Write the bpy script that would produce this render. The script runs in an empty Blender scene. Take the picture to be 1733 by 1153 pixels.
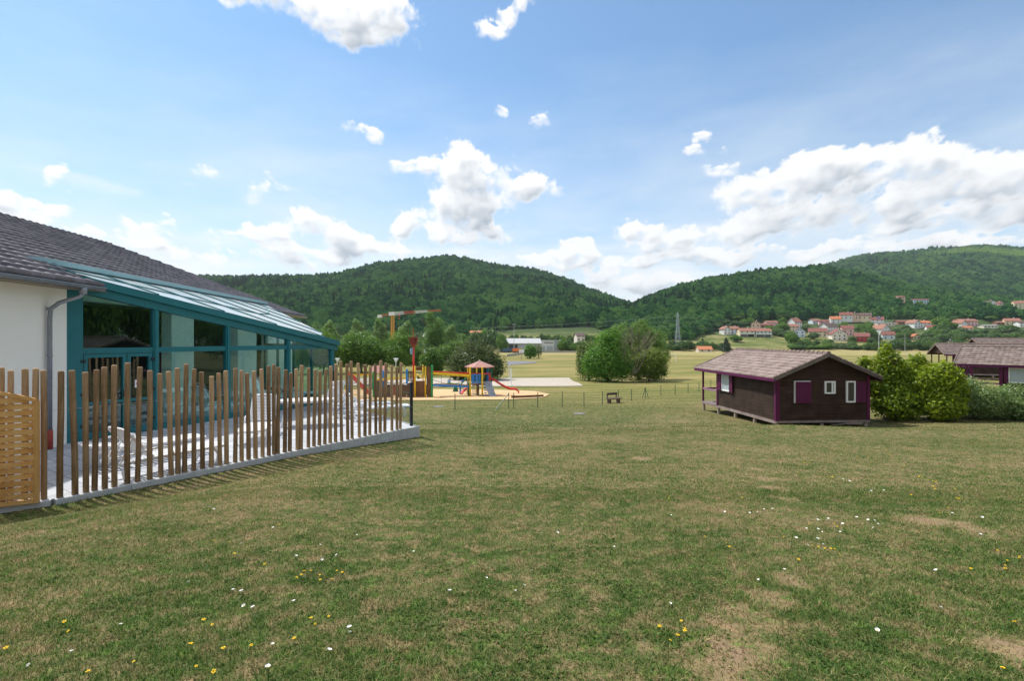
import bpy, math, random
import numpy as np
from mathutils import Vector, Matrix
R = math.radians
random.seed(7)
scene = bpy.context.scene
col = scene.collection
F = 866.0; CX = 866.5; HZ = 573.0          # focal length and horizon measured in photograph pixels

# ------------------------------------------------------------------ camera
cam_d = bpy.data.cameras.new('camera'); cam = bpy.data.objects.new('camera', cam_d); col.objects.link(cam)
cam.location = (0, 0, 0); cam.rotation_euler = (R(90), 0, 0)
cam_d.sensor_width = 36; cam_d.lens = 36 * F / 1733; cam_d.shift_y = -(HZ - 576.5) / 1733 * -1
cam_d.clip_start = 0.05; cam_d.clip_end = 20000
scene.camera = cam
# ------------------------------------------------------------------ light
SUN_AZ, SUN_EL = R(-52), R(56)               # azimuth measured from the view direction, to the left
sun_d = bpy.data.lights.new('sun', 'SUN'); sun = bpy.data.objects.new('sun', sun_d); col.objects.link(sun)
sun_d.energy = 2.9; sun_d.angle = R(1.5); sun_d.color = (1.0, 0.95, 0.87)
sv = Vector((math.sin(SUN_AZ) * math.cos(SUN_EL), math.cos(SUN_AZ) * math.cos(SUN_EL), math.sin(SUN_EL)))
sun.rotation_euler = sv.to_track_quat('Z', 'Y').to_euler(); sun.location = (-30, 20, 60)
scene.view_settings.view_transform = 'Standard'; scene.view_settings.look = 'None'
scene.view_settings.gamma = 1; scene.view_settings.exposure = 0.90

# ------------------------------------------------------------------ world: sky with clouds
CLOUDS = [  # px, py, rx, ry, weight
 (470,5,120,34,1),(560,18,120,44,1.1),(645,25,58,48,1.1),(610,62,70,24,.8),(395,-5,70,25,.9),(380,10,30,10,.6),
 (855,32,26,26,.9),(835,60,36,14,.8),(882,8,22,24,.9),(628,227,34,15,.8),(925,210,24,17,.7),(853,188,9,13,.5),
 (90,300,30,22,1),(122,326,22,9,.6),(15,342,60,24,1),(92,362,50,14,.8),(30,378,70,16,.6),
 (698,280,54,20,1),(800,300,72,50,1.2),(790,352,78,52,1.2),(885,325,62,24,1),(840,388,44,22,.8),(770,398,76,20,.9),
 (683,378,23,23,.9),(545,385,58,34,1.1),(460,402,90,24,1),(590,412,66,34,1.1),(655,425,60,22,.9),(520,436,120,24,.9),
 (255,385,60,16,.6),(240,412,110,20,.62),(330,440,120,20,.6),(345,298,46,9,.42),(428,314,22,22,.42),(500,318,60,12,.34),
 (1197,240,22,13,.9),(1175,262,40,13,.8),(1215,292,50,15,.7),(968,438,66,28,1.1),(905,440,44,18,.8),
 (1070,388,44,22,1.1),(1130,412,86,24,1.1),(1090,446,70,20,1),(1180,440,90,20,1),(1120,486,120,18,.9),(1010,470,60,14,.8),
 (1300,320,100,48,1.2),(1400,295,110,46,1.2),(1545,285,120,36,1.2),(1640,312,140,44,1.2),(1740,300,110,50,1.2),
 (1340,372,130,34,1.1),(1480,345,150,50,1.2),(1560,378,170,24,1.1),(1690,360,120,34,1.1),(1250,392,100,26,1),(1370,424,150,16,.9),(1560,420,170,12,.8),(1700,410,120,16,.8),(1250,440,90,14,.8),
 (1900,330,160,60,1),(2100,420,200,50,1),(-120,380,120,40,1),(-350,420,200,40,.9),(-250,150,120,50,1),(1950,80,120,30,.8),(1200,-400,260,90,1),(300,-500,240,80,.9)]
world = bpy.data.worlds.new('World'); scene.world = world; world.use_nodes = True
wt = world.node_tree; wt.nodes.clear()
def px_to_ae(px, py):
    x, z = (px - CX) / F, (HZ - py) / F
    return math.atan2(x, 1), math.atan2(z, math.hypot(x, 1))
def N(nt, kind, ins=None, **kw):
    n = nt.nodes.new(kind)
    for k, v in kw.items(): setattr(n, k, v)
    for k, v in (ins or {}).items():
        s = n.inputs[k]
        if isinstance(v, bpy.types.NodeSocket): nt.links.new(v, s)
        else: s.default_value = v
    return n
def M(nt, op, a, b=None, c=None, clamp=False):
    ins = {0: a}
    if b is not None: ins[1] = b
    if c is not None: ins[2] = c
    n = N(nt, 'ShaderNodeMath', ins, operation=op); n.use_clamp = clamp
    return n.outputs[0]
def mixc(nt, f, a, b, bt='MIX'):
    n = nt.nodes.new('ShaderNodeMix'); n.data_type = 'RGBA'; n.blend_type = bt
    for s, v in ((n.inputs[0], f), (n.inputs[6], a), (n.inputs[7], b)):
        if isinstance(v, bpy.types.NodeSocket): nt.links.new(v, s)
        else: s.default_value = v
    return n.outputs[2]
def rgb(r, g, b): return (r, g, b, 1)
# cloud cover, shading and veil computed here as direction maps (azimuth, elevation)
def gnoise(x, y, seed):
    xi = np.floor(x).astype(np.int64); yi = np.floor(y).astype(np.int64); fx = (x - xi).astype(np.float32); fy = (y - yi).astype(np.float32)
    tab = np.random.default_rng(seed).random(65536).astype(np.float32) * 6.2832
    tc_, ts_ = np.cos(tab), np.sin(tab)
    def gd(ix, iy, dx, dy):
        h = ((ix * 73856093) ^ (iy * 19349663)) & 65535
        return tc_[h] * dx + ts_[h] * dy
    u = fx * fx * fx * (fx * (fx * 6 - 15) + 10); v = fy * fy * fy * (fy * (fy * 6 - 15) + 10)
    a = gd(xi, yi, fx, fy); b = gd(xi + 1, yi, fx - 1, fy); c = gd(xi, yi + 1, fx, fy - 1); d = gd(xi + 1, yi + 1, fx - 1, fy - 1)
    return ((a * (1 - u) + b * u) * (1 - v) + (c * (1 - u) + d * u) * v) * 1.5
def fbm(x, y, oc, seed, gain=.5, billow=False):
    s = np.zeros_like(x); a = 1.; t = 0.
    for k in range(oc):
        n = gnoise(x * 2.03 ** k, y * 2.03 ** k, seed + k); s += a * ((np.abs(n) * 2 - .55) if billow else n); t += a; a *= gain
    return s / t
AZ0, AZ1, EL0, EL1, CW, CH = -1.10, 1.10, -.02, .80, 2300, 860
def cloud_maps():
    az = np.linspace(AZ0, AZ1, CW, dtype=np.float32)[None, :].repeat(CH, 0); el = np.linspace(EL0, EL1, CH, dtype=np.float32)[:, None].repeat(CW, 1)
    # feature size shrinks towards the horizon
    pe = .16 * np.log((el + .10) / .10) + el * .55; X = az * (1 + .5 * np.exp(-np.maximum(el, 0) * 7)); Y = pe
    wx = fbm(X * 7, Y * 9, 4, 11) * .050; wy = fbm(X * 7 + 31, Y * 9, 4, 21) * .030
    ax, ey = az + wx, el + wy
    acc = np.full(az.shape, -9., np.float32); flat = np.full(az.shape, 0., np.float32)
    for (px, py, rx, ry, w) in CLOUDS:
        a, e = px_to_ae(px, py); a2, _ = px_to_ae(px + rx, py); a1, _ = px_to_ae(px - rx, py); _, e2 = px_to_ae(px, py - ry); _, e1 = px_to_ae(px, py + ry)
        sx = 1.12 * (a2 - a1) / 2; sy = 1.12 * (e2 - e1) / 2; dx = (ax - a) / sx; dy = (ey - e) / sy
        dy = np.where(dy < 0, dy * 1.12, dy)
        b = w * (1 - np.sqrt(dx * dx + dy * dy)); k = .30
        h = np.clip(.5 + .5 * (acc - b) / k, 0, 1); acc = b * (1 - h) + acc * h + k * h * (1 - h) * .6
    bl = fbm(X * 15, Y * 19, 6, 31, .52, True); fb = fbm(X * 11 + 7, Y * 14, 8, 41, .60); fine = fbm(X * 70, Y * 85, 5, 61, .6)
    den = np.minimum(acc, .60) * 1.25 + bl * .55 + fb * .95 + fine * .22 - .06
    # lone wisps
    # crisp tops, ragged soft undersides
    up = np.clip(.5 + (np.roll(acc, 10, 0) - acc) * 3.5, 0, 1)      # 1 near a top edge, 0 near an underside
    wdt = .26 + .50 * (1 - up) + .22 * np.clip(1 - el / .16, 0, 1)
    cov = np.clip(den / wdt, 0, 1); cov = cov * cov * (3 - 2 * cov)
    # low milky bank of far clouds above the hills
    lowb = fbm(az * 5 + 3, el * 22, 7, 91, .55) * 1.5 + .62 - np.abs(el - .09) * 6.5
    low = np.clip(lowb, 0, 1) * .75
    cov = np.maximum(cov, low * (1 - .15 * cov))
    thick = np.clip(den, 0, 1.1) * np.clip(.45 + acc * .9, 0.15, 1)
    th = thick.copy()
    # light travels from the upper left: sum thickness towards the sun
    sh = np.zeros_like(th); da = (AZ1 - AZ0) / CW
    tot = 0.
    for st in (2, 4, 7, 11, 16, 23, 32, 44, 58):
        sx_, sy_ = int(round(-st * .45)), int(round(st * .9)); r = np.roll(np.roll(th, -sx_, 1), -sy_, 0); r[-max(sy_, 1):, :] = 0; wgt = 1.0 * (st ** .35)
        sh += r * wgt; tot += wgt
    sh /= tot
    lit = np.exp(-1.75 * np.maximum(sh - .20, 0)); sm3 = th.copy()
    for q in (1, 2, 4): sm3 = (sm3 + np.roll(sm3, q, 0) + np.roll(sm3, -q, 0) + np.roll(sm3, q, 1) + np.roll(sm3, -q, 1)) / 5
    rel = np.clip((np.roll(np.roll(sm3, 5, 1), -9, 0) - sm3) * 1.0, -.22, .22)
    shade = np.clip((1 - lit) * 1.0 + rel * .9, 0, 1) * np.clip(thick * 1.7, 0, 1)
    shade = shade ** 1.15
    # thin high veil streaks
    veil = np.clip(fbm(az * 2.2 + .8 * el, el * 9 - az * 1.1, 6, 81, .6) * 1.6 + .15, 0, 1) * np.clip(1 - el / .55, 0, 1) * .55
    return cov, shade, veil

_cov, _shd, _veil = cloud_maps()
cimg = bpy.data.images.new('cloud_map', CW, CH, float_buffer=False, is_data=True)
_px = np.ones((CH, CW, 4), np.float32); _px[..., 0] = _cov; _px[..., 1] = _shd; _px[..., 2] = _veil
cimg.pixels.foreach_set(_px.ravel()); cimg.update(); cimg.pack()
tc = wt.nodes.new('ShaderNodeTexCoord'); d = tc.outputs['Generated']
sp = N(wt, 'ShaderNodeSeparateXYZ', {0: d})
azm = M(wt, 'ARCTAN2', sp.outputs[0], sp.outputs[1])
hyp = M(wt, 'SQRT', M(wt, 'ADD', M(wt, 'MULTIPLY', sp.outputs[0], sp.outputs[0]), M(wt, 'MULTIPLY', sp.outputs[1], sp.outputs[1])))
elv = M(wt, 'ARCTAN2', sp.outputs[2], hyp)
aev = N(wt, 'ShaderNodeCombineXYZ', {0: azm, 1: elv}).outputs[0]
uv = N(wt, 'ShaderNodeCombineXYZ', {0: N(wt, 'ShaderNodeMapRange', {'Value': azm, 1: AZ0, 2: AZ1}).outputs[0], 1: N(wt, 'ShaderNodeMapRange', {'Value': elv, 1: EL0, 2: EL1}).outputs[0]}).outputs[0]
ct = N(wt, 'ShaderNodeTexImage', {'Vector': uv}, image=cimg, interpolation='Cubic', extension='EXTEND')
cs_ = N(wt, 'ShaderNodeSeparateColor', {'Color': ct.outputs['Color']})
infr = M(wt, 'MULTIPLY', N(wt, 'ShaderNodeMapRange', {'Value': M(wt, 'ABSOLUTE', azm), 1: 1.0, 2: 1.1, 3: 1, 4: 0}).outputs[0], N(wt, 'ShaderNodeMapRange', {'Value': elv, 1: .70, 2: .79, 3: 1, 4: 0}).outputs[0])
bn_ = N(wt, 'ShaderNodeTexNoise', {'Vector': N(wt, 'ShaderNodeMapping', {'Vector': d, 'Scale': (1, 1, 2)}).outputs[0], 'Scale': 2.6, 'Detail': 5.0, 'Roughness': .6})
bcov = N(wt, 'ShaderNodeMapRange', {'Value': bn_.outputs['Fac'], 1: .40, 2: .55}, interpolation_type='SMOOTHSTEP').outputs[0]      # broken clouds added to the unseen sky, to brighten sides facing the camera
cov = M(wt, 'ADD', M(wt, 'MULTIPLY', cs_.outputs[0], infr), M(wt, 'MULTIPLY', bcov, M(wt, 'SUBTRACT', 1.0, infr)))
shade = M(wt, 'ADD', M(wt, 'MULTIPLY', cs_.outputs[1], infr), M(wt, 'MULTIPLY', .15, M(wt, 'SUBTRACT', 1.0, infr)))
sky = N(wt, 'ShaderNodeTexSky', sky_type='NISHITA', sun_disc=False)
sky.sun_elevation = SUN_EL; sky.sun_rotation = SUN_AZ; sky.air_density = 1.0; sky.dust_density = 0.6; sky.ozone_density = 1.6; sky.altitude = 300
skc = mixc(wt, 1.0, sky.outputs[0], rgb(0.45, 0.695, 0.80), 'MULTIPLY')
hz = N(wt, 'ShaderNodeMapRange', {'Value': elv, 1: 0.0, 2: 0.62, 3: 1, 4: 0}).outputs[0]
hz = M(wt, 'POWER', M(wt, 'MAXIMUM', hz, 0), 1.35)
vn = N(wt, 'ShaderNodeTexNoise', {'Vector': N(wt, 'ShaderNodeMapping', {'Vector': aev, 'Scale': (1.2, 4.0, 1)}).outputs[0], 'Scale': 3.0, 'Detail': 6.0, 'Roughness': .6})
veil = M(wt, 'MULTIPLY', hz, M(wt, 'MULTIPLY_ADD', vn.outputs['Fac'], 1.5, 0.15), clamp=True)
veil = M(wt, 'MAXIMUM', M(wt, 'ADD', veil, M(wt, 'MULTIPLY', cs_.outputs[2], .6)), 0.10, clamp=True)
skc = mixc(wt, veil, skc, rgb(4.1, 4.4, 4.65))
cc = mixc(wt, shade, rgb(4.85, 4.9, 4.95), rgb(1.9, 2.2, 2.6))
out = mixc(wt, cov, skc, cc)
gd = N(wt, 'ShaderNodeMapRange', {'Value': elv, 1: -0.04, 2: 0.0, 3: 0, 4: 1}).outputs[0]
out = mixc(wt, gd, rgb(.8, 1.0, .7), out)
bg = N(wt, 'ShaderNodeBackground', {'Color': out, 'Strength': 0.115})
wo = wt.nodes.new('ShaderNodeOutputWorld'); wt.links.new(bg.outputs[0], wo.inputs[0])
world.cycles.sampling_method = 'MANUAL'; world.cycles.sample_map_resolution = 512

# ------------------------------------------------------------------ helpers
def tag(o, label=None, cat=None, group=None, kind=None):
    if label: o['label'] = label
    if cat: o['category'] = cat
    if group: o['group'] = group
    if kind: o['kind'] = kind
    return o
def empty(name, loc, rz=0.0, label=None, cat=None, group=None):
    o = bpy.data.objects.new(name, None); col.objects.link(o); o.location = loc; o.rotation_euler = (0, 0, rz)
    o.empty_display_size = .2
    return tag(o, label, cat, group)
def copy_tree(o, parent=None):
    c = o.copy(); col.objects.link(c)
    if parent is not None: c.parent = parent
    for ch in list(o.children): copy_tree(ch, c)
    return c
class MB:
    def __init__(s): s.v = []; s.f = []; s.mi = []; s.cm = 0
    def face(s, pts):
        n = len(s.v); s.v += [tuple(p) for p in pts]; s.f.append(tuple(range(n, n + len(pts)))); s.mi.append(s.cm)
    def box(s, x0, x1, y0, y1, z0, z1):
        return s.hexa([(x0,y0,z0),(x1,y0,z0),(x1,y1,z0),(x0,y1,z0)], [(x0,y0,z1),(x1,y0,z1),(x1,y1,z1),(x0,y1,z1)])
    def hexa(s, lo, hi):
        n = len(s.v); k = len(lo); s.v += [tuple(p) for p in lo] + [tuple(p) for p in hi]
        fs = [tuple(n + i for i in reversed(range(k))), tuple(n + k + i for i in range(k))]
        fs += [(n + i, n + (i + 1) % k, n + k + (i + 1) % k, n + k + i) for i in range(k)]
        s.f += fs; s.mi += [s.cm] * len(fs); return s
    def prism(s, poly, z0, z1):
        return s.hexa([(p[0], p[1], z0) for p in poly], [(p[0], p[1], z1) for p in poly])
    def bar(s, p0, p1, w, h, up=(0, 0, 1)):
        p0 = Vector(p0); p1 = Vector(p1); d = (p1 - p0).normalized(); up = Vector(up)
        if abs(d.dot(up)) > .99: up = Vector((0, 1, 0)) if abs(d.y) < .9 else Vector((1, 0, 0))
        sd = d.cross(up).normalized(); u = sd.cross(d).normalized()
        c = [sd * a * w / 2 + u * b * h / 2 for a, b in ((-1, -1), (1, -1), (1, 1), (-1, 1))]
        return s.hexa([p0 + q for q in c], [p1 + q for q in c])
    def tube(s, pts, rad, n=8, cap=True):
        pts = [Vector(p) for p in pts]
        if not isinstance(rad, (list, tuple)): rad = [rad] * len(pts)
        base = len(s.v); k = len(pts); prev = None
        for i, p in enumerate(pts):
            d = (pts[min(i + 1, k - 1)] - pts[max(i - 1, 0)]).normalized()
            if prev is None:
                a = Vector((0, 0, 1)) if abs(d.z) < .9 else Vector((1, 0, 0))
                u = d.cross(a).normalized()
            else:
                u = (prev - d * prev.dot(d)).normalized()
            prev = u; w = d.cross(u)
            for j in range(n):
                t = 2 * math.pi * j / n
                s.v.append(tuple(p + (u * math.cos(t) + w * math.sin(t)) * rad[i]))
        for i in range(k - 1):
            for j in range(n):
                a = base + i * n + j; b = base + i * n + (j + 1) % n
                s.f.append((a, b, b + n, a + n)); s.mi.append(s.cm)
        if cap:
            s.f.append(tuple(base + j for j in reversed(range(n)))); s.f.append(tuple(base + (k - 1) * n + j for j in range(n))); s.mi += [s.cm] * 2
        return s
    def lathe(s, prof, c=(0, 0, 0), n=12):
        base = len(s.v); k = len(prof)
        for r, z in prof:
            for j in range(n):
                t = 2 * math.pi * j / n; s.v.append((c[0] + r * math.cos(t), c[1] + r * math.sin(t), c[2] + z))
        for i in range(k - 1):
            for j in range(n):
                a = base + i * n + j; b = base + i * n + (j + 1) % n
                s.f.append((a, b, b + n, a + n)); s.mi.append(s.cm)
        s.f.append(tuple(base + j for j in reversed(range(n)))); s.f.append(tuple(base + (k - 1) * n + j for j in range(n))); s.mi += [s.cm] * 2
        return s
    def build(s, name, mat, parent=None, off=(0, 0, 0), smooth=False):
        m = bpy.data.meshes.new(name)
        ox, oy, oz = off
        m.from_pydata([(x - ox, y - oy, z - oz) for x, y, z in s.v], [], s.f)
        for mm in (mat if isinstance(mat, (list, tuple)) else [mat]): m.materials.append(mm)
        if any(s.mi): m.polygons.foreach_set('material_index', s.mi)
        if smooth: m.polygons.foreach_set('use_smooth', [True] * len(s.f))
        m.update()
        o = bpy.data.objects.new(name, m); col.objects.link(o)
        if parent is not None: o.parent = parent
        elif any(off): o.location = off
        return o
def np_mesh(name, V, Fc, mat, attr=None, parent=None):
    """V (n,3); Fc (m,k) vertex indices; attr: per-face float array"""
    m = bpy.data.meshes.new(name); k = Fc.shape[1]
    m.vertices.add(len(V)); m.vertices.foreach_set('co', V.astype(np.float32).ravel())
    m.loops.add(Fc.size); m.loops.foreach_set('vertex_index', Fc.astype(np.int32).ravel())
    m.polygons.add(len(Fc)); m.polygons.foreach_set('loop_start', np.arange(len(Fc), dtype=np.int32) * k)
    if attr is not None:
        a = m.attributes.new('tint', 'FLOAT', 'FACE'); a.data.foreach_set('value', attr.astype(np.float32))
    m.materials.append(mat); m.update(calc_edges=True)
    o = bpy.data.objects.new(name, m); col.objects.link(o)
    if parent is not None: o.parent = parent
    return o
def P(px, py, dpt): return Vector(((px - CX) / F * dpt, dpt, (HZ - py) / F * dpt))
# ------------------------------------------------------------------ materials
def newmat(name):
    m = bpy.data.materials.new(name); m.use_nodes = True; nt = m.node_tree; nt.nodes.clear()
    o = nt.nodes.new('ShaderNodeOutputMaterial'); return m, nt, o
def ramp(nt, fac, stops):
    n = nt.nodes.new('ShaderNodeValToRGB'); nt.links.new(fac, n.inputs[0]); e = n.color_ramp.elements
    while len(e) < len(stops): e.new(.5)
    for q, (p, c) in zip(e, stops): q.position = p; q.color = c if len(c) == 4 else (*c, 1)
    return n.outputs[0]
def simple(name, c, rough=.6, var=.12, scale=8.0, metal=0.0, bump=0.0, bscale=60.0, coord='Object', stretch=(1, 1, 1), c2=None, spec=.4):
    m, nt, o = newmat(name)
    t = nt.nodes.new('ShaderNodeTexCoord')
    mp = N(nt, 'ShaderNodeMapping', {'Vector': t.outputs[coord], 'Scale': stretch})
    n = N(nt, 'ShaderNodeTexNoise', {'Vector': mp.outputs[0], 'Scale': scale, 'Detail': 6.0, 'Roughness': .65})
    a = tuple(x * (1 - var) for x in c); b = c2 if c2 else tuple(min(1, x * (1 + var)) for x in c)
    cc = ramp(nt, n.outputs['Fac'], [(.3, a), (.7, b)])
    p = N(nt, 'ShaderNodeBsdfPrincipled', {'Base Color': cc, 'Roughness': rough, 'Metallic': metal, 'Specular IOR Level': spec})
    if bump:
        bn = N(nt, 'ShaderNodeTexNoise', {'Vector': mp.outputs[0], 'Scale': bscale, 'Detail': 4.0})
        bb = N(nt, 'ShaderNodeBump', {'Height': bn.outputs['Fac'], 'Strength': bump, 'Distance': .02}); nt.links.new(bb.outputs[0], p.inputs['Normal'])
    nt.links.new(p.outputs[0], o.inputs[0]); return m
def leafmat(name, dark, light, trans=.35, rough=.5):
    m, nt, o = newmat(name)
    at = nt.nodes.new('ShaderNodeAttribute'); at.attribute_name = 'tint'
    oi = nt.nodes.new('ShaderNodeObjectInfo')
    f = M(nt, 'MULTIPLY_ADD', at.outputs['Fac'], .8, M(nt, 'MULTIPLY', oi.outputs['Random'], .2))
    c = ramp(nt, f, [(0, dark), (1, light)])
    p = N(nt, 'ShaderNodeBsdfPrincipled', {'Base Color': c, 'Roughness': rough, 'Specular IOR Level': .3})
    tr = N(nt, 'ShaderNodeBsdfTranslucent', {'Color': mixc(nt, .5, c, rgb(light[0] * 1.3, light[1] * 1.3, light[2] * .7))})
    mx = N(nt, 'ShaderNodeMixShader', {0: trans, 1: p.outputs[0], 2: tr.outputs[0]})
    nt.links.new(mx.outputs[0], o.inputs[0]); return m
def glassmat(name, tint=(.75, .9, .88), refl=1.0, alpha_dark=0.0):
    m, nt, o = newmat(name)
    geo = nt.nodes.new('ShaderNodeNewGeometry')
    cs = M(nt, 'ABSOLUTE', N(nt, 'ShaderNodeVectorMath', {0: geo.outputs['Incoming'], 1: geo.outputs['Normal']}, operation='DOT_PRODUCT').outputs['Value'])
    fr = M(nt, 'MULTIPLY_ADD', M(nt, 'POWER', M(nt, 'SUBTRACT', 1.0, cs), 5.0), .95, .045)
    gl = N(nt, 'ShaderNodeBsdfGlossy', {'Color': rgb(.9, 1, 1), 'Roughness': 0.01})
    tr = N(nt, 'ShaderNodeBsdfTransparent', {'Color': rgb(*tint)})
    fac = M(nt, 'MULTIPLY', fr, refl, clamp=True)
    mx = N(nt, 'ShaderNodeMixShader', {0: fac, 1: tr.outputs[0], 2: gl.outputs[0]})
    nt.links.new(mx.outputs[0], o.inputs[0]); return m
# ------------------------------------------------------------------ terrain
KA = np.array([-7.0, 7.8]); KD = np.array([.552, .834]); KN = np.array([.834, -.552]); KL = 7.72
TER = -2.45
PY = np.array([-60, -8, 0, 2.4, 8, 14.6, 20, 26, 31, 35, 40, 48, 60, 70, 110, 170, 250, 350, 380, 400, 430, 520, 560, 700, 6000.])
PZ = np.array([3.5, -.9, -1.35, -1.6, -2.25, -3.0, -3.62, -4.33, -4.45, -4.66, -5.05, -5.5, -5.75, -6.0, -6.75, -7.7, -8.4, -9.2, -8.6, -6.0, -1.5, 14, 19, 21, 21.])
def sm(t): t = np.clip(t, 0, 1); return t * t * (3 - 2 * t)
def vnoise(x, y, s, seed=0):
    x = x / s + seed * 17.13; y = y / s + seed * 9.71
    xi = np.floor(x); yi = np.floor(y); fx = x - xi; fy = y - yi; fx = fx * fx * (3 - 2 * fx); fy = fy * fy * (3 - 2 * fy)
    def h(a, b): v = np.sin(a * 127.1 + b * 311.7 + seed) * 43758.5453; return v - np.floor(v)
    return (h(xi, yi) * (1 - fx) + h(xi + 1, yi) * fx) * (1 - fy) + (h(xi, yi + 1) * (1 - fx) + h(xi + 1, yi + 1) * fx) * fy
CA = np.array([(-900,484),(0,482),(340,480),(400,475),(500,473),(560,470),(600,462),(640,451),(700,444),(750,440),(790,445),(830,457),(900,465),(950,478),(1000,501),(1060,519),(1100,533),(1160,560),(1200,575),(3000,575)], float)
CB = np.array([(-900,575),(1010,570),(1050,535),(1080,518),(1110,503),(1150,486),(1200,471),(1260,463),(1330,463),(1380,462),(1450,474),(1550,492),(1650,505),(1733,512),(2600,540)], float)
CCc = np.array([(-900,575),(1180,560),(1250,500),(1320,470),(1380,456),(1450,437),(1500,430),(1580,423),(1650,422),(1733,429),(2100,450),(2800,500)], float)
CD = np.array([(-900,575),(950,560),(1030,527),(1070,521),(1100,520),(1130,525),(1200,570),(3000,575)], float)
def hill(u, d, C, d0, dc, z0):
    zc = (HZ - np.interp(u, C[:, 0], C[:, 1]) - 5) / F * dc
    t = (d - d0) / (dc - d0)
    gk = np.where(t < 1, np.clip(t, 0, 1) * (1.25 - .25 * np.clip(t, 0, 1)), 1 - .35 * np.clip(t - 1, 0, 2.5) ** 1.3)
    return z0 + (np.maximum(zc, z0) - z0) * gk
def H(x, y):
    x = np.asarray(x, float); y = np.asarray(y, float)
    h = np.interp(y, PY, PZ)
    # soft undulation
    nearw = sm((y - 6) / 20) * sm((120 - y) / 60)
    h = h + nearw * (vnoise(x, y, 9, 1) - .5) * .22 + (vnoise(x, y, 3, 2) - .5) * .07 * sm((60 - y) / 40)
    # the bank ends right of the lawn in a slight terrace edge
    e = np.exp(-((y - (20.0 - .42 * (x - 9))) / 1.3) ** 2) * sm((x - 6) / 5) * sm((34 - x) / 8)
    h = h + .20 * e
    h = h + sm((x - 22) / 40) * sm((y - 40) / 25) * sm((140 - y) / 60) * 1.6
    # terrace cut and kerb grade
    rx, ry = x - KA[0], y - KA[1]
    t = rx * KD[0] + ry * KD[1]; s = rx * KN[0] + ry * KN[1]
    kg = np.interp(t, [-4, 0, 4, 7.72, 12], [-2.5, -2.53, -2.56, -2.74, -3.1])
    ds = np.maximum(s - .03, 0); dt = np.maximum(t - KL, 0)
    w = 1 - sm(np.hypot(ds, dt) / 3.4)
    w = np.where((s < 0) & (t > KL), 1 - sm(dt / 4.5), w)
    w = np.where(y < -10, 0, w)
    h = h * (1 - w) + kg * w
    ins = (s < -.12) & (t < KL - .12) & (y > -8)
    h = np.where(ins, -2.95, h)
    h = h - .34 * np.exp(-(((x - 15.8) / 4.6) ** 4 + ((y - 30.2) / 6.2) ** 4))
    # hills
    u = np.clip(x / np.maximum(y, 1) * F + CX, -900, 2900)
    far = y > 535
    nz = (vnoise(x, y, 230, 3) - .5) * 44 + (vnoise(x, y, 90, 4) - .5) * 18
    k = sm((y - 560) / 400)
    ha = hill(u, y, CA, 540, 1250, 17.); hb = hill(u, y, CB, 540, 950, 17.); hc = hill(u, y, CCc, 900, 2100, 20.); hd = hill(u, y, CD, 2500, 4200, 20.)
    hh = np.maximum(np.maximum(ha, hb), np.maximum(hc, hd))
    hh = hh + nz * k * np.where(y < 1000, .8, 1.0) * np.clip((hh - 17) / 90, 0, 1) * .55
    return np.where(far, np.maximum(hh, np.interp(y, PY, PZ)), h)
def Hs(x, y): return float(H(np.array([x]), np.array([y]))[0])

def gp(px, py):
    rx, rz = (px - CX) / F, (HZ - py) / F
    ds = np.concatenate([np.arange(2, 60, .05), np.arange(60, 560, .5)])
    hz_ = H(ds * rx, ds); below = np.where(ds * rz < hz_)[0]
    dd = ds[below[0]] if len(below) else 550.
    return (dd * rx, dd)
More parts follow.
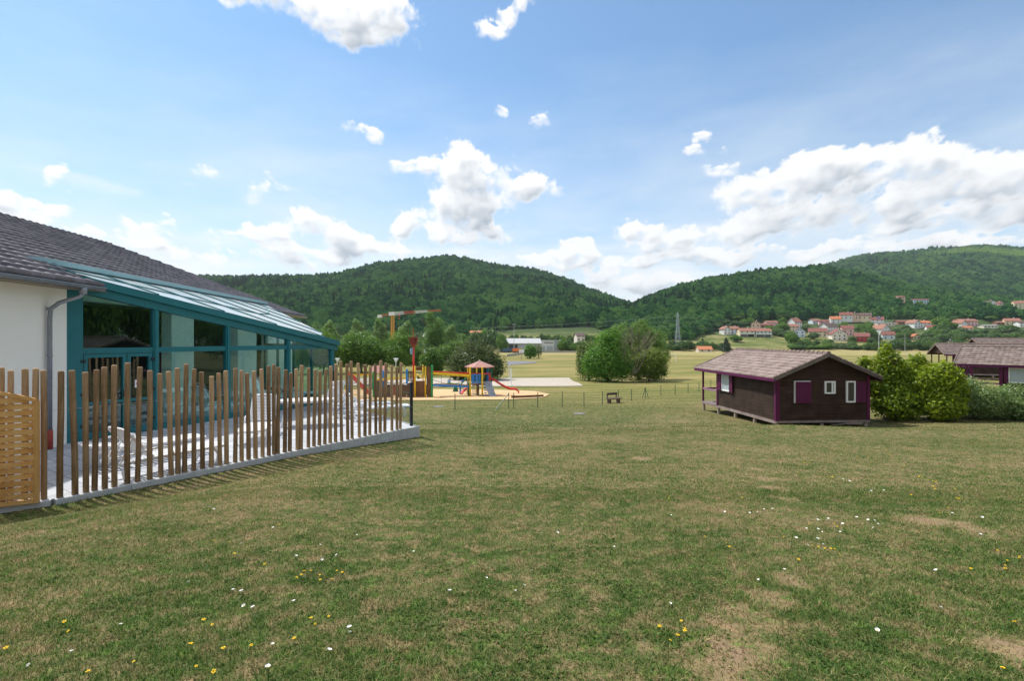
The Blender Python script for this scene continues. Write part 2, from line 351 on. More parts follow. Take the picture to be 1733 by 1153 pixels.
# field / lawn colours: shared by ground sheet and grass blades
def lawn_color(nt, pos, blade=None):
    sp = N(nt, 'ShaderNodeSeparateXYZ', {0: pos}); 
    flat = N(nt, 'ShaderNodeCombineXYZ', {0: sp.outputs[0], 1: sp.outputs[1]}).outputs[0]
    nA = N(nt, 'ShaderNodeTexNoise', {'Vector': flat, 'Scale': .55, 'Detail': 5.0, 'Roughness': .62, 'Distortion': .6}).outputs['Fac']
    nB = N(nt, 'ShaderNodeTexNoise', {'Vector': flat, 'Scale': 2.3, 'Detail': 5.0, 'Roughness': .7}).outputs['Fac']
    nC = N(nt, 'ShaderNodeTexNoise', {'Vector': flat, 'Scale': .09, 'Detail': 4.0, 'Roughness': .6}).outputs['Fac']
    nE = N(nt, 'ShaderNodeTexNoise', {'Vector': flat, 'Scale': 11.0, 'Detail': 4.0, 'Roughness': .7}).outputs['Fac']
    v = M(nt, 'ADD', M(nt, 'MULTIPLY_ADD', nA, .50, .155), M(nt, 'MULTIPLY_ADD', nB, .55, -.23))
    v = M(nt, 'ADD', v, M(nt, 'MULTIPLY_ADD', nC, .30, -.145))
    v = M(nt, 'ADD', v, M(nt, 'MULTIPLY_ADD', nE, .60, -.30))
    v = M(nt, 'ADD', v, N(nt, 'ShaderNodeMapRange', {'Value': sp.outputs[1], 1: 2.5, 2: 9, 3: -.055, 4: .0}).outputs[0])
    # trampled dry lines: near the kerb side and a worn path
    dry = N(nt, 'ShaderNodeMapRange', {'Value': sp.outputs[0], 1: -1.5, 2: -4.5, 3: 0, 4: .055}).outputs[0]
    v = M(nt, 'ADD', v, dry)
    # worn path along x = 2.0 + .18 y
    wob = M(nt, 'MULTIPLY_ADD', nC, 2.2, -1.1)
    ax = M(nt, 'SUBTRACT', sp.outputs[0], M(nt, 'ADD', M(nt, 'MULTIPLY_ADD', sp.outputs[1], .38, .30), M(nt, 'MULTIPLY', wob, .5)))
    pth = N(nt, 'ShaderNodeMapRange', {'Value': M(nt, 'ABSOLUTE', ax), 1: .0, 2: .42, 3: .17, 4: 0}, interpolation_type='SMOOTHSTEP').outputs[0]
    pth = M(nt, 'MULTIPLY', pth, N(nt, 'ShaderNodeMapRange', {'Value': nB, 1: .42, 2: .6, 3: 0, 4: 1}).outputs[0])
    pth = M(nt, 'MULTIPLY', pth, N(nt, 'ShaderNodeMapRange', {'Value': sp.outputs[1], 1: 9, 2: 14, 3: 1, 4: 0}).outputs[0])
    for (bx_, by_, br_) in BARE_XY:
        dd_ = N(nt, 'ShaderNodeVectorMath', {0: N(nt, 'ShaderNodeVectorMath', {0: flat, 1: (bx_, by_, 0)}, operation='SUBTRACT').outputs[0], 1: (1.6 / br_, 1.0 / br_, 0)}, operation='MULTIPLY').outputs[0]
        ln_ = N(nt, 'ShaderNodeVectorMath', {0: dd_}, operation='LENGTH').outputs['Value']
        v = M(nt, 'ADD', v, M(nt, 'MULTIPLY', M(nt, 'SUBTRACT', M(nt, 'ADD', 1.15, M(nt, 'MULTIPLY_ADD', nB, 1.6, -.8)), ln_, clamp=True), .21))
    gs_ = N(nt, 'ShaderNodeVectorMath', {0: flat, 1: (KN[0], KN[1], 0)}, operation='DOT_PRODUCT').outputs['Value']
    gs_ = M(nt, 'SUBTRACT', gs_, float(KA @ KN)); v = M(nt, 'ADD', v, N(nt, 'ShaderNodeMapRange', {'Value': gs_, 1: .15, 2: .75, 3: -.09, 4: 0}).outputs[0])
    return v, sp, nB, nE, nA
BARE = [(1250,1100,.34),(1262,1050,.30),(1300,1010,.26),(1335,985,.22),(1225,1140,.36),(1275,795,.34),(1292,812,.34),(1310,828,.34),(1330,845,.30),(1560,880,.42),(1610,888,.40),(1655,905,.32),(1710,1095,.26),(1728,1120,.26),(1085,777,.5),(1090,1105,.15)]
def lawn_base(nt, v, lo, hi):
    return ramp(nt, v, [(.30, lo[0]), (.42, lo[1]), (.50, hi[0]), (.60, hi[1]), (.70, hi[2])])
BARE_XY = [(*gp(a_, b_), c_) for a_, b_, c_ in BARE]
def brown(nt, c, sp):
    fl = N(nt, 'ShaderNodeCombineXYZ', {0: sp.outputs[0], 1: sp.outputs[1]}).outputs[0]
    n_ = N(nt, 'ShaderNodeTexNoise', {'Vector': fl, 'Scale': 4.2, 'Detail': 6.0, 'Roughness': .72}).outputs['Fac']
    f_ = N(nt, 'ShaderNodeMapRange', {'Value': n_, 1: .48, 2: .63, 3: 0, 4: .58}, interpolation_type='SMOOTHSTEP').outputs[0]
    c = mixc(nt, f_, c, rgb(.32, .225, .125))
    m_ = N(nt, 'ShaderNodeTexNoise', {'Vector': fl, 'Scale': 7.5, 'Detail': 5.0, 'Roughness': .7}).outputs['Fac']
    g_ = N(nt, 'ShaderNodeMapRange', {'Value': m_, 1: .52, 2: .66, 3: 0, 4: .60}, interpolation_type='SMOOTHSTEP').outputs[0]
    return mixc(nt, g_, c, rgb(.11, .205, .036))
gm, nt, o = newmat('lawn_ground')
geo = nt.nodes.new('ShaderNodeNewGeometry')
v, sp, nB, nE, nA = lawn_color(nt, geo.outputs['Position'])
c = lawn_base(nt, v, [(.055, .08, .022), (.10, .105, .04)], [(.165, .135, .065), (.21, .155, .085), (.24, .165, .105)])
c = brown(nt, c, sp)
# far: mown meadow, stripes, golden strip
yy = sp.outputs[1]; xx = sp.outputs[0]
flat = N(nt, 'ShaderNodeCombineXYZ', {0: xx, 1: yy}).outputs[0]
st = N(nt, 'ShaderNodeTexWave', {'Vector': N(nt, 'ShaderNodeMapping', {'Vector': flat, 'Rotation': (0, 0, R(78))}).outputs[0], 'Scale': .10, 'Distortion': 3.0, 'Detail': 3.0, 'Detail Scale': .4}).outputs['Fac']
n4 = N(nt, 'ShaderNodeTexNoise', {'Vector': N(nt, 'ShaderNodeMapping', {'Vector': flat, 'Scale': (.5, 1, 1)}).outputs[0], 'Scale': .07, 'Detail': 6.0, 'Roughness': .65}).outputs['Fac']
mw = ramp(nt, M(nt, 'ADD', M(nt, 'MULTIPLY', n4, .85), M(nt, 'MULTIPLY', st, .13)), [(.34, (.11, .13, .035)), (.46, (.18, .175, .055)), (.56, (.26, .215, .085)), (.70, (.34, .26, .125))])
fm = N(nt, 'ShaderNodeMapRange', {'Value': yy, 1: 26, 2: 60}).outputs[0]
c = mixc(nt, fm, c, mw)
gold = M(nt, 'MULTIPLY', N(nt, 'ShaderNodeMapRange', {'Value': yy, 1: 250, 2: 265}).outputs[0], N(nt, 'ShaderNodeMapRange', {'Value': yy, 1: 378, 2: 386, 3: 1, 4: 0}).outputs[0])
c = mixc(nt, M(nt, 'MULTIPLY', gold, .55), c, rgb(.36, .30, .14))
vil = N(nt, 'ShaderNodeMapRange', {'Value': yy, 1: 384, 2: 392}).outputs[0]
n5 = N(nt, 'ShaderNodeTexNoise', {'Vector': flat, 'Scale': .035, 'Detail': 6.0, 'Roughness': .7}).outputs['Fac']
vc = ramp(nt, n5, [(.38, (.07, .10, .03)), (.5, (.14, .16, .05)), (.60, (.27, .23, .11))])
vc = mixc(nt, N(nt, 'ShaderNodeMapRange', {'Value': yy, 1: 440, 2: 480}).outputs[0], vc, rgb(.055, .085, .028))
c = mixc(nt, vil, c, vc)
p = N(nt, 'ShaderNodeBsdfPrincipled', {'Base Color': c, 'Roughness': .95, 'Specular IOR Level': .1})
hb = M(nt, 'ADD', nE, M(nt, 'MULTIPLY', nB, .6))
bb = N(nt, 'ShaderNodeBump', {'Height': hb, 'Strength': .7, 'Distance': .05}); nt.links.new(bb.outputs[0], p.inputs['Normal'])
nt.links.new(p.outputs[0], o.inputs[0]); MAT_GROUND = gm
# hill floor
gm, nt, o = newmat('forest_floor')
geo = nt.nodes.new('ShaderNodeNewGeometry')
n5 = N(nt, 'ShaderNodeTexNoise', {'Vector': geo.outputs['Position'], 'Scale': .03, 'Detail': 6.0}).outputs['Fac']
p = N(nt, 'ShaderNodeBsdfPrincipled', {'Base Color': ramp(nt, n5, [(.35, (.02, .035, .012)), (.7, (.05, .075, .02))]), 'Roughness': 1})
nt.links.new(p.outputs[0], o.inputs[0]); MAT_FLOOR = gm
# blades
bm_, nt, o = newmat('grass_blades')
geo = nt.nodes.new('ShaderNodeNewGeometry')
v, sp, nB, nE, nA = lawn_color(nt, geo.outputs['Position'])
at = nt.nodes.new('ShaderNodeAttribute'); at.attribute_name = 'tint'
v = M(nt, 'ADD', v, M(nt, 'MULTIPLY_ADD', at.outputs['Fac'], .46, -.22))
c = ramp(nt, v, [(.20, (.045, .105, .017)), (.38, (.105, .20, .035)), (.49, (.205, .25, .060)), (.575, (.34, .29, .12)), (.70, (.50, .385, .24)), (.88, (.34, .225, .145))])
c = brown(nt, c, sp)
p = N(nt, 'ShaderNodeBsdfPrincipled', {'Base Color': c, 'Roughness': .6, 'Specular IOR Level': .25})
tr = N(nt, 'ShaderNodeBsdfTranslucent', {'Color': c})
mx = N(nt, 'ShaderNodeMixShader', {0: .35, 1: p.outputs[0], 2: tr.outputs[0]})
nt.links.new(mx.outputs[0], o.inputs[0]); MAT_BLADE = bm_

def sheet(name, xs, ys, mat, kind='structure'):
    X, Y = np.meshgrid(xs, ys); Z = H(X.ravel(), Y.ravel())
    V = np.stack([X.ravel(), Y.ravel(), Z], 1); nx, ny = len(xs), len(ys)
    i = (np.arange(ny - 1)[:, None] * nx + np.arange(nx - 1)[None, :]).ravel()
    Fc = np.stack([i, i + 1, i + nx + 1, i + nx], 1)
    ob = np_mesh(name, V, Fc, mat); ob.data.polygons.foreach_set('use_smooth', [True] * len(Fc)); tag(ob, kind=kind); return ob
def stretch(a, b, step0, growth):
    out = [0.0]; s = step0
    while out[-1] < b: s = max(step0, abs(out[-1]) * growth); out.append(out[-1] + s)
    neg = [0.0]
    while neg[-1] > a: s = max(step0, abs(neg[-1]) * growth); neg.append(neg[-1] - s)
    return np.array(sorted(set(neg[1:] + out)))
ysn = stretch(-45, 560, .22, .016); ysn = ysn[ysn < 556]; ysn = np.append(ysn, 556.)
sheet('ground', stretch(-900, 1100, .22, .02), ysn, MAT_GROUND)
ysf = np.concatenate([[556.], np.linspace(562, 1300, 90), np.linspace(1320, 4800, 70)])
sheet('hills', np.linspace(-5200, 6400, 380), ysf, MAT_FLOOR)

# ------------------------------------------------------------------ flat surfaces laid on the ground
def patch(name, poly, mat, lift, n=24):
    """polygon (list of xy) draped over the terrain as a triangulated fan grid"""
    import bmesh
    bm = bmesh.new(); vs = [bm.verts.new((x, y, 0)) for x, y in poly]; bm.faces.new(vs)
    bmesh.ops.triangulate(bm, faces=bm.faces[:])
    for _ in range(n):
        es = [e for e in bm.edges if e.calc_length() > patch.maxlen]
        if not es: break
        bmesh.ops.subdivide_edges(bm, edges=es, cuts=1); bmesh.ops.triangulate(bm, faces=[f for f in bm.faces if len(f.verts) > 3])
    co = np.array([v.co[:] for v in bm.verts]); z = H(co[:, 0], co[:, 1]) + lift
    for v, zz in zip(bm.verts, z): v.co.z = zz
    m = bpy.data.meshes.new(name); bm.to_mesh(m); bm.free(); m.materials.append(mat)
    o = bpy.data.objects.new(name, m); col.objects.link(o); return tag(o, kind='structure')
patch.maxlen = 2.0
MAT_SAND = simple('pale_sand', (.42, .37, .31), .95, .12, 1.2, bump=.3, bscale=20)
MAT_CHIP = simple('wood_chippings', (.56, .38, .20), .95, .18, 9.0, bump=.8, bscale=30)
MAT_ASPH = simple('worn_asphalt', (.16, .16, .18), .9, .15, 2.0)
patch('sand_court', [gp(*q) for q in ((800, 655), (845, 641), (900, 640.5), (963, 640.5), (987, 654.5), (920, 655.3))], MAT_SAND, .06)
patch('sand_court', [gp(*q) for q in ((548, 652), (600, 641), (700, 641), (800, 641), (800, 655), (700, 656))], MAT_SAND, .06)
patch('playground_surface', [gp(*q) for q in ((535, 672), (560, 661), (700, 659), (850, 661), (905, 663), (930, 668), (918, 674), (860, 677.5), (700, 678.5), (560, 679))], MAT_CHIP, .05)
patch('sports_court', [gp(*q) for q in ((858, 619), (858, 612), (910, 612.5), (905, 615))], MAT_ASPH, .08)
patch.maxlen = 12.0
patch('road', [gp(*q) for q in ((560, 640), (700, 636.5), (760, 640), (700, 639.5), (560, 644))], MAT_ASPH, .07) if False else None

# ------------------------------------------------------------------ grass
def blades(name, n, d0, d1, hgt, wid, pw, seed, lean=.5, weed=False):
    r = np.random.default_rng(seed)
    t = r.random(n); e = 2 - pw
    d = (d0 ** e + t * (d1 ** e - d0 ** e)) ** (1 / e)
    u = (r.random(n) * 2300 - 280 - CX) / F; x = u * d
    # extra behind/side
    rx, ry = x - KA[0], d - KA[1]; tt = rx * KD[0] + ry * KD[1]; s = rx * KN[0] + ry * KN[1]
    ok = ~((s < .05) & (tt < KL + .05)); x = x[ok]; d = d[ok]; n = len(x)
    kp = np.ones(n, bool)
    for bx_, by_, br_ in BARE_XY: kp &= ~((np.hypot(x - bx_, (d - by_) * .75) < br_ * .55 * (.6 + .7 * vnoise(x, d, .12, 7))) & (r.random(n) < .55))
    x = x[kp]; d = d[kp]; n = len(x)
    if weed: kp = vnoise(x, d, .22, 13) + .5 * vnoise(x, d, 1.1, 14) > .98; x = x[kp]; d = d[kp]; n = len(x)
    z = H(x, d)
    cl = vnoise(x, d, .35, 5) * .6 + vnoise(x, d, 1.3, 6) * .6      # tuftiness
    h = hgt * (.45 + .9 * r.random(n)) * (.55 + .8 * cl); w = wid * (.7 + .6 * r.random(n))
    a = r.random(n) * 2 * np.pi; b = r.random(n) * 2 * np.pi; ln = h * lean * (.2 + 1.5 * r.random(n))
    dx, dy = np.cos(a) * w / 2, np.sin(a) * w / 2
    P0 = np.stack([x - dx, d - dy, z - .004], 1); P1 = np.stack([x + dx, d + dy, z - .004], 1)
    mx_, my_ = x + np.cos(b) * ln * .3, d + np.sin(b) * ln * .3
    P2 = np.stack([mx_ + dx * .8, my_ + dy * .8, z + h * .6], 1); P3 = np.stack([mx_ - dx * .8, my_ - dy * .8, z + h * .6], 1)
    P4 = np.stack([x + np.cos(b) * ln, d + np.sin(b) * ln, z + h * .95], 1)
    V = np.stack([P0, P1, P2, P3, P4], 1).reshape(-1, 3); k = np.arange(n)[:, None] * 5
    Fc = np.concatenate([k + np.array([[0, 1, 2]]), k + np.array([[0, 2, 3]]), k + np.array([[3, 2, 4]])], 1).reshape(-1, 3)
    tint = np.repeat(np.clip(r.normal(.52, .27, n), 0, 1), 3)
    if weed: tint = tint * .35
    return V, Fc, tint
parts = [blades('a', 330000, 1.7, 7.5, .023, .0050, 1.0, 1, 1.1), blades('b', 330000, 6.5, 20, .026, .0085, 1.0, 2, 1.0), blades('w', 90000, 1.7, 11, .016, .015, 1.0, 9, 1.7, True), blades('c', 190000, 18, 62, .035, .022, .9, 3, .5)]
off = 0; Vs = []; Fs = []; Ts = []
for V, Fc, T in parts: Vs.append(V); Fs.append(Fc + off); Ts.append(T); off += len(V)
tag(np_mesh('grass', np.concatenate(Vs), np.concatenate(Fs), MAT_BLADE, np.concatenate(Ts)), 'short half dry lawn grass covering the slope in the foreground', 'grass', kind='stuff')

# ------------------------------------------------------------------ forest on the hills (one mass of crowns)
def crown_group(name, mat, sx, sz, conifer=False, seed=0.0):
    g = bpy.data.node_groups.new(name, 'GeometryNodeTree')
    g.interface.new_socket('Geometry', in_out='INPUT', socket_type='NodeSocketGeometry')
    g.interface.new_socket('Geometry', in_out='OUTPUT', socket_type='NodeSocketGeometry')
    a = g.nodes.new('NodeGroupInput'); b = g.nodes.new('NodeGroupOutput')
    if conifer:
        s = N(g, 'GeometryNodeMeshCone', {'Vertices': 26, 'Side Segments': 22, 'Radius Top': 0.03, 'Radius Bottom': .8, 'Depth': 2.6})
    else:
        s = N(g, 'GeometryNodeMeshIcoSphere', {'Radius': 1.0, 'Subdivisions': 5})
    pos = g.nodes.new('GeometryNodeInputPosition').outputs[0]; nrm = g.nodes.new('GeometryNodeInputNormal').outputs[0]
    pp = N(g, 'ShaderNodeVectorMath', {0: pos, 1: (seed, seed * 2, 3)}, operation='ADD').outputs[0]
    v1 = N(g, 'ShaderNodeTexVoronoi', {'Vector': pp, 'Scale': 1.9 if not conifer else 2.6}, feature='SMOOTH_F1'); v1.inputs['Smoothness'].default_value = .35
    v2 = N(g, 'ShaderNodeTexVoronoi', {'Vector': pp, 'Scale': 5.5}); n3 = N(g, 'ShaderNodeTexNoise', {'Vector': pp, 'Scale': 11.0, 'Detail': 2.0})
    dsp = M(g, 'ADD', M(g, 'MULTIPLY_ADD', v1.outputs['Distance'], -.85, .38), M(g, 'MULTIPLY_ADD', v2.outputs['Distance'], -.28, .12))
    dsp = M(g, 'ADD', dsp, M(g, 'MULTIPLY_ADD', n3.outputs['Fac'], .3, -.15))
    if conifer: dsp = M(g, 'MULTIPLY', dsp, .6)
    off = N(g, 'ShaderNodeVectorMath', {0: nrm, 'Scale': dsp}, operation='SCALE').outputs[0]
    sp_ = N(g, 'GeometryNodeSetPosition', {'Geometry': s.outputs[0], 'Offset': off})
    scl = N(g, 'GeometryNodeTransform', {'Geometry': sp_.outputs[0], 'Scale': (sx, sx, sz), 'Translation': (0, 0, 0.5)})
    shd = N(g, 'GeometryNodeSetShadeSmooth', {'Geometry': scl.outputs[0], 'Shade Smooth': False})
    ma = N(g, 'GeometryNodeSetMaterial', {'Geometry': shd.outputs[0], 'Material': mat})
    na = N(g, 'GeometryNodeInputNamedAttribute', {'Name': 'size'}, data_type='FLOAT')
    rnd = N(g, 'FunctionNodeRandomValue', {'Min': (0, 0, 0), 'Max': (0, 0, 6.28)}, data_type='FLOAT_VECTOR')
    ip = N(g, 'GeometryNodeInstanceOnPoints', {'Points': a.outputs[0], 'Instance': ma.outputs[0], 'Rotation': rnd.outputs[0], 'Scale': na.outputs[0]})
    g.links.new(ip.outputs[0], b.inputs[0]); return g
def forest(name, pts, sizes, grp, label):
    m = bpy.data.meshes.new(name); m.vertices.add(len(pts)); m.vertices.foreach_set('co', pts.astype(np.float32).ravel())
    a = m.attributes.new('size', 'FLOAT', 'POINT'); a.data.foreach_set('value', sizes.astype(np.float32))
    o = bpy.data.objects.new(name, m); col.objects.link(o); md = o.modifiers.new('crowns', 'NODES'); md.node_group = grp
    return tag(o, label, 'forest', kind='stuff')
def forestmat(name, c0, c1, c2):
    m, nt, o = newmat(name)
    oi = nt.nodes.new('ShaderNodeObjectInfo'); geo = nt.nodes.new('ShaderNodeNewGeometry')
    big = N(nt, 'ShaderNodeTexNoise', {'Vector': oi.outputs['Location'], 'Scale': .008, 'Detail': 3.0}).outputs['Fac']
    sml = N(nt, 'ShaderNodeTexNoise', {'Vector': geo.outputs['Position'], 'Scale': .8, 'Detail': 3.0}).outputs['Fac']
    f = M(nt, 'ADD', M(nt, 'MULTIPLY', oi.outputs['Random'], .6), M(nt, 'ADD', M(nt, 'MULTIPLY', big, .7), M(nt, 'MULTIPLY_ADD', sml, .35, -.28)))
    c = ramp(nt, f, [(.25, c0), (.55, c1), (.95, c2)])
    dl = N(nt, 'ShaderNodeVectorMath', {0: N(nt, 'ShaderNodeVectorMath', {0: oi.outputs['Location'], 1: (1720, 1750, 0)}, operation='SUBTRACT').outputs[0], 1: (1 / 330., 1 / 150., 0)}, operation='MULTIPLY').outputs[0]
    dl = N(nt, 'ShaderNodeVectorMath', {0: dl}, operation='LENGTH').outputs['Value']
    c = mixc(nt, N(nt, 'ShaderNodeMapRange', {'Value': M(nt, 'ADD', dl, M(nt, 'MULTIPLY_ADD', big, 1.2, -.6)), 1: .6, 2: 1.1, 3: .8, 4: 0}).outputs[0], c, rgb(.24, .37, .07))     # sunlit patch on the right hill, painted into the crown colour
    bn = N(nt, 'ShaderNodeTexNoise', {'Vector': geo.outputs['Position'], 'Scale': 1.3, 'Detail': 3.0})
    bb = N(nt, 'ShaderNodeBump', {'Height': bn.outputs['Fac'], 'Strength': .9, 'Distance': .8})
    p = N(nt, 'ShaderNodeBsdfDiffuse', {'Color': c, 'Roughness': 1.0, 'Normal': bb.outputs[0]})
    nt.links.new(p.outputs[0], o.inputs[0]); return m
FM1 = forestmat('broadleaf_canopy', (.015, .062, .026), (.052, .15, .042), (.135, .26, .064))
FM2 = forestmat('conifer_canopy', (.014, .045, .022), (.022, .062, .028), (.034, .085, .03))
rg = np.random.default_rng(11)
HPX = [(1231,567,13),(1243,566,13),(1264.5,570.5,24),(1292.5,571,25),(1279,559,14),(1307,552,19),(1351,554,17),(1382,549,14),(1395,551,15),(1415,548,15),(1432,546.5,18),(1445,546,14),(1463,547,20),(1485,548.5,18),(1529,549.5,18),(1553,556,14),(1566,555,20),(1640,552.5,30),(1694,550,13),(1714,551,20),(1732,554,12)]
HILLHOUSES = [(1526, 508, 12, 640), (1559, 512, 28, 660), (1681, 519, 10, 640), (1695, 519, 8, 650), (1727, 521, 16, 620)]
allp = []; alls = []
d = 432.0
while d < 2350:
    sp_d = np.interp(d, [430, 600, 1000, 1500, 2300], [6.2, 7.0, 9.2, 12, 17])
    xs = np.arange((-260 - CX) / F * d, (2000 - CX) / F * d, sp_d); n = len(xs)
    x = xs + rg.uniform(-.45, .45, n) * sp_d; y = d + rg.uniform(-.45, .45, n) * sp_d
    u = x / y * F + CX
    start = np.interp(u, [-300, 560, 820, 860, 1010, 1040, 1120, 1180, 1230, 1400, 1600, 1733, 2000], [440, 440, 445, 500, 505, 450, 432, 445, 530, 552, 545, 540, 530]) + (vnoise(x, y, 30, 8) - .5) * 24
    z = H(x, y); ok = y > start
    # skip trees well behind the crest
    z2 = H(x * (y - 70) / y, y - 70); z3 = H(x * (y - 160) / y, y - 160)
    ok &= (z + 14) / y > np.maximum(z2 / (y - 70), z3 / (y - 160)) - .004
    for (hx, hy, hw, hd) in HILLHOUSES:
        ok &= ~((abs(u - hx) < hw * .75) & (y < hd + 14) & (y > hd - 45))
    for (hx, hy, hw) in HPX:
        ok &= ~((abs(u - hx) < hw * .6 + 4) & (y < 560) & (HZ - (z + 9) / y * F < hy + 1) & (HZ - (z) / y * F > hy - 12))
    s = sp_d * rg.uniform(.50, 1.0, n) ** 1.0
    allp.append(np.stack([x, y, z + s * .35], 1)[ok]); alls.append(s[ok]); d += sp_d * .92
allp = np.concatenate(allp); alls = np.concatenate(alls)
cn = vnoise(allp[:, 0], allp[:, 1], 120, 9); isc = (cn + rg.uniform(-.25, .25, len(cn))) > .86
q1 = rg.random(len(cn)) < .5
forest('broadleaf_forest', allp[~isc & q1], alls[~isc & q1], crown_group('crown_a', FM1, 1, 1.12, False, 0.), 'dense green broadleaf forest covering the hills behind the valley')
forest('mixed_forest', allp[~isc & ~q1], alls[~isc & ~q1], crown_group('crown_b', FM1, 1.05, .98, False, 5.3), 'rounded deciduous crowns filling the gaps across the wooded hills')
forest('conifer_forest', allp[isc], alls[isc] * .9, crown_group('crown_c', FM2, .62, .75, True, 1.7), 'dark pointed conifers scattered through the wooded hills')
print('forest trees', len(allp))
# ------------------------------------------------------------------ materials for built things
def brickmat(name, c1, c2, mortar, scale, bw=.5, rh=.25, rot=0, ms=.02, rough=.85):
    m, nt, o = newmat(name); geo = nt.nodes.new('ShaderNodeNewGeometry')
    mp = N(nt, 'ShaderNodeMapping', {'Vector': geo.outputs['Position'], 'Rotation': (0, 0, rot)})
    b = N(nt, 'ShaderNodeTexBrick', {'Vector': mp.outputs[0], 'Color1': rgb(*c1), 'Color2': rgb(*c2), 'Mortar': rgb(*mortar), 'Scale': scale, 'Mortar Size': ms, 'Brick Width': bw, 'Row Height': rh, 'Bias': 0.0})
    n = N(nt, 'ShaderNodeTexNoise', {'Vector': geo.outputs['Position'], 'Scale': 2.5, 'Detail': 6.0, 'Roughness': .7})
    cc = mixc(nt, .35, b.outputs['Color'], ramp(nt, n.outputs['Fac'], [(.3, c2), (.7, c1)]))
    p = N(nt, 'ShaderNodeBsdfPrincipled', {'Base Color': cc, 'Roughness': rough, 'Specular IOR Level': .25})
    bb = N(nt, 'ShaderNodeBump', {'Height': M(nt, 'SUBTRACT', 1.0, b.outputs['Fac']), 'Strength': .5, 'Distance': .01}); nt.links.new(bb.outputs[0], p.inputs['Normal'])
    nt.links.new(p.outputs[0], o.inputs[0]); return m
def tilemat(name, a, b, c, rough=.5, moss=None, tv=.5):
    m, nt, o = newmat(name)
    at = nt.nodes.new('ShaderNodeAttribute'); at.attribute_name = 'tint'; geo = nt.nodes.new('ShaderNodeNewGeometry')
    n = N(nt, 'ShaderNodeTexNoise', {'Vector': geo.outputs['Position'], 'Scale': 3.0, 'Detail': 8.0, 'Roughness': .75}).outputs['Fac']
    f = M(nt, 'ADD', M(nt, 'MULTIPLY', at.outputs['Fac'], tv), M(nt, 'MULTIPLY_ADD', n, 1.0, -tv / 2))
    cc = ramp(nt, f, [(.2, a), (.5, b), (.8, c)])
    p = N(nt, 'ShaderNodeBsdfPrincipled', {'Base Color': cc, 'Roughness': rough, 'Specular IOR Level': .45})
    nt.links.new(p.outputs[0], o.inputs[0]); return m
def woodmat(name, c1, c2, axis='z', rough=.75, scale=18., bump=.25, rnd=.3):
    m, nt, o = newmat(name); t = nt.nodes.new('ShaderNodeTexCoord'); geo = nt.nodes.new('ShaderNodeNewGeometry')
    sc = {'z': (1, 1, .06), 'x': (.06, 1, 1), 'y': (1, .06, 1)}[axis]
    mp = N(nt, 'ShaderNodeMapping', {'Vector': t.outputs['Object'], 'Scale': sc})
    n = N(nt, 'ShaderNodeTexNoise', {'Vector': mp.outputs[0], 'Scale': scale, 'Detail': 7.0, 'Roughness': .7, 'Distortion': .5}).outputs['Fac']
    k = N(nt, 'ShaderNodeTexNoise', {'Vector': t.outputs['Object'], 'Scale': 1.7, 'Detail': 3.0}).outputs['Fac']
    at = nt.nodes.new('ShaderNodeObjectInfo').outputs['Random']
    f = M(nt, 'ADD', M(nt, 'MULTIPLY', n, .9), M(nt, 'MULTIPLY_ADD', k, .5, -.25)); f = M(nt, 'ADD', f, M(nt, 'MULTIPLY_ADD', at, rnd, -rnd / 2))
    cc = ramp(nt, f, [(.25, c1), (.7, c2)])
    p = N(nt, 'ShaderNodeBsdfPrincipled', {'Base Color': cc, 'Roughness': rough, 'Specular IOR Level': .25})
    bb = N(nt, 'ShaderNodeBump', {'Height': n, 'Strength': bump, 'Distance': .01}); nt.links.new(bb.outputs[0], p.inputs['Normal'])
    nt.links.new(p.outputs[0], o.inputs[0]); return m
WHITE_WALL = simple('white_render', (.87, .85, .78), .9, .03, .8, bump=.1, bscale=90)
CREAM = simple('cream_render', (.66, .58, .42), .9, .05, 1)
TEAL = simple('teal_aluminium', (.010, .15, .175), .38, .08, 3, spec=.5)
TEAL_L = simple('light_teal_flashing', (.30, .50, .55), .4, .06, 3)
ZINC = simple('zinc', (.27, .29, .33), .42, .18, 5, metal=.55)
GLASS = glassmat('veranda_glass', (.74, .90, .90), 1.35)
ROOFGLASS, nt, o = newmat('opal_roof_glass')
p = N(nt, 'ShaderNodeBsdfPrincipled', {'Base Color': rgb(.84, .93, .95), 'Roughness': .12, 'Specular IOR Level': .5})
tr = N(nt, 'ShaderNodeBsdfTranslucent', {'Color': rgb(.6, .75, .78)})
nt.links.new(N(nt, 'ShaderNodeMixShader', {0: .30, 1: p.outputs[0], 2: tr.outputs[0]}).outputs[0], o.inputs[0])
TILE_DARK = tilemat('dark_roof_tiles', (.098, .084, .092), (.16, .138, .15), (.24, .21, .225), .5)
TILE_CABIN = tilemat('weathered_brown_tiles', (.12, .085, .073), (.225, .17, .152), (.34, .28, .255), .8, None, .28)
PAVER = brickmat('grey_pavers', (.52, .54, .58), (.36, .38, .42), (.20, .21, .23), 1.0, .45, .3, R(33), .012)
CONC = simple('kerb_concrete', (.46, .47, .48), .9, .14, 5, bump=.3, bscale=50)
POSTWOOD = woodmat('treated_pine_post', (.17, .10, .05), (.60, .40, .23), 'z', .8, 16, .4, .30)
SCREENWOOD = woodmat('orange_pine', (.50, .25, .07), (.84, .52, .21), 'x', .6, 9, .15, .1)
SCREENWOODV = woodmat('orange_pine_frame', (.48, .24, .07), (.78, .47, .18), 'z', .6, 9, .15, .1)
PLASTIC = simple('white_plastic', (.80, .81, .83), .35, .02, 3)
BLACKP = simple('black_coated_metal', (.012, .016, .025), .45, .1, 4)
GREENW = simple('green_coated_wire', (.02, .10, .07), .5, .1, 4)
REDBR = simple('brick_red_plastic', (.35, .06, .04), .6)
CLAD = woodmat('dark_brown_cladding', (.019, .010, .007), (.078, .043, .030), 'x', .8, 12, .3, .05)
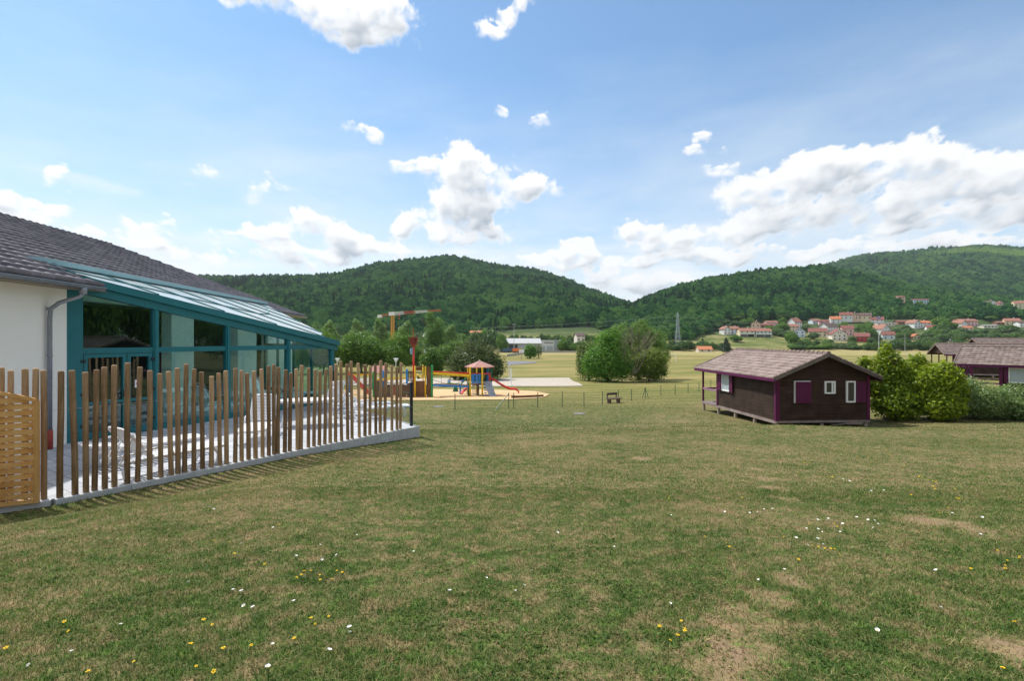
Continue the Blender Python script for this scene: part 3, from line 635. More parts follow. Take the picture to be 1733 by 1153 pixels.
CLADY = woodmat('dark_brown_cladding_side', (.016, .009, .006), (.066, .040, .029), 'y', .8, 12, .3, .05)
MAG = woodmat('magenta_painted_wood', (.080, .009, .048), (.118, .016, .072), 'z', .6, 14, .1, .05)
MAGD = woodmat('magenta_painted_board', (.075, .008, .05), (.12, .014, .08), 'y', .65, 14, .1, .05)
PVC = simple('white_window_frame', (.82, .83, .84), .4, .02, 3)
DKGLASS, nt, o = newmat('dark_window_glass')
p = N(nt, 'ShaderNodeBsdfPrincipled', {'Base Color': rgb(.03, .035, .04), 'Roughness': .06, 'Specular IOR Level': .8}); nt.links.new(p.outputs[0], o.inputs[0])
CURTAIN = simple('pale_curtain_glass', (.35, .42, .45), .25, .1, 3, stretch=(8, 8, .3))
DECK = woodmat('grey_deck_wood', (.16, .12, .11), (.36, .30, .28), 'y', .85, 14, .3, .1)
PIER = simple('pier_concrete', (.34, .28, .23), .9, .2, 6)
STONE = simple('stone', (.17, .165, .155), .9)

# ------------------------------------------------------------------ pool hall with tiled hip roof
E0 = np.array([-9.9, 12.2]); ED = np.array([-.1093, .994]); EN = np.array([-.994, -.1093]); EZ = 1.25; PITCH = .441; HW = 6.35; A1 = 16.8; A0 = -20.
def ea(a, s, z): q = E0 + ED * a + EN * s; return (q[0], q[1], z)
def wb(mb, a0, a1, s0, s1, z0, z1): mb.hexa([ea(a0, s0, z0), ea(a1, s0, z0), ea(a1, s1, z0), ea(a0, s1, z0)][::-1], [ea(a0, s0, z1), ea(a1, s0, z1), ea(a1, s1, z1), ea(a0, s1, z1)][::-1])
hall = empty('pool_hall', ea(0, HW, -2.45), 0, 'white rendered hall with dark grey tiled roof on the left', 'building'); hoff = tuple(hall.location)
mb = MB()
wb(mb, A0 + .5, .02, .5, .8, -3.6, EZ - .02)                       # visible white wall
wb(mb, .02, 12.6, .5, .8, .93, EZ - .02)                            # lintel behind the veranda
wb(mb, 4.2, 5.6, .502, .802, -2.6, .93); wb(mb, 9.2, 11.2, .502, .802, -2.6, .93)
wb(mb, 12.6, A1 - .5, .5, .8, -5.5, EZ - .02)
wb(mb, A1 - .8, A1 - .5, .8, 2 * HW - .8, -5.5, EZ - .02); wb(mb, A0 + .5, A0 + .8, .8, 2 * HW - .8, -3.6, EZ - .02)
wb(mb, A0 + .5, A1 - .5, 2 * HW - .8, 2 * HW - .5, -5.5, EZ - .02)
mb.build('wall', WHITE_WALL, hall, hoff)
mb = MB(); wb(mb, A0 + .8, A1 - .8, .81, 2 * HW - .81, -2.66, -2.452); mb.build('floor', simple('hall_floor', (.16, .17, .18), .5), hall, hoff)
mb = MB(); wb(mb, A0 + .6, A1 - .6, .82, 2 * HW - .82, EZ - .12, EZ - .03); mb.build('ceiling', simple('hall_ceiling', (.35, .33, .30), .8), hall, hoff)
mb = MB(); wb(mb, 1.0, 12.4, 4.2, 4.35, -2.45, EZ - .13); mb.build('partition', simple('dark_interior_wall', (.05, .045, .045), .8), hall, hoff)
def tile_roof(name, mat, O, U, V, ulen, vlen, clip, parent, off, pw=.30, pl=.36, amp=.032, th=.065, nu=6, seed=1):
    O = np.array(O, float); U = np.array(U, float); V = np.array(V, float); Nn = np.cross(U, V); Nn /= np.linalg.norm(Nn)
    if Nn[2] < 0: Nn = -Nn
    us = np.arange(0, ulen + 1e-6, pw / nu); nc = int(math.ceil(vlen / pl))
    vs = []; hs = []; ci = []
    for k in range(nc):
        vs += [k * pl - .02, k * pl - .02, min((k + 1) * pl, vlen) + .01]; hs += [-.004 , th, .006]; ci += [k, k, k]
    vs = np.array(vs); hs = np.array(hs)
    UU, VV = np.meshgrid(us, vs); HH = hs[:, None] + amp * (.5 + .5 * np.cos(2 * np.pi * UU / pw)) ** .8
    HH[0::3] = -.004 + 0 * HH[0::3]
    V3 = O + UU[..., None] * U + VV[..., None] * V + HH[..., None] * Nn
    nx = len(us); V3 = V3.reshape(-1, 3); Fs = []; T = []
    r = np.random.default_rng(seed); tint = r.random((nc + 1, int(ulen / pw) + 3))
    for row in range(len(vs) - 1):
        if row % 3 == 2: continue
        i = np.arange(nx - 1); um = (us[:-1] + us[1:]) / 2; vm = max(vs[row], 0)
        ok = np.array([clip(a_, (vs[row] + vs[row + 1]) / 2) for a_ in um]) if clip else np.ones(nx - 1, bool)
        i = i[ok]; base = row * nx
        Fs.append(np.stack([base + i, base + i + 1, base + i + 1 + nx, base + i + nx], 1)); T.append(tint[row // 3, ((um[ok]) / pw + .5).astype(int)])
    Fs = np.concatenate(Fs); T = np.concatenate(T)
    o = np_mesh(name, V3 - np.array(off), Fs, mat, T, parent); return o
cosp = 1 / math.hypot(1, PITCH); SL = HW / cosp
Vup = (EN[0] * cosp, EN[1] * cosp, PITCH * cosp)
roof = tile_roof('roof', TILE_DARK, ea(A1, -.02, EZ + .02), (-ED[0], -ED[1], 0), Vup, A1 - A0, SL, lambda u, v: u > v * cosp - .02 and u < (A1 - A0) - v * cosp + .02 and not (.18 < A1 - u < 12.7 and v * cosp < 1.02 - .022 * (A1 - u)), hall, hoff, seed=4)
mb = MB()       # under-deck and the two far slopes
rz = EZ + HW * PITCH; r0 = ea(A0 + HW, HW, rz); r1 = ea(A1 - HW, HW, rz)
c00, c10, c11, c01 = ea(A0, 0, EZ), ea(A1, 0, EZ), ea(A1, 2 * HW, EZ), ea(A0, 2 * HW, EZ)
mb.face([c10, c11, r1]); mb.face([c11, c01, r0, r1]); mb.face([c01, c00, r0]); mb.face([c00, c01, c11, c10])
dn = -.03
mb.face([(c00[0], c00[1], EZ + dn), (c10[0], c10[1], EZ + dn), (r1[0], r1[1], rz + dn), (r0[0], r0[1], rz + dn)])
mb.build('roof_slope', simple('dark_roof_far', (.12, .10, .105), .5), hall, hoff)
mb = MB()
def caps(mb, p0, p1, r=.09, ln=.36):
    p0 = Vector(p0); p1 = Vector(p1); n = int((p1 - p0).length / ln)
    for i in range(n):
        a = p0.lerp(p1, i / n); b = p0.lerp(p1, (i + 1.12) / n); mb.tube([a + Vector((0, 0, .02)), b + Vector((0, 0, .0))], [r * 1.15, r * .9], 8)
caps(mb, c10, r1); caps(mb, r1, r0); mb.build('ridge_cap', TILE_DARK, roof)
# eave fascia, gutter, downpipe
mb = MB(); wb(mb, A0, A1, .06, .5, EZ - .11, EZ - .02); mb.build('soffit', simple('soffit_wood', (.30, .24, .18), .7), hall, hoff)
mb = MB()
def gutter(mb, a0, a1, s=-.07, r=.075, z=EZ - .035, n=8):
    th = [math.pi * k / n for k in range(n + 1)]
    for rr, fl in ((r, 1), (r - .008, -1)):
        for k in range(n):
            q = []
            for (aa, t) in ((a0, th[k]), (a1, th[k]), (a1, th[k + 1]), (a0, th[k + 1])):
                q.append(ea(aa, s + rr * math.cos(t), z - rr * math.sin(t)))
            mb.face(q if fl > 0 else q[::-1])
    mb.tube([ea(a0, s - r, z), ea(a1, s - r, z)], .012, 6)
    for aa in (a0, a1): mb.face([ea(aa, s + r * math.cos(t), z - r * math.sin(t)) for t in th])
gutter(mb, 12.9, A1 + .1); mb.build('gutter', ZINC, hall, hoff); mb = MB(); gutter(mb, A0, .12)
for k in range(22): 
    aa = -.3 - k * .85
    mb.bar(ea(aa, .02, EZ - .03), ea(aa, -.15, EZ - .028), .03, .006)
mb.build('gutter', ZINC, hall, hoff, smooth=False)
mb = MB()
dpx = -.72
mb.tube([ea(-.55, -.07, EZ - .09), ea(-.55, -.07, EZ - .22), ea(-.60, -.03, EZ - .30), ea(-.78, .28, EZ - .46), ea(-.84, .40, EZ - .60), ea(-.84, .42, EZ - .8), ea(-.84, .42, -2.05)], [.06, .045, .045, .045, .045, .045, .045], 12)
mb.lathe([(.055, 0), (.055, .06)], ea(-.84, .42, EZ - .62)); mb.lathe([(.052, 0), (.052, .05)], ea(-.84, .42, -.4)); mb.lathe([(.075, 0), (.075, .11), (.05, .2)], ea(-.55, -.07, EZ - .24))
mb.build('downpipe', ZINC, hall, hoff, smooth=True)
mb = MB(); mb.lathe([(.06, 0), (.06, .4), (.052, .42)], ea(-.84, .42, -2.45), 12); mb.build('drain_pipe', REDBR, hall, hoff, smooth=True)

# ------------------------------------------------------------------ glazed veranda
G0 = np.array([-10.4, 12.0]); G1 = np.array([-6.85, 19.6]); GD = (G1 - G0) / np.linalg.norm(G1 - G0); GN = np.array([GD[1], -GD[0]]); GL = np.linalg.norm(G1 - G0)
def ga(s, z, o=0.0): q = G0 + GD * s + GN * o; return (q[0], q[1], z)
def gz(s): return 1.49 - 1.58 * s / GL
def gb(mb, s0, s1, o0, o1, z0, z1, z0b=None, z1b=None):
    z0b = z0 if z0b is None else z0b; z1b = z1 if z1b is None else z1b
    mb.hexa([ga(s0, z0, o0), ga(s0, z0, o1), ga(s1, z0b, o1), ga(s1, z0b, o0)], [ga(s0, z1, o0), ga(s0, z1, o1), ga(s1, z1b, o1), ga(s1, z1b, o0)])
ver = empty('glass_veranda', (G0[0], G0[1], TER), 0, 'teal framed glass veranda with sloping glazed roof beside the white hall', 'veranda'); vo = tuple(ver.location)
FS = [0.1, 1.92, 4.01, 6.27, 8.32]
for i, s in enumerate(FS):
    mb = MB(); w = .16 if i == 0 else (.07 if i < 4 else .08); gb(mb, s - w, s + (.07 if i else .16), -.10, .06, TER, gz(s) - .17)
    if i in (1, 2, 3): gb(mb, s - .035, s + .035, .06, .085, TER, gz(s) - .16)
    mb.build('post', TEAL, ver, vo)
mb = MB(); gb(mb, -.35, GL + .12, -.12, .10, gz(-.35) - .36, gz(-.35) - .16, gz(GL + .12) - .36, gz(GL + .12) - .16)
mb.build('beam', TEAL, ver, vo)
mb = MB(); gb(mb, -.55, GL + .16, -.06, .16, gz(-.55) - .155, gz(-.55) - .01, gz(GL + .16) - .155, gz(GL + .16) - .01)
gb(mb, -.55, GL + .16, .16, .19, gz(-.55) - .155, gz(-.55) + .03, gz(GL + .16) - .155, gz(GL + .16) + .03)
mb.build('eave_gutter', TEAL, ver, vo)
for a, b in zip(FS[:-1], FS[1:]):
    mb = MB(); gb(mb, a + (.16 if a < .2 else .07), b - (.07 if b < 8 else .08), -.07, .035, -.375, -.235); mb.build('transom', TEAL, ver, vo)
    if a > .5:
        mb = MB(); gb(mb, a + .07, b - .07, -.07, .035, TER, TER + .16); mb.build('bottom_rail', TEAL, ver, vo)
        mb = MB(); gb(mb, a + .07, b - .07, -.02, -.008, TER + .16, -.375); mb.build('glass_pane', GLASS, ver, vo)
    mb = MB(); gb(mb, a + (.16 if a < .2 else .07), b - .07, -.02, -.008, -.235, -.235, gz(a) - .36, gz(b) - .36)
    mb = MB(); mb.hexa([ga(a + .07, -.235, -.02), ga(a + .07, -.235, -.008), ga(b - .07, -.235, -.008), ga(b - .07, -.235, -.02)],
                       [ga(a + .07, gz(a + .07) - .36, -.02), ga(a + .07, gz(a + .07) - .36, -.008), ga(b - .07, gz(b - .07) - .36, -.008), ga(b - .07, gz(b - .07) - .36, -.02)])
    mb.build('glass_pane', GLASS, ver, vo)
def leaf(s0, s1, hinge):
    mb = MB(); w = .085; z0, z1 = TER + .02, -.385
    gb(mb, s0, s0 + w, -.06, .045, z0, z1); gb(mb, s1 - w, s1, -.06, .045, z0, z1); gb(mb, s0 + w, s1 - w, -.06, .045, z1 - w, z1); gb(mb, s0 + w, s1 - w, -.06, .045, z0, z0 + .14); gb(mb, s0 + w, s1 - w, -.06, .045, -1.62, -1.55)
    d = mb.build('door', TEAL, ver, vo)
    mb = MB(); gb(mb, s0 + w, s1 - w, -.012, 0, z0 + .14, -1.62); gb(mb, s0 + w, s1 - w, -.012, 0, -1.55, z1 - w); mb.build('glass_pane', GLASS, d)
    for o in list(d.children): o.location = tuple(-Vector(vo))
    for z in (-.55, -1.35, -2.1): mb = MB(); gb(mb, hinge - .05, hinge + .05, .045, .075, z - .035, z + .035); h = mb.build('hinge', BLACKP, d); h.location = tuple(-Vector(vo))
    return d
d1 = leaf(.28, 1.21, .26); d2 = leaf(1.225, 1.83, 1.84)
mb = MB(); gb(mb, 1.14, 1.19, .045, .10, -1.5, -1.3); gb(mb, 1.06, 1.19, .09, .105, -1.42, -1.39); h = mb.build('handle', BLACKP, d1); h.location = tuple(-Vector(vo))
mb = MB(); gb(mb, 1.42, 1.58, .006, .010, -1.28, -1.08); s_ = mb.build('sign', PVC, d2); s_.location = tuple(-Vector(vo))
# red no-entry ring printed on the sign (built as thin ring)
mb = MB(); cc_ = 1.5; pts = []
for k in range(16):
    t0, t1 = 2 * math.pi * k / 16, 2 * math.pi * (k + 1) / 16
    mb.face([ga(cc_ + .055 * math.cos(t0), -1.17 + .055 * math.sin(t0), .0125), ga(cc_ + .055 * math.cos(t1), -1.17 + .055 * math.sin(t1), .0125), ga(cc_ + .042 * math.cos(t1), -1.17 + .042 * math.sin(t1), .0125), ga(cc_ + .042 * math.cos(t0), -1.17 + .042 * math.sin(t0), .0125)])
mb.bar(ga(cc_ - .035, -1.135, .0125), ga(cc_ + .035, -1.205, .0125), .012, .002); mb.bar(ga(cc_ - .028, -1.175, .0135), ga(cc_ + .03, -1.17, .0135), .010, .002)
r_ = mb.build('mark', simple('sign_red', (.6, .06, .12), .5), d2); r_.location = tuple(-Vector(vo))
# glass roof: plane through gutter line and hall roof
def rz_(x, y): return 1.56 - .363 * (x + 10.4) - .0384 * (y - 12)
up0 = np.array([-10.95, 12.0]); up1 = np.array([-12.05, 24.9])
def rp(u, v):      # u along, v 0 = top line 1 = lower beam, sheared so that rafters fall square to the hall
    a = up0 + (up1 - up0) * u
    # intersection of the fall line with the polygon lower boundary
    return a
DF = np.array([.994, .1093])
low = [tuple(G0 + GD * -.5 + GN * .05), tuple(G1 + GD * .12 + GN * .05), tuple(up1)]
def fall_len(a):
    best = None
    for q0, q1 in zip(low[:-1], low[1:]):
        q0 = np.array(q0); q1 = np.array(q1); m_ = np.array([[DF[0], -(q1 - q0)[0]], [DF[1], -(q1 - q0)[1]]])
        try: t, w = np.linalg.solve(m_, q0 - a)
        except Exception: continue
        if -1e-6 <= w <= 1 + 1e-6 and t > 0: best = t if best is None else min(best, t)
    return best
NR = 8; us = [k / NR for k in range(NR + 1)]; ends = []
for u in us:
    a = up0 + (up1 - up0) * u; L_ = fall_len(a) or .02; ends.append((a, L_))
mb = MB(); opal = MB()
for k in range(NR):
    (a, La), (b, Lb) = ends[k], ends[k + 1]; n = 3
    for j in range(n):
        q = []
        for (c_, L_, f_) in ((a, La, j / n), (a, La, (j + 1) / n), (b, Lb, (j + 1) / n), (b, Lb, j / n)):
            pt = c_ + DF * L_ * f_; q.append((pt[0], pt[1], rz_(*pt)))
        opal.face(q)
mb = opal; mb.build('roof_glazing', ROOFGLASS, ver, vo)
for k, (a, La) in enumerate(ends):
    if La < .4: continue
    b = a + DF * La; mb = MB(); mb.bar((a[0], a[1], rz_(*a) + .012), (b[0], b[1], rz_(*b) + .012), .04, .04); mb.build('rafter', TEAL, ver, vo)
for f_ in (.5,):
    mb = MB()
    for k in range(NR):
        p0 = ends[k][0] + DF * ends[k][1] * f_; p1 = ends[k + 1][0] + DF * ends[k + 1][1] * f_
        mb.bar((p0[0], p0[1], rz_(*p0) + .008), (p1[0], p1[1], rz_(*p1) + .008), .035, .035)
    mb.build('purlin', TEAL, ver, vo)
mb = MB(); mb.bar((up0[0] + .0, up0[1] - .3, rz_(*up0) + .05), (up1[0], up1[1], rz_(*up1) + .05), .34, .12); mb.build('flashing', TEAL_L, ver, vo)
# far end wall of the veranda
W1 = np.array([-11.85, 24.5])
def fw(f_, z, o=0): q = G1 + (W1 - G1) * f_; return (q[0], q[1], z)
mb = MB(); mb.bar(fw(0, rz_(*G1) - .2), fw(1, rz_(*W1) - .2), .1, .2); mb.build('beam', TEAL, ver, vo)
for f_ in (.27, .52, .77, .99):
    q = G1 + (W1 - G1) * f_; mb = MB(); mb.bar(fw(f_, TER), fw(f_, rz_(*q) - .28), .09, .09); mb.build('post', TEAL, ver, vo)
mb = MB(); mb.bar(fw(.01, TER + .08), fw(.99, TER + .08), .06, .16); mb.bar(fw(.01, -.3), fw(.99, -.3), .06, .12); mb.build('transom', TEAL, ver, vo)
mb = MB(); mb.face([fw(.01, TER + .16), fw(.99, TER + .16), fw(.99, rz_(*W1) - .3), fw(.01, rz_(*G1) - .3)]); mb.build('glass_pane', GLASS, ver, vo)

# ------------------------------------------------------------------ terrace, kerb
KB = KA + KD * KL; A2 = KA + np.array([-.88, -.47]) * 3.2
RT = G1 - KB; RTL = np.linalg.norm(RT); RT = RT / RTL
poly = [tuple(A2), tuple(KA), tuple(KB), tuple(G1 + RT * .15), tuple(W1 + np.array([.1, .3])), ea(12.4, .7, 0)[:2], ea(-8.5, .52, 0)[:2]]
poly[-1] = ea(-5.5, .52, 0)[:2]
def insetp(pl, k=.0): return pl
mb = MB(); mb.prism([(q[0], q[1]) for q in poly], -2.9, TER - .004); o_ = mb.build('terrace_paving', PAVER); tag(o_, kind='structure')
mb = MB()
def kerb(mb, p, q, z=TER + .01, w=.12, zb=-3.4):
    p = np.array(p, float); q = np.array(q, float); L = np.linalg.norm(q - p); d_ = (q - p) / L; nn_ = np.array([d_[1], -d_[0]]); n = max(1, int(round(L / 1.0)))
    for k in range(n):
        a = p + d_ * (L * k / n + .003); b = p + d_ * (L * (k + 1) / n - .003)
        c_ = [a, a + nn_ * w, b + nn_ * w, b]; ch = .012
        lo = [(x, y, zb) for x, y in c_]; hi = [(x, y, z - ch) for x, y in c_]; mb.hexa(lo, hi)
        c2_ = [a + nn_ * ch, a + nn_ * (w - ch), b + nn_ * (w - ch), b + nn_ * ch]; mb.hexa(hi, [(x, y, z) for x, y in c2_])
kerb(mb, A2, KA); kerb(mb, KA, KB + KD * .12); kerb(mb, KB + KN * .0, G1 + RT * .1)
tag(mb.build('concrete_kerb', CONC, None, (KA[0], KA[1], TER)), 'light grey concrete kerb edging the paved terrace under the log posts', 'kerb')

# ------------------------------------------------------------------ palisade of round posts
Z1 = [(3,622),(18,627),(42,624),(59,623.6),(74,626.8),(102,628),(124.6,626.8),(145,630),(161.4,625.9),(176.6,621.3),(193.6,618),(215.6,614),(235,621.3),(253.3,627.2),(271.7,632.3),(287.4,628.6),(300.7,623),(313.6,616.2),(328.3,624.5),(342,629.5),(358,637)]
Z2 = [(120,505),(165,490),(225,475),(265,488),(305,505),(350,492),(398,478),(440,460),(475,449),(503,467),(548,484),(582,505),(624,478),(652,455),(700,472),(740,483),(773,492),(809,480),(843,460),(878,448),(912,428),(952,446),(980,428),(1026,440),(1068,452),(1100,460),(1135,448),(1168,424),(1199,440),(1242,455),(1274,465),(1298,438)]
plist = Z1 + [(340 + a / 3.842, 500 + b / 3.842) for a, b in Z2]
fen = empty('palisade_fence', (KA[0], KA[1], TER), 0, 'row of brown round timber posts of uneven height set along the kerb', 'fence'); fo = tuple(fen.location)
rp_ = random.Random(3)
for px, py in plist:
    r_ = (px - CX) / F; org = KA + KN * .03; dd = KD if px > 92 else np.array([-.88, -.47])
    if px <= 92: org = KA + np.array([-.47, .88]) * .05
    t = (r_ * org[1] - org[0]) / (dd[0] - r_ * dd[1]); q = org + dd * t
    ztop = (HZ - py) / F * q[1]; rad = .037 + rp_.random() * .006
    lx, ly = rp_.uniform(-.018, .018), rp_.uniform(-.02, .02)
    pts = [(q[0] - lx + rp_.uniform(-.006, .006), q[1] - ly, TER - .1), (q[0] - lx * .4 + rp_.uniform(-.008, .008), q[1] - ly * .3, TER + .65), (q[0] + lx * .3 + rp_.uniform(-.008, .008), q[1] + ly * .3, TER + 1.3), (q[0] + lx, q[1] + ly, ztop - .02), (q[0] + lx, q[1] + ly, ztop)]
    mb = MB(); mb.tube(pts, [rad * 1.04, rad, rad * 1.0, rad * .98, rad * .78], 12)
    # own origin for own grain
    base = (q[0], q[1], TER); o_ = mb.build('post', POSTWOOD, None, base, smooth=False); o_.parent = fen; o_.location = tuple(Vector(base) - Vector(fo))
    o_.data.polygons.foreach_set('use_smooth', [True] * (len(o_.data.polygons) - 2) + [False] * 2)
mb = MB()
for z in (TER + .55, TER + 1.35):
    q0 = KA + KN * -.015; q1 = KB + KN * -.015; mb.tube([(q0[0], q0[1], z), (q1[0], q1[1], z)], .0025, 4)
mb.build('tie_wire', ZINC, fen, fo)
# black posts with green welded mesh on the return
mf = empty('mesh_fence', (KB[0], KB[1], TER), 0, 'green welded wire mesh between black posts at the far end of the terrace', 'fence'); mo = tuple(mf.location)
for f_ in (.02, .53, .985):
    q = KB + RT * RTL * f_; mb = MB(); mb.tube([(q[0], q[1], TER), (q[0], q[1], TER + 1.2), (q[0], q[1], TER + 1.22)], [.045, .045, .03], 10); mb.build('post', BLACKP, mf, mo)
mb = MB()
q0 = KB + RT * .1; L_ = RTL - .25; n = int(L_ / .05)
for k in range(n + 1):
    q = q0 + RT * k * .05; mb.bar((q[0], q[1], TER + .08), (q[0], q[1], TER + 1.12), .0045, .0045)
q1 = q0 + RT * n * .05
for z in (.08, .28, .48, .5, .7, .9, .92, 1.12): mb.bar((q0[0], q0[1], TER + z), (q1[0], q1[1], TER + z), .006, .006)
mb.build('mesh_panel', GREENW, mf, mo)
# slatted timber screen at the left edge
sc_o = KA + np.array([.03, -.16]); SD = np.array([-.882, -.471]); SDn = np.array([-.471, .882])
scr = empty('slatted_screen', (sc_o[0], sc_o[1], TER), 0, 'honey coloured arched lattice screen of woven pine slats at the left edge', 'screen'); so = tuple(scr.location)
def sp3(s, z, o=0.0): q = sc_o + SD * s + SDn * o; return (q[0], q[1], z)
s0_ = .10; s1_ = 1.95
zt = lambda s: TER + 1.53 + .20 * math.sin(min(1, (s - s0_) / (s1_ - s0_)) * math.pi)
for s in (s0_, s1_):
    mb = MB(); mb.bar(sp3(s, TER + .01), sp3(s, zt(s) + .0), .045, .07); mb.build('side_rail', SCREENWOODV, scr, so)
mb = MB(); n = 16
for k in range(n):
    a = s0_ + (s1_ - s0_) * k / n; b = s0_ + (s1_ - s0_) * (k + 1) / n; mb.bar(sp3(a, zt(a)), sp3(b, zt(b)), .045, .05)
mb.build('arched_rail', SCREENWOOD, scr, so)
mb = MB(); mb.bar(sp3(s0_, TER + .04), sp3(s1_, TER + .04), .045, .06); mb.build('bottom_rail', SCREENWOOD, scr, so)
k = 0; z = TER + .09
while z < TER + 1.72:
    # slat woven over battens
    a = s0_ + .02; b = s1_ - .02
    if z + .09 > zt(s0_ + .03):
        f_ = (z + .05 - (TER + 1.53)) / .20; f_ = min(.98, max(0, f_)); th_ = math.asin(f_) / math.pi; a = s0_ + (s1_ - s0_) * th_ + .05; b = s1_ - (s1_ - s0_) * th_ - .05
    if b - a < .3: break
    mb = MB(); n = 18; sg = 1 if k % 2 else -1
    pp = []
    for i in range(n + 1):
        s = a + (b - a) * i / n; ph = (s - s0_) / .46 * math.pi; pp.append((s, sg * .026 * math.cos(ph)))
    for (sa, oa), (sb, ob) in zip(pp[:-1], pp[1:]):
        mb.hexa([sp3(sa, z, oa - .004), sp3(sb, z, ob - .004), sp3(sb, z, ob + .004), sp3(sa, z, oa + .004)], [sp3(sa, z + .080, oa - .004), sp3(sb, z + .080, ob - .004), sp3(sb, z + .080, ob + .004), sp3(sa, z + .080, oa + .004)])
    o_ = mb.build('slat', SCREENWOOD, scr, so); z += .094; k += 1
for s in (.56, 1.02, 1.48):
    mb = MB(); mb.bar(sp3(s, TER + .05), sp3(s, zt(s) - .03), .022, .022); mb.build('batten', SCREENWOODV, scr, so)

# ------------------------------------------------------------------ sun loungers
def lounger(name, label, back=55, group='white sun loungers on the terrace'):
    r = empty(name, (0, 0, 0), 0, label, 'sun lounger', group)
    mb = MB()
    for y in (-.30, .30):
        mb.tube([(-.55, y, .33), (0, y, .35), (1.30, y, .33)], .028, 8)
    mb.tube([(1.30, -.30, .33), (1.34, -.2, .33), (1.34, .2, .33), (1.30, .30, .33)], .026, 8); mb.build('frame', PLASTIC, r, smooth=True)
    mb = MB()
    for k in range(15): x = .05 + k * .083; mb.box(x, x + .062, -.275, .275, .335, .352)
    mb.box(.04, 1.3, -.012, .012, .318, .334); mb.build('seat', PLASTIC, r)
    b = R(back); cb, sb = math.cos(b), math.sin(b)
    mb = MB()
    def q(l, y, o=0): return (-l * cb - o * sb * 0, y, .35 + l * sb + o)
    for y in (-.28, .28): mb.tube([q(0, y), q(.35, y), q(.68, y)], .024, 8)
    mb.tube([q(.68, -.28), q(.73, -.2), q(.745, 0), q(.73, .2), q(.68, .28)], .024, 8)
    for k in range(8):
        l = .04 + k * .083
        mb.hexa([q(l, -.27), q(l + .06, -.27), q(l + .06, .27), q(l, .27)], [q(l, -.27, .016), q(l + .06, -.27, .016), q(l + .06, .27, .016), q(l, .27, .016)])
    mb.build('backrest', PLASTIC, r)
    mb = MB()
    mb.bar(q(.5, .22), (-.50, .22, .34), .03, .02); mb.build('support', PLASTIC, r); mb = MB(); mb.bar(q(.5, -.22), (-.50, -.22, .34), .03, .02); mb.build('support', PLASTIC, r)
    for x, s in ((-.42, -1), (1.05, 1)):
        for y in (-.31, .31):
            mb = MB(); mb.tube([(x, y, .33), (x + s * .08, y * 1.03, .2), (x + s * .05, y * 1.06, .05), (x + s * .0, y * 1.06, .0)], [.034, .028, .024, .026], 7); mb.build('leg', PLASTIC, r, smooth=True)
    for y in (-.34, .34):
        mb = MB(); mb.tube([(-.30, y, .34), (-.22, y, .50), (.05, y, .53), (.22, y, .50), (.30, y, .35)], [.018, .02, .024, .02, .018], 7); mb.build('armrest', PLASTIC, r, smooth=True)
    return r
LG = [((-6.55, 9.15), 62, 50, 'white plastic lounger with raised back nearest the slatted timber screen'),
      ((-7.55, 10.05), 55, 10, 'white plastic lounger lying nearly flat before the double door'),
      ((-6.30, 12.9), -75, 60, 'white lounger with its slatted back turned to the posts, below the third glass bay'),
      ((-5.15, 16.25), 30, 48, 'white lounger stacked close to the black post at the terrace end'),
      ((-4.45, 15.6), 28, 40, 'white lounger with angled back just left of the last brown posts'),
      ((-6.05, 17.2), 150, 65, 'white lounger with steep back at the corner of the glass veranda')]
protoL = None
for (x, y), rz, bk, lb in LG:
    o_ = lounger('sun_lounger', lb, bk); o_.location = (x, y, TER); o_.rotation_euler = (0, 0, R(rz))
# loungers stored inside the veranda
for (x, y), rz, lb in (((-9.3, 15.6), 70, 'pale lounger inside the veranda behind the second glass bay'), ((-9.0, 18.6), 15, 'lounger inside the veranda with slatted back in view, left one'), ((-8.4, 19.7), 25, 'lounger inside the veranda with slatted back in view, right one')):
    o_ = lounger('sun_lounger', lb, 62, 'loungers inside the glass veranda'); o_.location = (x, y, TER); o_.rotation_euler = (0, 0, R(rz))
# table
tb = empty('garden_table', (-5.85, 14.5, TER), R(20), 'white oval plastic table standing among the loungers behind the posts', 'table')
mb = MB(); pr = [(1.0 * math.cos(t) * .80, .48 * math.sin(t)) for t in [2 * math.pi * k / 28 for k in range(28)]]
mb.prism(pr, .70, .725); mb.prism([(x * .93, y * .9) for x, y in pr], .66, .70); mb.build('table_top', PLASTIC, tb)
for sx in (-1, 1):
    for sy in (-1, 1):
        mb = MB(); mb.tube([(sx * .48, sy * .27, .66), (sx * .55, sy * .31, .3), (sx * .60, sy * .34, 0)], [.045, .032, .028], 7); mb.build('leg', PLASTIC, tb, smooth=True)

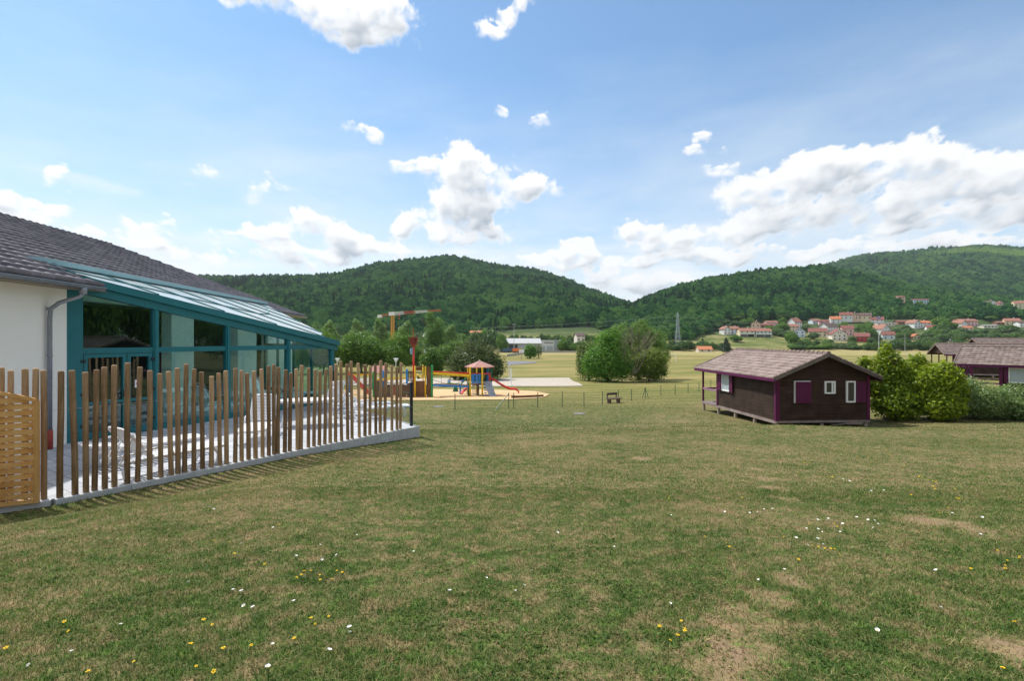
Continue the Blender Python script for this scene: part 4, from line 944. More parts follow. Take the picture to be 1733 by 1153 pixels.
# ------------------------------------------------------------------ holiday cabins
def cladding(mb, p0, u, L, z0, z1f, out, pitch=.135):
    """lapped boards on a wall from p0 along u (unit xy) length L; z1f(s)->(top) ; out = outward xy normal"""
    z = z0
    while z < z1f[0] - .02:
        zt_ = min(z + pitch, z1f[0])
        a, b = z1f[1](z), z1f[1](zt_)
        if b[1] - b[0] < .05: break
        def q(s, o, zz): return (p0[0] + u[0] * s + out[0] * o, p0[1] + u[1] * s + out[1] * o, zz)
        mb.hexa([q(a[0], 0, z), q(a[0], .028, z), q(a[1], .028, z), q(a[1], 0, z)], [q(b[0], 0, zt_), q(b[0], .006, zt_), q(b[1], .006, zt_), q(b[1], 0, zt_)])
        z += pitch
def window(par, p0, u, out, s0, s1, z0, z1, off, glass=None, mull=None, shut=None):
    def q(s, o, zz): return (p0[0] + u[0] * s + out[0] * o, p0[1] + u[1] * s + out[1] * o, zz)
    def bx(mb, a, b, o0, o1, c, d): mb.hexa([q(a, o0, c), q(a, o1, c), q(b, o1, c), q(b, o0, c)], [q(a, o0, d), q(a, o1, d), q(b, o1, d), q(b, o0, d)])
    mb = MB(); w = .075
    bx(mb, s0, s0 + w, .0, .075, z0, z1); bx(mb, s1 - w, s1, .0, .075, z0, z1); bx(mb, s0 + w, s1 - w, .0, .075, z1 - w, z1); bx(mb, s0 + w, s1 - w, .0, .09, z0, z0 + w)
    for m_ in (mull or []): bx(mb, m_ - .04, m_ + .04, .0, .07, z0 + w, z1 - w)
    f = mb.build('window', PVC, par, off)
    mb = MB(); bx(mb, s0 + w, s1 - w, .03, .04, z0 + w, z1 - w); mb.build('pane', glass or DKGLASS, f)
    f.children[0].location = tuple(-Vector(off)) if any(off) else (0, 0, 0)
    for (a, b) in (shut or []):
        mb = MB(); n = 4
        for k in range(n): x0 = a + (b - a) * k / n; x1 = a + (b - a) * (k + 1) / n - .006; bx(mb, x0, x1, .095, .118, z0 + .0, z1 - .035)
        for zz in (z0 + .2, z1 - .28): bx(mb, a + .005, b - .01, .118, .138, zz, zz + .08)
        s = mb.build('shutter', MAG, par, off)
        for zz in (z0 + .225, z1 - .255):
            mb = MB(); hx = a if a >= s1 - .01 else (b if b <= s0 + .01 else a); bx(mb, hx - .03, hx + .05, .138, .146, zz, zz + .025); mb.build('hinge', BLACKP, s)
def cabin(label, W, L, porch, loc, rz, side_wins=(), front_wins=(), ground=None, railing=True, floor_h=0.0, far_gable=False, posts_mat=None, porch_at='far', group='brown holiday cabins', panel=None, seed=2, endwins=()):
    """local origin: near left floor corner; x along gable front, y backwards. z=0 floor."""
    r = empty('holiday_cabin', loc, rz, label, 'cabin', group)
    hw = 2.30; pit = .42; half = W / 2
    mb = MB()
    mb.box(.03, W - .03, .03, L - .03, .0, hw)
    full = (hw, lambda z: (0, W)); cladding(mb, (0, .03), (1, 0), W, 0, full, (0, -1)); cladding(mb, (W, L - .03), (-1, 0), W, 0, full, (0, 1))
    mb.hexa([(0, .03, hw), (W, .03, hw), (W, .06, hw), (0, .06, hw)], [(half - .01, .03, hw + half * pit), (half + .01, .03, hw + half * pit), (half + .01, .06, hw + half * pit), (half - .01, .06, hw + half * pit)])
    y1 = L + porch
    gz0 = hw
    def gab(z): k = (z - hw) / pit; return (max(0, k), W - max(0, k))
    cladding(mb, (0, .03), (1, 0), W, hw + .012, (hw + half * pit, gab), (0, -1)); 
    yb = y1 if porch_at == 'far' else L
    mb.hexa([(0, yb - .06, hw), (W, yb - .06, hw), (W, yb - .03, hw), (0, yb - .03, hw)], [(half - .01, yb - .06, hw + half * pit), (half + .01, yb - .06, hw + half * pit), (half + .01, yb - .03, hw + half * pit), (half - .01, yb - .03, hw + half * pit)])
    cladding(mb, (W, yb - .03), (-1, 0), W, hw + .012, (hw + half * pit, gab), (0, 1))
    wall = mb.build('wall', CLAD, r)
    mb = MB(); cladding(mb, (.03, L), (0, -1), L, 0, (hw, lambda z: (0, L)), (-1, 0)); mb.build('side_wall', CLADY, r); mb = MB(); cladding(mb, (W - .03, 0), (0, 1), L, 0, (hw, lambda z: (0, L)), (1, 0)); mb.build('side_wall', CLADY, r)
    # base beam
    mb = MB(); mb.box(-.01, W + .01, -.02, .10, -.11, -.002); mb.box(-.01, .10, .10, y1, -.16, -.002); mb.box(W - .1, W + .01, .10, y1, -.16, -.002)
    for k in range(1, 6): mb.box(.1, W - .1, y1 * k / 6, y1 * k / 6 + .08, -.16, -.004)
    mb.build('floor_beam', DECK, r)
    # corner boards
    for (x, y, sx, sy) in ((0, 0, -1, -1), (W, 0, 1, -1), (0, L, -1, 1), (W, L, 1, 1)):
        mb = MB(); w = .16
        mb.box(min(x, x - sx * w), max(x, x - sx * w), y + sy * .0 if sy > 0 else y - .035, y + .035 if sy > 0 else y - .0, -.01, hw)
        mb.box(x if sx > 0 else x - .035, x + .035 if sx > 0 else x, min(y, y - sy * w) , max(y, y - sy * w), -.01, hw)
        mb.build('corner_board', MAG, r)
    # porch
    if porch > 0:
        mb = MB(); n = int(porch / .12)
        for k in range(n): mb.box(.0, W, L + .02 + k * .12, L + .02 + k * .12 + .11, -.03, .0)
        mb.build('deck', DECK, r)
        for x in (.04, half, W - .12):
            mb = MB(); mb.box(x, x + .10, y1 - .12, y1 - .02, .0, hw); mb.build('porch_post', posts_mat or MAG, r)
        if railing:
            mb = MB(); mb.box(.05, .13, L + .0, y1 - .12, .80, .92); mb.box(W - .13, W - .05, L, y1 - .12, .80, .92); mb.box(.14, half, y1 - .10, y1 - .04, .80, .92); mb.box(half + .1, W - .12, y1 - .10, y1 - .04, .80, .92)
            mb.build('railing', woodmat('faded_magenta_rail', (.22, .11, .17), (.40, .26, .33), 'y', .8), r)
    # roof
    oh = .36; og = .42; c_ = 1 / math.hypot(1, pit); rl = (half + oh) / c_; ztop = hw + half * pit
    O1 = (-oh, -og, hw - oh * pit + .06); O2 = (W + oh, y1 + og * .7, hw - oh * pit + .06); ul = y1 + og * 1.7
    rf = tile_roof('roof', TILE_CABIN, O1, (0, 1, 0), (c_, 0, pit * c_), ul, rl, None, r, (0, 0, 0), .30, .34, .024, .06, 4, seed)
    rf2 = tile_roof('roof', TILE_CABIN, O2, (0, -1, 0), (-c_, 0, pit * c_), ul, rl, None, r, (0, 0, 0), .30, .34, .024, .06, 4, seed + 1)
    mb = MB()
    for sx in (0, 1):
        x0 = -oh if sx == 0 else W + oh
        z0 = hw - oh * pit
        mb.hexa([(x0, -og, z0 - .0), (half, -og, ztop), (half, y1 + og * .7, ztop), (x0, y1 + og * .7, z0)] if sx == 0 else [(half, -og, ztop), (x0, -og, z0), (x0, y1 + og * .7, z0), (half, y1 + og * .7, ztop)],
                [(x0, -og, z0 + .05), (half, -og, ztop + .05), (half, y1 + og * .7, ztop + .05), (x0, y1 + og * .7, z0 + .05)] if sx == 0 else [(half, -og, ztop + .05), (x0, -og, z0 + .05), (x0, y1 + og * .7, z0 + .05), (half, y1 + og * .7, ztop + .05)])
    mb.build('roof_deck', CLAD, r)
    for x0 in (-oh - .02, W + oh): mb = MB(); mb.box(x0, x0 + .02, -og, y1 + og * .7, hw - oh * pit - .10, hw - oh * pit + .07); mb.build('fascia_board', MAGD, r)
    VG = woodmat('grey_verge', (.07, .055, .05), (.20, .17, .15), 'x', .85)
    for yy_ in (-og, y1 + og * .7):
        for sx in (-1, 1):
            mb = MB()
            p0 = Vector((half + sx * (half + oh), yy_, hw - oh * pit + .03)); p1 = Vector((half, yy_, ztop + .03)); mb.bar(p0, p1, .035, .17); mb.build('verge_board', VG, r)
    mb = MB(); caps(mb, (half, -og, ztop + .10), (half, y1 + og * .7, ztop + .10), .10, .36)
    for yy_ in (-og + .03, y1 + og * .7 - .03):
        for sx in (-1, 1): caps(mb, (half + sx * (half + oh), yy_, hw - oh * pit + .10), (half, yy_, ztop + .10), .055, .33)
    mb.build('ridge_tile', TILE_CABIN, rf)
    for wd in side_wins: window(r, (0, L), (0, -1), (-1, 0), L - wd[1], L - wd[0], wd[2], wd[3], (0, 0, 0), wd[4], None, [(L - b, L - a) for a, b in wd[5]])
    for wd in front_wins: window(r, (0, 0), (1, 0), (0, -1), wd[0], wd[1], wd[2], wd[3], (0, 0, 0), wd[4], wd[6] if len(wd) > 6 else None, wd[5])
    # piers
    c, s = math.cos(rz), math.sin(rz)
    for x in (.12, half, W - .12):
        for y in [.12 + k * (y1 - .25) / 4 for k in range(5)]:
            X, Y = loc[0] + c * x - s * y, loc[1] + s * x + c * y; g_ = Hs(X, Y) - loc[2]
            mb = MB(); mb.lathe([(.10, min(g_, -.2) - .1), (.09, -.16)], (x, y, 0), 10); mb.build('pier', PIER, r)
    return r
A_loc = (13.54, 26.2, -4.235)
cab = cabin('dark brown cabin with magenta shutters standing alone on the lawn left of the bushes', 5.05, 6.42, 2.2, A_loc, math.atan2(.0768, 1),
      side_wins=[(4.65, 5.67, 1.0, 2.10, CURTAIN, [(5.67, 6.12), (4.27, 4.65)])],
      front_wins=[(.93, 1.80, .92, 2.05, DKGLASS, [(.965, 1.385), (1.385, 1.805)]), (2.57, 3.145, 1.38, 2.03, DKGLASS, [], [2.98]), (3.74, 4.24, .92, 2.03, DKGLASS, [(4.26, 4.78)])])
# ventilation boards and rubble below the front
mb = MB(); rr = random.Random(5)
for k in range(9):
    x = 2.9 + rr.random() * 1.3; a = rr.uniform(-.3, .3); z = -.12 - rr.random() * .05
    mb.bar((x - .35, -.12 + rr.uniform(-.15, .1), z), (x + .35, -.1 + a * .2, z + rr.uniform(-.03, .05)), .09, .02)
q = Vector(A_loc); o_ = mb.build('broken_boards', woodmat('old_boards', (.16, .10, .08), (.42, .33, .28), 'x', .9)); o_.location = q + Vector((0, -.12, 0)); o_.rotation_euler = (0, 0, math.atan2(.0768, 1))
tag(o_, 'small heap of broken grey boards lying under the front of the lone cabin', 'planks')
# cabins to the right
cab2 = cabin('brown cabin with white window and purple shutter half hidden by the right hedge', 5.05, 6.42, 2.2, (38.8, 31.45, -4.1), R(40.5),
      side_wins=[(4.92, 5.97, .98, 2.05, CURTAIN, [(5.97, 6.18)])], seed=9)
cab3 = cabin('brown cabin with open porch on plain dark posts farther back behind the bushes', 5.05, 6.42, 2.2, (59.05, 56.85, -4.1), R(67), posts_mat=CLAD, seed=15,
      side_wins=[(4.9, 5.5, .9, 2.0, PVC, [])])
cab4 = cabin('farthest brown cabin of which mostly the roof shows above the others', 5.05, 6.42, 2.2, (88.1, 84.2, -3.45), R(67), posts_mat=CLAD, seed=21)
cab5 = cabin('brown cabin out of view on the right that the veranda glass reflects', 5.05, 6.42, 2.2, (30.5, 10.0, -3.4), R(75), seed=25, side_wins=[(3.0, 4.0, .98, 2.05, CURTAIN, [(4.0, 4.4), (2.6, 3.0)])])
# ------------------------------------------------------------------ playground
def paint(n, c, rough=.45): return simple(n, c, rough, .08, 4)
YEL = paint('yellow_paint', (.75, .50, .02)); BLU = paint('blue_paint', (.02, .20, .60)); GRN = paint('green_paint', (.01, .32, .09)); REDP = paint('red_paint', (.62, .04, .025)); DGRN = paint('dark_green_paint', (.02, .16, .10))
PLANK = woodmat('playground_planks', (.085, .042, .022), (.24, .13, .075), 'z', .8, 14, .2, .1); GREYP = simple('grey_climbing_panel', (.30, .33, .37), .6, .1, 4)
PINK = simple('pinkish_shingles', (.40, .20, .17), .8, .15, 5); ROPE = simple('rope', (.12, .07, .06), .9)
def Q(px, py, d=48.0): return tuple(P(px, py, d))
GZ = -5.42
def post(root, off, px, ytop, d, mat, r=.075, zb=None, name='post'):
    a = P(px, ytop, d); mb = MB(); mb.tube([(a.x, a.y, (zb if zb is not None else Hs(a.x, a.y) - .05)), (a.x, a.y, a.z - .03), (a.x, a.y, a.z)], [r, r, r * .6], 10); return mb.build(name, mat, root, off, smooth=True)
def beam(root, off, p, q, mat, w=.08, h=.18, name='beam'):
    mb = MB(); mb.bar(p, q, w, h); return mb.build(name, mat, root, off)
DS = 47.0
ship = empty('play_ship', Q(665, 672, DS), 0, 'ship shaped play structure of brown planks with a tall red mast', 'play structure'); so_ = tuple(ship.location)
def plankwall(p, q, zb, zt0, zt1, n, root, off, thick=.05, step=None):
    mb = MB(); p = Vector(p); q = Vector(q)
    for k in range(n):
        a = p.lerp(q, k / n); b = p.lerp(q, (k + .93) / n); f = (k + .5) / n; zt_ = zt0 + (zt1 - zt0) * f
        mb.hexa([(a.x, a.y, zb), (b.x, b.y, zb), (b.x, b.y + thick, zb), (a.x, a.y + thick, zb)], [(a.x, a.y, zt_), (b.x, b.y, zt_), (b.x, b.y + thick, zt_), (a.x, a.y + thick, zt_)])
    return mb.build('plank_panel', PLANK, root, off)
z_ = lambda y, d=DS: (HZ - y) / F * d
gzS = z_(672.5)
plankwall(Q(634, 0, DS), Q(662, 0, DS), gzS, z_(653), z_(656), 11, ship, so_); plankwall(Q(671, 0, DS), Q(688, 0, DS), gzS, z_(657), z_(652), 7, ship, so_)
plankwall(Q(688.5, 0, DS), Q(701, 0, DS), gzS, z_(650), z_(644), 5, ship, so_); plankwall(Q(703, 0, DS + .05), Q(719, 0, DS + .05), gzS, z_(645), z_(645), 7, ship, so_)
plankwall(Q(722, 0, DS), Q(730, 0, DS), gzS, z_(621), z_(621), 4, ship, so_); plankwall(Q(634, 0, DS + 2.2), Q(724, 0, DS + 2.2), gzS, z_(655), z_(655), 30, ship, so_)
for px, mt in ((702.5, YEL), (720, YEL)): post(ship, so_, px, 620, DS - .1, mt)
for px, mt, yt in ((699, YEL, 619), (716, YEL, 618)): post(ship, so_, px, yt, DS + 2, mt, .06)
mb = MB(); a = P(731, 618, DS); mb.box(a.x - .07, a.x + .07, a.y - .1, a.y + .25, gzS, a.z); mb.build('end_board', GRN, ship, so_)
mb = MB(); a = P(632.5, 629, DS); mb.box(a.x - .09, a.x + .07, a.y - .1, a.y + .2, gzS, a.z); mb.build('end_board', GRN, ship, so_)
mb = MB(); a = P(689, 625, DS); mb.box(a.x - .08, a.x + .08, a.y - .2, a.y, z_(650), a.z); mb.build('end_board', BLU, ship, so_)
beam(ship, so_, Q(637, 643, DS), Q(689, 640, DS), YEL, .08, .20, 'side_beam')
beam(ship, so_, Q(597, 635, DS + .6), Q(632, 634, DS), YEL, .08, .16, 'side_beam'); beam(ship, so_, Q(614, 652, DS), Q(632, 651, DS), BLU, .07, .10, 'side_beam')
mb = MB(); mb.bar(Q(591, 632, DS), Q(626, 667, DS - 1.0), .5, .10); mb.bar(Q(591, 630, DS - .25), Q(626, 665, DS - 1.25), .05, .18); mb.build('slide', REDP, ship, so_)
mb = MB(); a = P(592.5, 637, DS); mb.box(a.x - .1, a.x + .12, a.y - .05, a.y + .1, gzS, a.z); mb.build('slide_support', BLU, ship, so_)
# window grille, deck window
mb = MB()
for px in (691.5, 698.5): mb.bar(Q(px, 628.5, DS + .1), Q(px, 645.5, DS + .1), .07, .07)
for py in (629, 645): mb.bar(Q(691.5, py, DS + .1), Q(698.5, py, DS + .1), .07, .07)
for px in (694, 696.2): mb.bar(Q(px, 630, DS + .1), Q(px, 644, DS + .1), .09, .03)
mb.build('window_frame', PLANK, ship, so_)
beam(ship, so_, Q(703, 620.5, DS + .1), Q(722, 620.5, DS + .1), PLANK, .06, .09); beam(ship, so_, Q(704, 624.5, DS + 1.5), Q(715, 624.5, DS + 1.5), PLANK, .06, .30)
mb = MB(); mb.tube([Q(716, 618, DS + 1), Q(716, 633, DS + 1), Q(713, 641, DS + 1), Q(705, 633, DS + 1)], .07, 8); mb.build('climbing_bar', YEL, ship, so_, smooth=True)
mb = MB(); mb.face([Q(706.5, 634, DS + 1.1), Q(711, 641, DS + 1.1), Q(706, 642, DS + 1.1)]); mb.face([Q(706.5, 634, DS + 1.16), Q(706, 642, DS + 1.16), Q(711, 641, DS + 1.16)]); mb.build('side_panel', DGRN, ship, so_)
for k in range(5): beam(ship, so_, Q(665.4, 656.5 + k * 3.1, DS - .15), Q(669.8, 656.3 + k * 3.1, DS - .15), REDP, .06, .06, 'rung')
for px in (664.6, 670.5): beam(ship, so_, Q(px, 654, DS - .1), Q(px, 671.5, DS - .1), BLU, .06, .06, 'ladder_rail')
post(ship, so_, 648.5, 627, DS + 1.4, BLU, .08)
mb = MB()
rr = random.Random(8)
for k in range(9): 
    x0, x1 = 640 + k * 5.2, 640 + (k + 1) * 5.2; mb.tube([Q(x0, 648 + (k % 3), DS + .3), Q(x1, 648 + ((k + 1) % 3), DS + .3)], .03, 5); mb.tube([Q(x0, 643, DS + .2), Q(x0 + 2, 655, DS + .3)], .02, 5)
mb.build('rope_net', ROPE, ship, so_)
# mast
post(ship, so_, 700, 590, DS + .9, REDP, .095, gzS, 'mast'); mb = MB(); mb.tube([Q(700, 590, DS + .9), Q(699.3, 574, DS + .9)], [.09, .08], 8); mb.tube([Q(699.4, 575, DS + .9), Q(699.3, 556, DS + .9)], .025, 5); mb.build('mast_top', REDP, ship, so_)
mb = MB(); ctr = P(699.8, 578, DS + .9)
for k in range(10):
    t = 2 * math.pi * k / 10; x, y = math.cos(t), math.sin(t)
    mb.hexa([(ctr.x + .28 * x - .07 * y, ctr.y + .28 * y + .07 * x, ctr.z - .3), (ctr.x + .28 * x + .07 * y, ctr.y + .28 * y - .07 * x, ctr.z - .3), (ctr.x + .32 * x + .07 * y, ctr.y + .32 * y - .07 * x, ctr.z - .3), (ctr.x + .32 * x - .07 * y, ctr.y + .32 * y + .07 * x, ctr.z - .3)],
            [(ctr.x + .40 * x - .08 * y, ctr.y + .40 * y + .08 * x, ctr.z + .42), (ctr.x + .40 * x + .08 * y, ctr.y + .40 * y - .08 * x, ctr.z + .42), (ctr.x + .44 * x + .08 * y, ctr.y + .44 * y - .08 * x, ctr.z + .42), (ctr.x + .44 * x - .08 * y, ctr.y + .44 * y + .08 * x, ctr.z + .42)])
mb.lathe([(.14, -.5), (.34, -.3), (.34, -.25)], ctr, 10); mb.lathe([(.42, .25), (.43, .33)], ctr, 10)
mb.build('crow_nest', paint('dark_red_wood', (.18, .045, .035), .7), ship, so_)
mb = MB(); n = 6
for k in range(n):
    x0 = 699 - k * .9; x1 = 699 - (k + 1) * .9; y0 = 588 + k * .35; w0 = .06 * math.sin(k * 1.3); w1 = .06 * math.sin((k + 1) * 1.3)
    mb.hexa([Q(x0, y0, DS + .8 + w0), Q(x1, y0 + .3, DS + .8 + w1), Q(x1 + .4, y0 + 14 - k, DS + .8 + w1), Q(x0 + .4, y0 + 14.5 - k, DS + .8 + w0)], [Q(x0, y0, DS + .81 + w0), Q(x1, y0 + .3, DS + .81 + w1), Q(x1 + .4, y0 + 14 - k, DS + .81 + w1), Q(x0 + .4, y0 + 14.5 - k, DS + .81 + w0)])
mb.build('flag', simple('faded_blue_flag', (.22, .36, .48), .8, .3, 6), ship, so_)
# tower
TWR = empty('play_tower', Q(812, 670, 48.5), 0, 'play tower with hexagonal pinkish roof, yellow posts and red slide', 'play structure'); to_ = tuple(TWR.location)
gT = -5.55
for px, d, yt, mt in ((795.8, 47.3, 621, YEL), (816.3, 47.2, 621, YEL), (792.3, 48.8, 621, YEL), (807, 49.9, 621, YEL), (831.3, 48.6, 621, DGRN), (827, 49.8, 621, DGRN)): post(TWR, to_, px, yt, d, mt, .078, gT)
post(TWR, to_, 793.2, 647.5, 47.6, DGRN, .09, gT)
c = P(811.8, 620.6, 48.5); mb = MB(); ap = (c.x, c.y, c.z + .56); hexp = [(c.x + 1.42 * math.cos(R(10 + 60 * k)), c.y + 1.42 * math.sin(R(10 + 60 * k)), c.z) for k in range(6)]
for k in range(6):
    a, b = hexp[k], hexp[(k + 1) % 6]; mb.face([a, b, ap]); mb.face([(a[0], a[1], a[2] - .07), (ap[0], ap[1], ap[2] - .07), (b[0], b[1], b[2] - .07)]); mb.face([a, (a[0], a[1], a[2] - .07), (b[0], b[1], b[2] - .07), b])
rf = mb.build('roof', PINK, TWR, to_)
mb = MB()
for a in hexp: mb.bar((a[0], a[1], a[2] + .01), (ap[0], ap[1], ap[2] + .01), .06, .03)
mb.lathe([(.12, -.03), (.08, .04), (.0, .09)], ap, 8); f_ = mb.build('roof_ridge', simple('grey_pink', (.45, .33, .32), .7), rf); f_.location = tuple(-Vector(to_))
mb = MB(); zP = z_(649.5, 48.5); hp = [(c.x + 1.12 * math.cos(R(10 + 60 * k)), c.y + 1.12 * math.sin(R(10 + 60 * k))) for k in range(6)]; mb.prism(hp, zP - .08, zP); mb.build('platform', PLANK, TWR, to_)
mb = MB(); 
for k in range(9):
    if k in (3, 6): continue
    x = 798.6 + k * 1.75; mb.bar(Q(x, 634, 47.35), Q(x, 649, 47.35), .085, .03)
for y in (634.2, 641, 648): mb.bar(Q(798, y, 47.4), Q(814.3, y, 47.4), .04, .10)
mb.build('balustrade', BLU, TWR, to_)
beam(TWR, to_, Q(797, 632.6, 47.4), Q(829.5, 632.6, 47.9), REDP, .06, .13, 'rail')
mb = MB(); mb.box(*[v for v in (P(823.5, 0, 49.6).x, P(827, 0, 49.6).x)], 49.4, 49.5, z_(648, 49.5), z_(624, 49.5)); mb.build('back_panel', BLU, TWR, to_)
mb = MB(); mb.box(P(827.5, 0, 48.6).x, P(830.8, 0, 48.6).x, 48.2, 48.3, z_(646, 48.5), z_(634, 48.5)); mb.build('slide_gate', REDP, TWR, to_)
mb = MB(); mb.hexa([Q(828.4, 671.5, 46.3), Q(839.5, 671.0, 46.5), Q(831.2, 646.5, 47.9), Q(818, 646.5, 47.7)], [tuple(Vector(Q(828.4, 671.5, 46.3)) + Vector((0, .02, .05))), tuple(Vector(Q(839.5, 671.0, 46.5)) + Vector((0, .02, .05))), tuple(Vector(Q(831.2, 646.5, 47.9)) + Vector((0, .02, .05))), tuple(Vector(Q(818, 646.5, 47.7)) + Vector((0, .02, .05)))])
cw = mb.build('climbing_wall', GREYP, TWR, to_)
mb = MB()
for (x, y) in ((822, 649.5), (827.5, 650), (824, 655), (829, 654), (828, 660), (833, 661), (831.5, 666), (836, 667), (826, 662)):
    f = (y - 646.5) / 25; mb.lathe([(.07, 0), (.04, .04)], Q(x, y, 47.75 - 1.4 * f), 7)
h_ = mb.build('climbing_hold', paint('dark_hold', (.10, .11, .14)), cw); h_.location = tuple(-Vector(to_))
for k in range(5): beam(TWR, to_, Q(818.5 + k * .3, 652.5 + k * 4.2, 47.9), Q(824, 652.5 + k * 4.2, 47.9), BLU, .06, .09, 'step')
mb = MB()
for k in range(6): mb.bar(Q(799.5 + k * 1.9, 652, 48.9), Q(799.5 + k * 1.9, 667, 48.9), .04, .04)
mb.bar(Q(798, 667.5, 48.9), Q(811, 667.5, 48.9), .04, .05); mb.build('lower_bars', simple('grey_bar', (.5, .52, .5), .5), TWR, to_)
mb = MB(); a = P(808.8, 0, 49.0); mb.box(a.x - .12, a.x + .12, 48.95, 49.05, gT, z_(650, 49)); mb.build('lower_panel', PLANK, TWR, to_)
pts = [P(832, 641.5, 48.5), P(838, 645, 48.4), P(848, 651.5, 48.3), P(858, 657, 48.2), P(863, 658.6, 48.2), P(871, 658.8, 48.1), P(875, 660.5, 48.1), P(878.5, 665.5, 48.0)]
mb = MB()
for sy in (-.26, .26): mb.tube([(p.x, p.y + sy, p.z + .06) for p in pts], .055, 8)
for a, b in zip(pts[:-1], pts[1:]): mb.hexa([(a.x, a.y - .26, a.z - .06), (b.x, b.y - .26, b.z - .06), (b.x, b.y + .26, b.z - .06), (a.x, a.y + .26, a.z - .06)], [(a.x, a.y - .26, a.z + .0), (b.x, b.y - .26, b.z + .0), (b.x, b.y + .26, b.z + .0), (a.x, a.y + .26, a.z + .0)])
mb.build('slide', REDP, TWR, to_)
# bridge from ship to tower
br = empty('rope_bridge', Q(762, 655, 47.5), 0, 'bridge with yellow and red handrail and blue deck beam joining ship and tower', 'bridge'); bo = tuple(br.location)
beam(br, bo, Q(732.5, 632, 47.0), Q(794, 636.2, 47.3), YEL, .09, .22, 'handrail'); beam(br, bo, Q(732.5, 629.6, 48.4), Q(794, 632.6, 48.6), REDP, .09, .18, 'handrail')
beam(br, bo, Q(732.5, 652.2, 47.1), Q(793, 654.8, 47.4), BLU, .09, .17, 'deck_beam'); beam(br, bo, Q(732.5, 652.2, 48.3), Q(793, 654.8, 48.5), BLU, .09, .17, 'deck_beam')
mb = MB(); a = P(733, 650.8, 47.2); b = P(793, 653, 47.4); n = 22
for k in range(n): q0 = Vector(a).lerp(Vector(b), k / n); mb.box(q0.x, q0.x + .12, q0.y - .05, q0.y + 1.1, q0.z - .04, q0.z)
mb.build('deck', PLANK, br, bo)
mb = MB()
for px in (747, 762, 777): mb.tube([Q(px, 634, 47.1), Q(px, 652, 47.1)], .015, 5)
pr_ = None
for k in range(13):
    q_ = Q(733 + 60 * k / 12, 643 + 7 * math.sin(math.pi * k / 12), 47.1)
    if pr_: mb.tube([pr_, q_], .022, 5)
    pr_ = q_
mb.build('rope', ROPE, br, bo)
beam(br, bo, Q(778.6, 650, 47.4), Q(778.6, 667.5, 47.4), BLU, .10, .08, 'post')
tr_ = empty('toddler_slide', Q(785, 667, 50), 0, 'small green ladder and red chute standing behind the bridge', 'slide'); tso = tuple(tr_.location)
beam(tr_, tso, Q(780, 651, 50), Q(791, 637.5, 50), GRN, .3, .10, 'ladder'); beam(tr_, tso, Q(779.5, 666.5, 49.6), Q(790.5, 656.5, 50), REDP, .45, .10, 'chute')
mb = MB(); mb.bar(Q(790.5, 638, 50), Q(790.5, 668, 50), .07, .07); mb.bar(Q(780, 651, 50), Q(780, 667, 50), .07, .07); mb.build('support', BLU, tr_, tso)
ss = empty('seesaw', Q(770, 655, 53), 0, 'small green and blue seesaw on the sand behind the bridge', 'seesaw'); sso = tuple(ss.location)
beam(ss, sso, Q(757, 648.5, 53), Q(786, 651.5, 53), GRN, .18, .10, 'plank')
for px in (760, 783): 
    mb = MB(); mb.bar(Q(px - 2.5, 646, 53), Q(px + 2.5, 646.5, 53), .3, .10); mb.bar(Q(px, 649, 53), Q(px, 644.5, 53), .06, .06); mb.tube([Q(px - 2.5, 644, 53), Q(px + 2.5, 644, 53)], .04, 6); mb.build('seat', BLU, ss, sso)
mb = MB(); a = P(771, 0, 53); mb.hexa([(a.x - .3, 52.9, Hs(a.x, 53)), (a.x + .3, 52.9, Hs(a.x, 53)), (a.x + .3, 53.2, Hs(a.x, 53)), (a.x - .3, 53.2, Hs(a.x, 53))], [(a.x - .06, 52.95, z_(650, 53)), (a.x + .06, 52.95, z_(650, 53)), (a.x + .06, 53.1, z_(650, 53)), (a.x - .06, 53.1, z_(650, 53))]); mb.build('pivot', DGRN, ss, sso)
# playhouse
hp_ = empty('playhouse', Q(642, 655, 56), 0, 'little playhouse with pink shingle roof behind the ship', 'playhouse'); ho_ = tuple(hp_.location)
mb = MB(); a0, a1 = P(628.5, 619, 56), P(655.5, 619, 56); z0, z1 = z_(631, 56), z_(619, 56)
mb.hexa([(a0.x, 55, z0), (a1.x, 55, z0), (a1.x, 57, z0), (a0.x, 57, z0)], [(a0.x + .2, 55.95, z1), (a1.x - .2, 55.95, z1), (a1.x - .2, 56.05, z1), (a0.x + .2, 56.05, z1)]); mb.build('roof', PINK, hp_, ho_)
for px in (630.5, 653.5):
    for d in (55.2, 56.8): post(hp_, ho_, px, 630, d, PLANK, .06)
mb = MB(); mb.box(P(631, 0, 56.8).x, P(653, 0, 56.8).x, 56.75, 56.85, Hs(-14, 56), z_(643, 56)); mb.build('wall', PLANK, hp_, ho_)
# timber edging
mb = MB(); a = gp(866, 675); b = gp(919, 672.5); mb.bar((a[0], a[1], Hs(*a) + .13), (b[0], b[1], Hs(*b) + .13), .15, .2); tag(mb.build('timber_edging', PLANK, None, (a[0], a[1], Hs(*a))), 'dark timber beam edging the wood chippings beside the slide', 'edging')
# volleyball posts
for px, yt, yb, lb in ((861.5, 618, 641, 'white net post standing on the back edge of the pale sand court'), (865.3, 625, 653, 'white net post standing on the front edge of the pale sand court')):
    g_ = gp(px, yb); a = P(px, yt, g_[1]); mb = MB(); mb.tube([(a.x, a.y, Hs(*g_)), (a.x, a.y, a.z), (a.x, a.y, a.z + .05)], [.075, .075, .04], 8); mb.lathe([(.2, 0), (.2, .12)], (a.x, a.y, Hs(*g_)), 8); tag(mb.build('net_post', PVC, None, (a.x, a.y, Hs(*g_)), smooth=False), lb, 'post', 'white net posts')
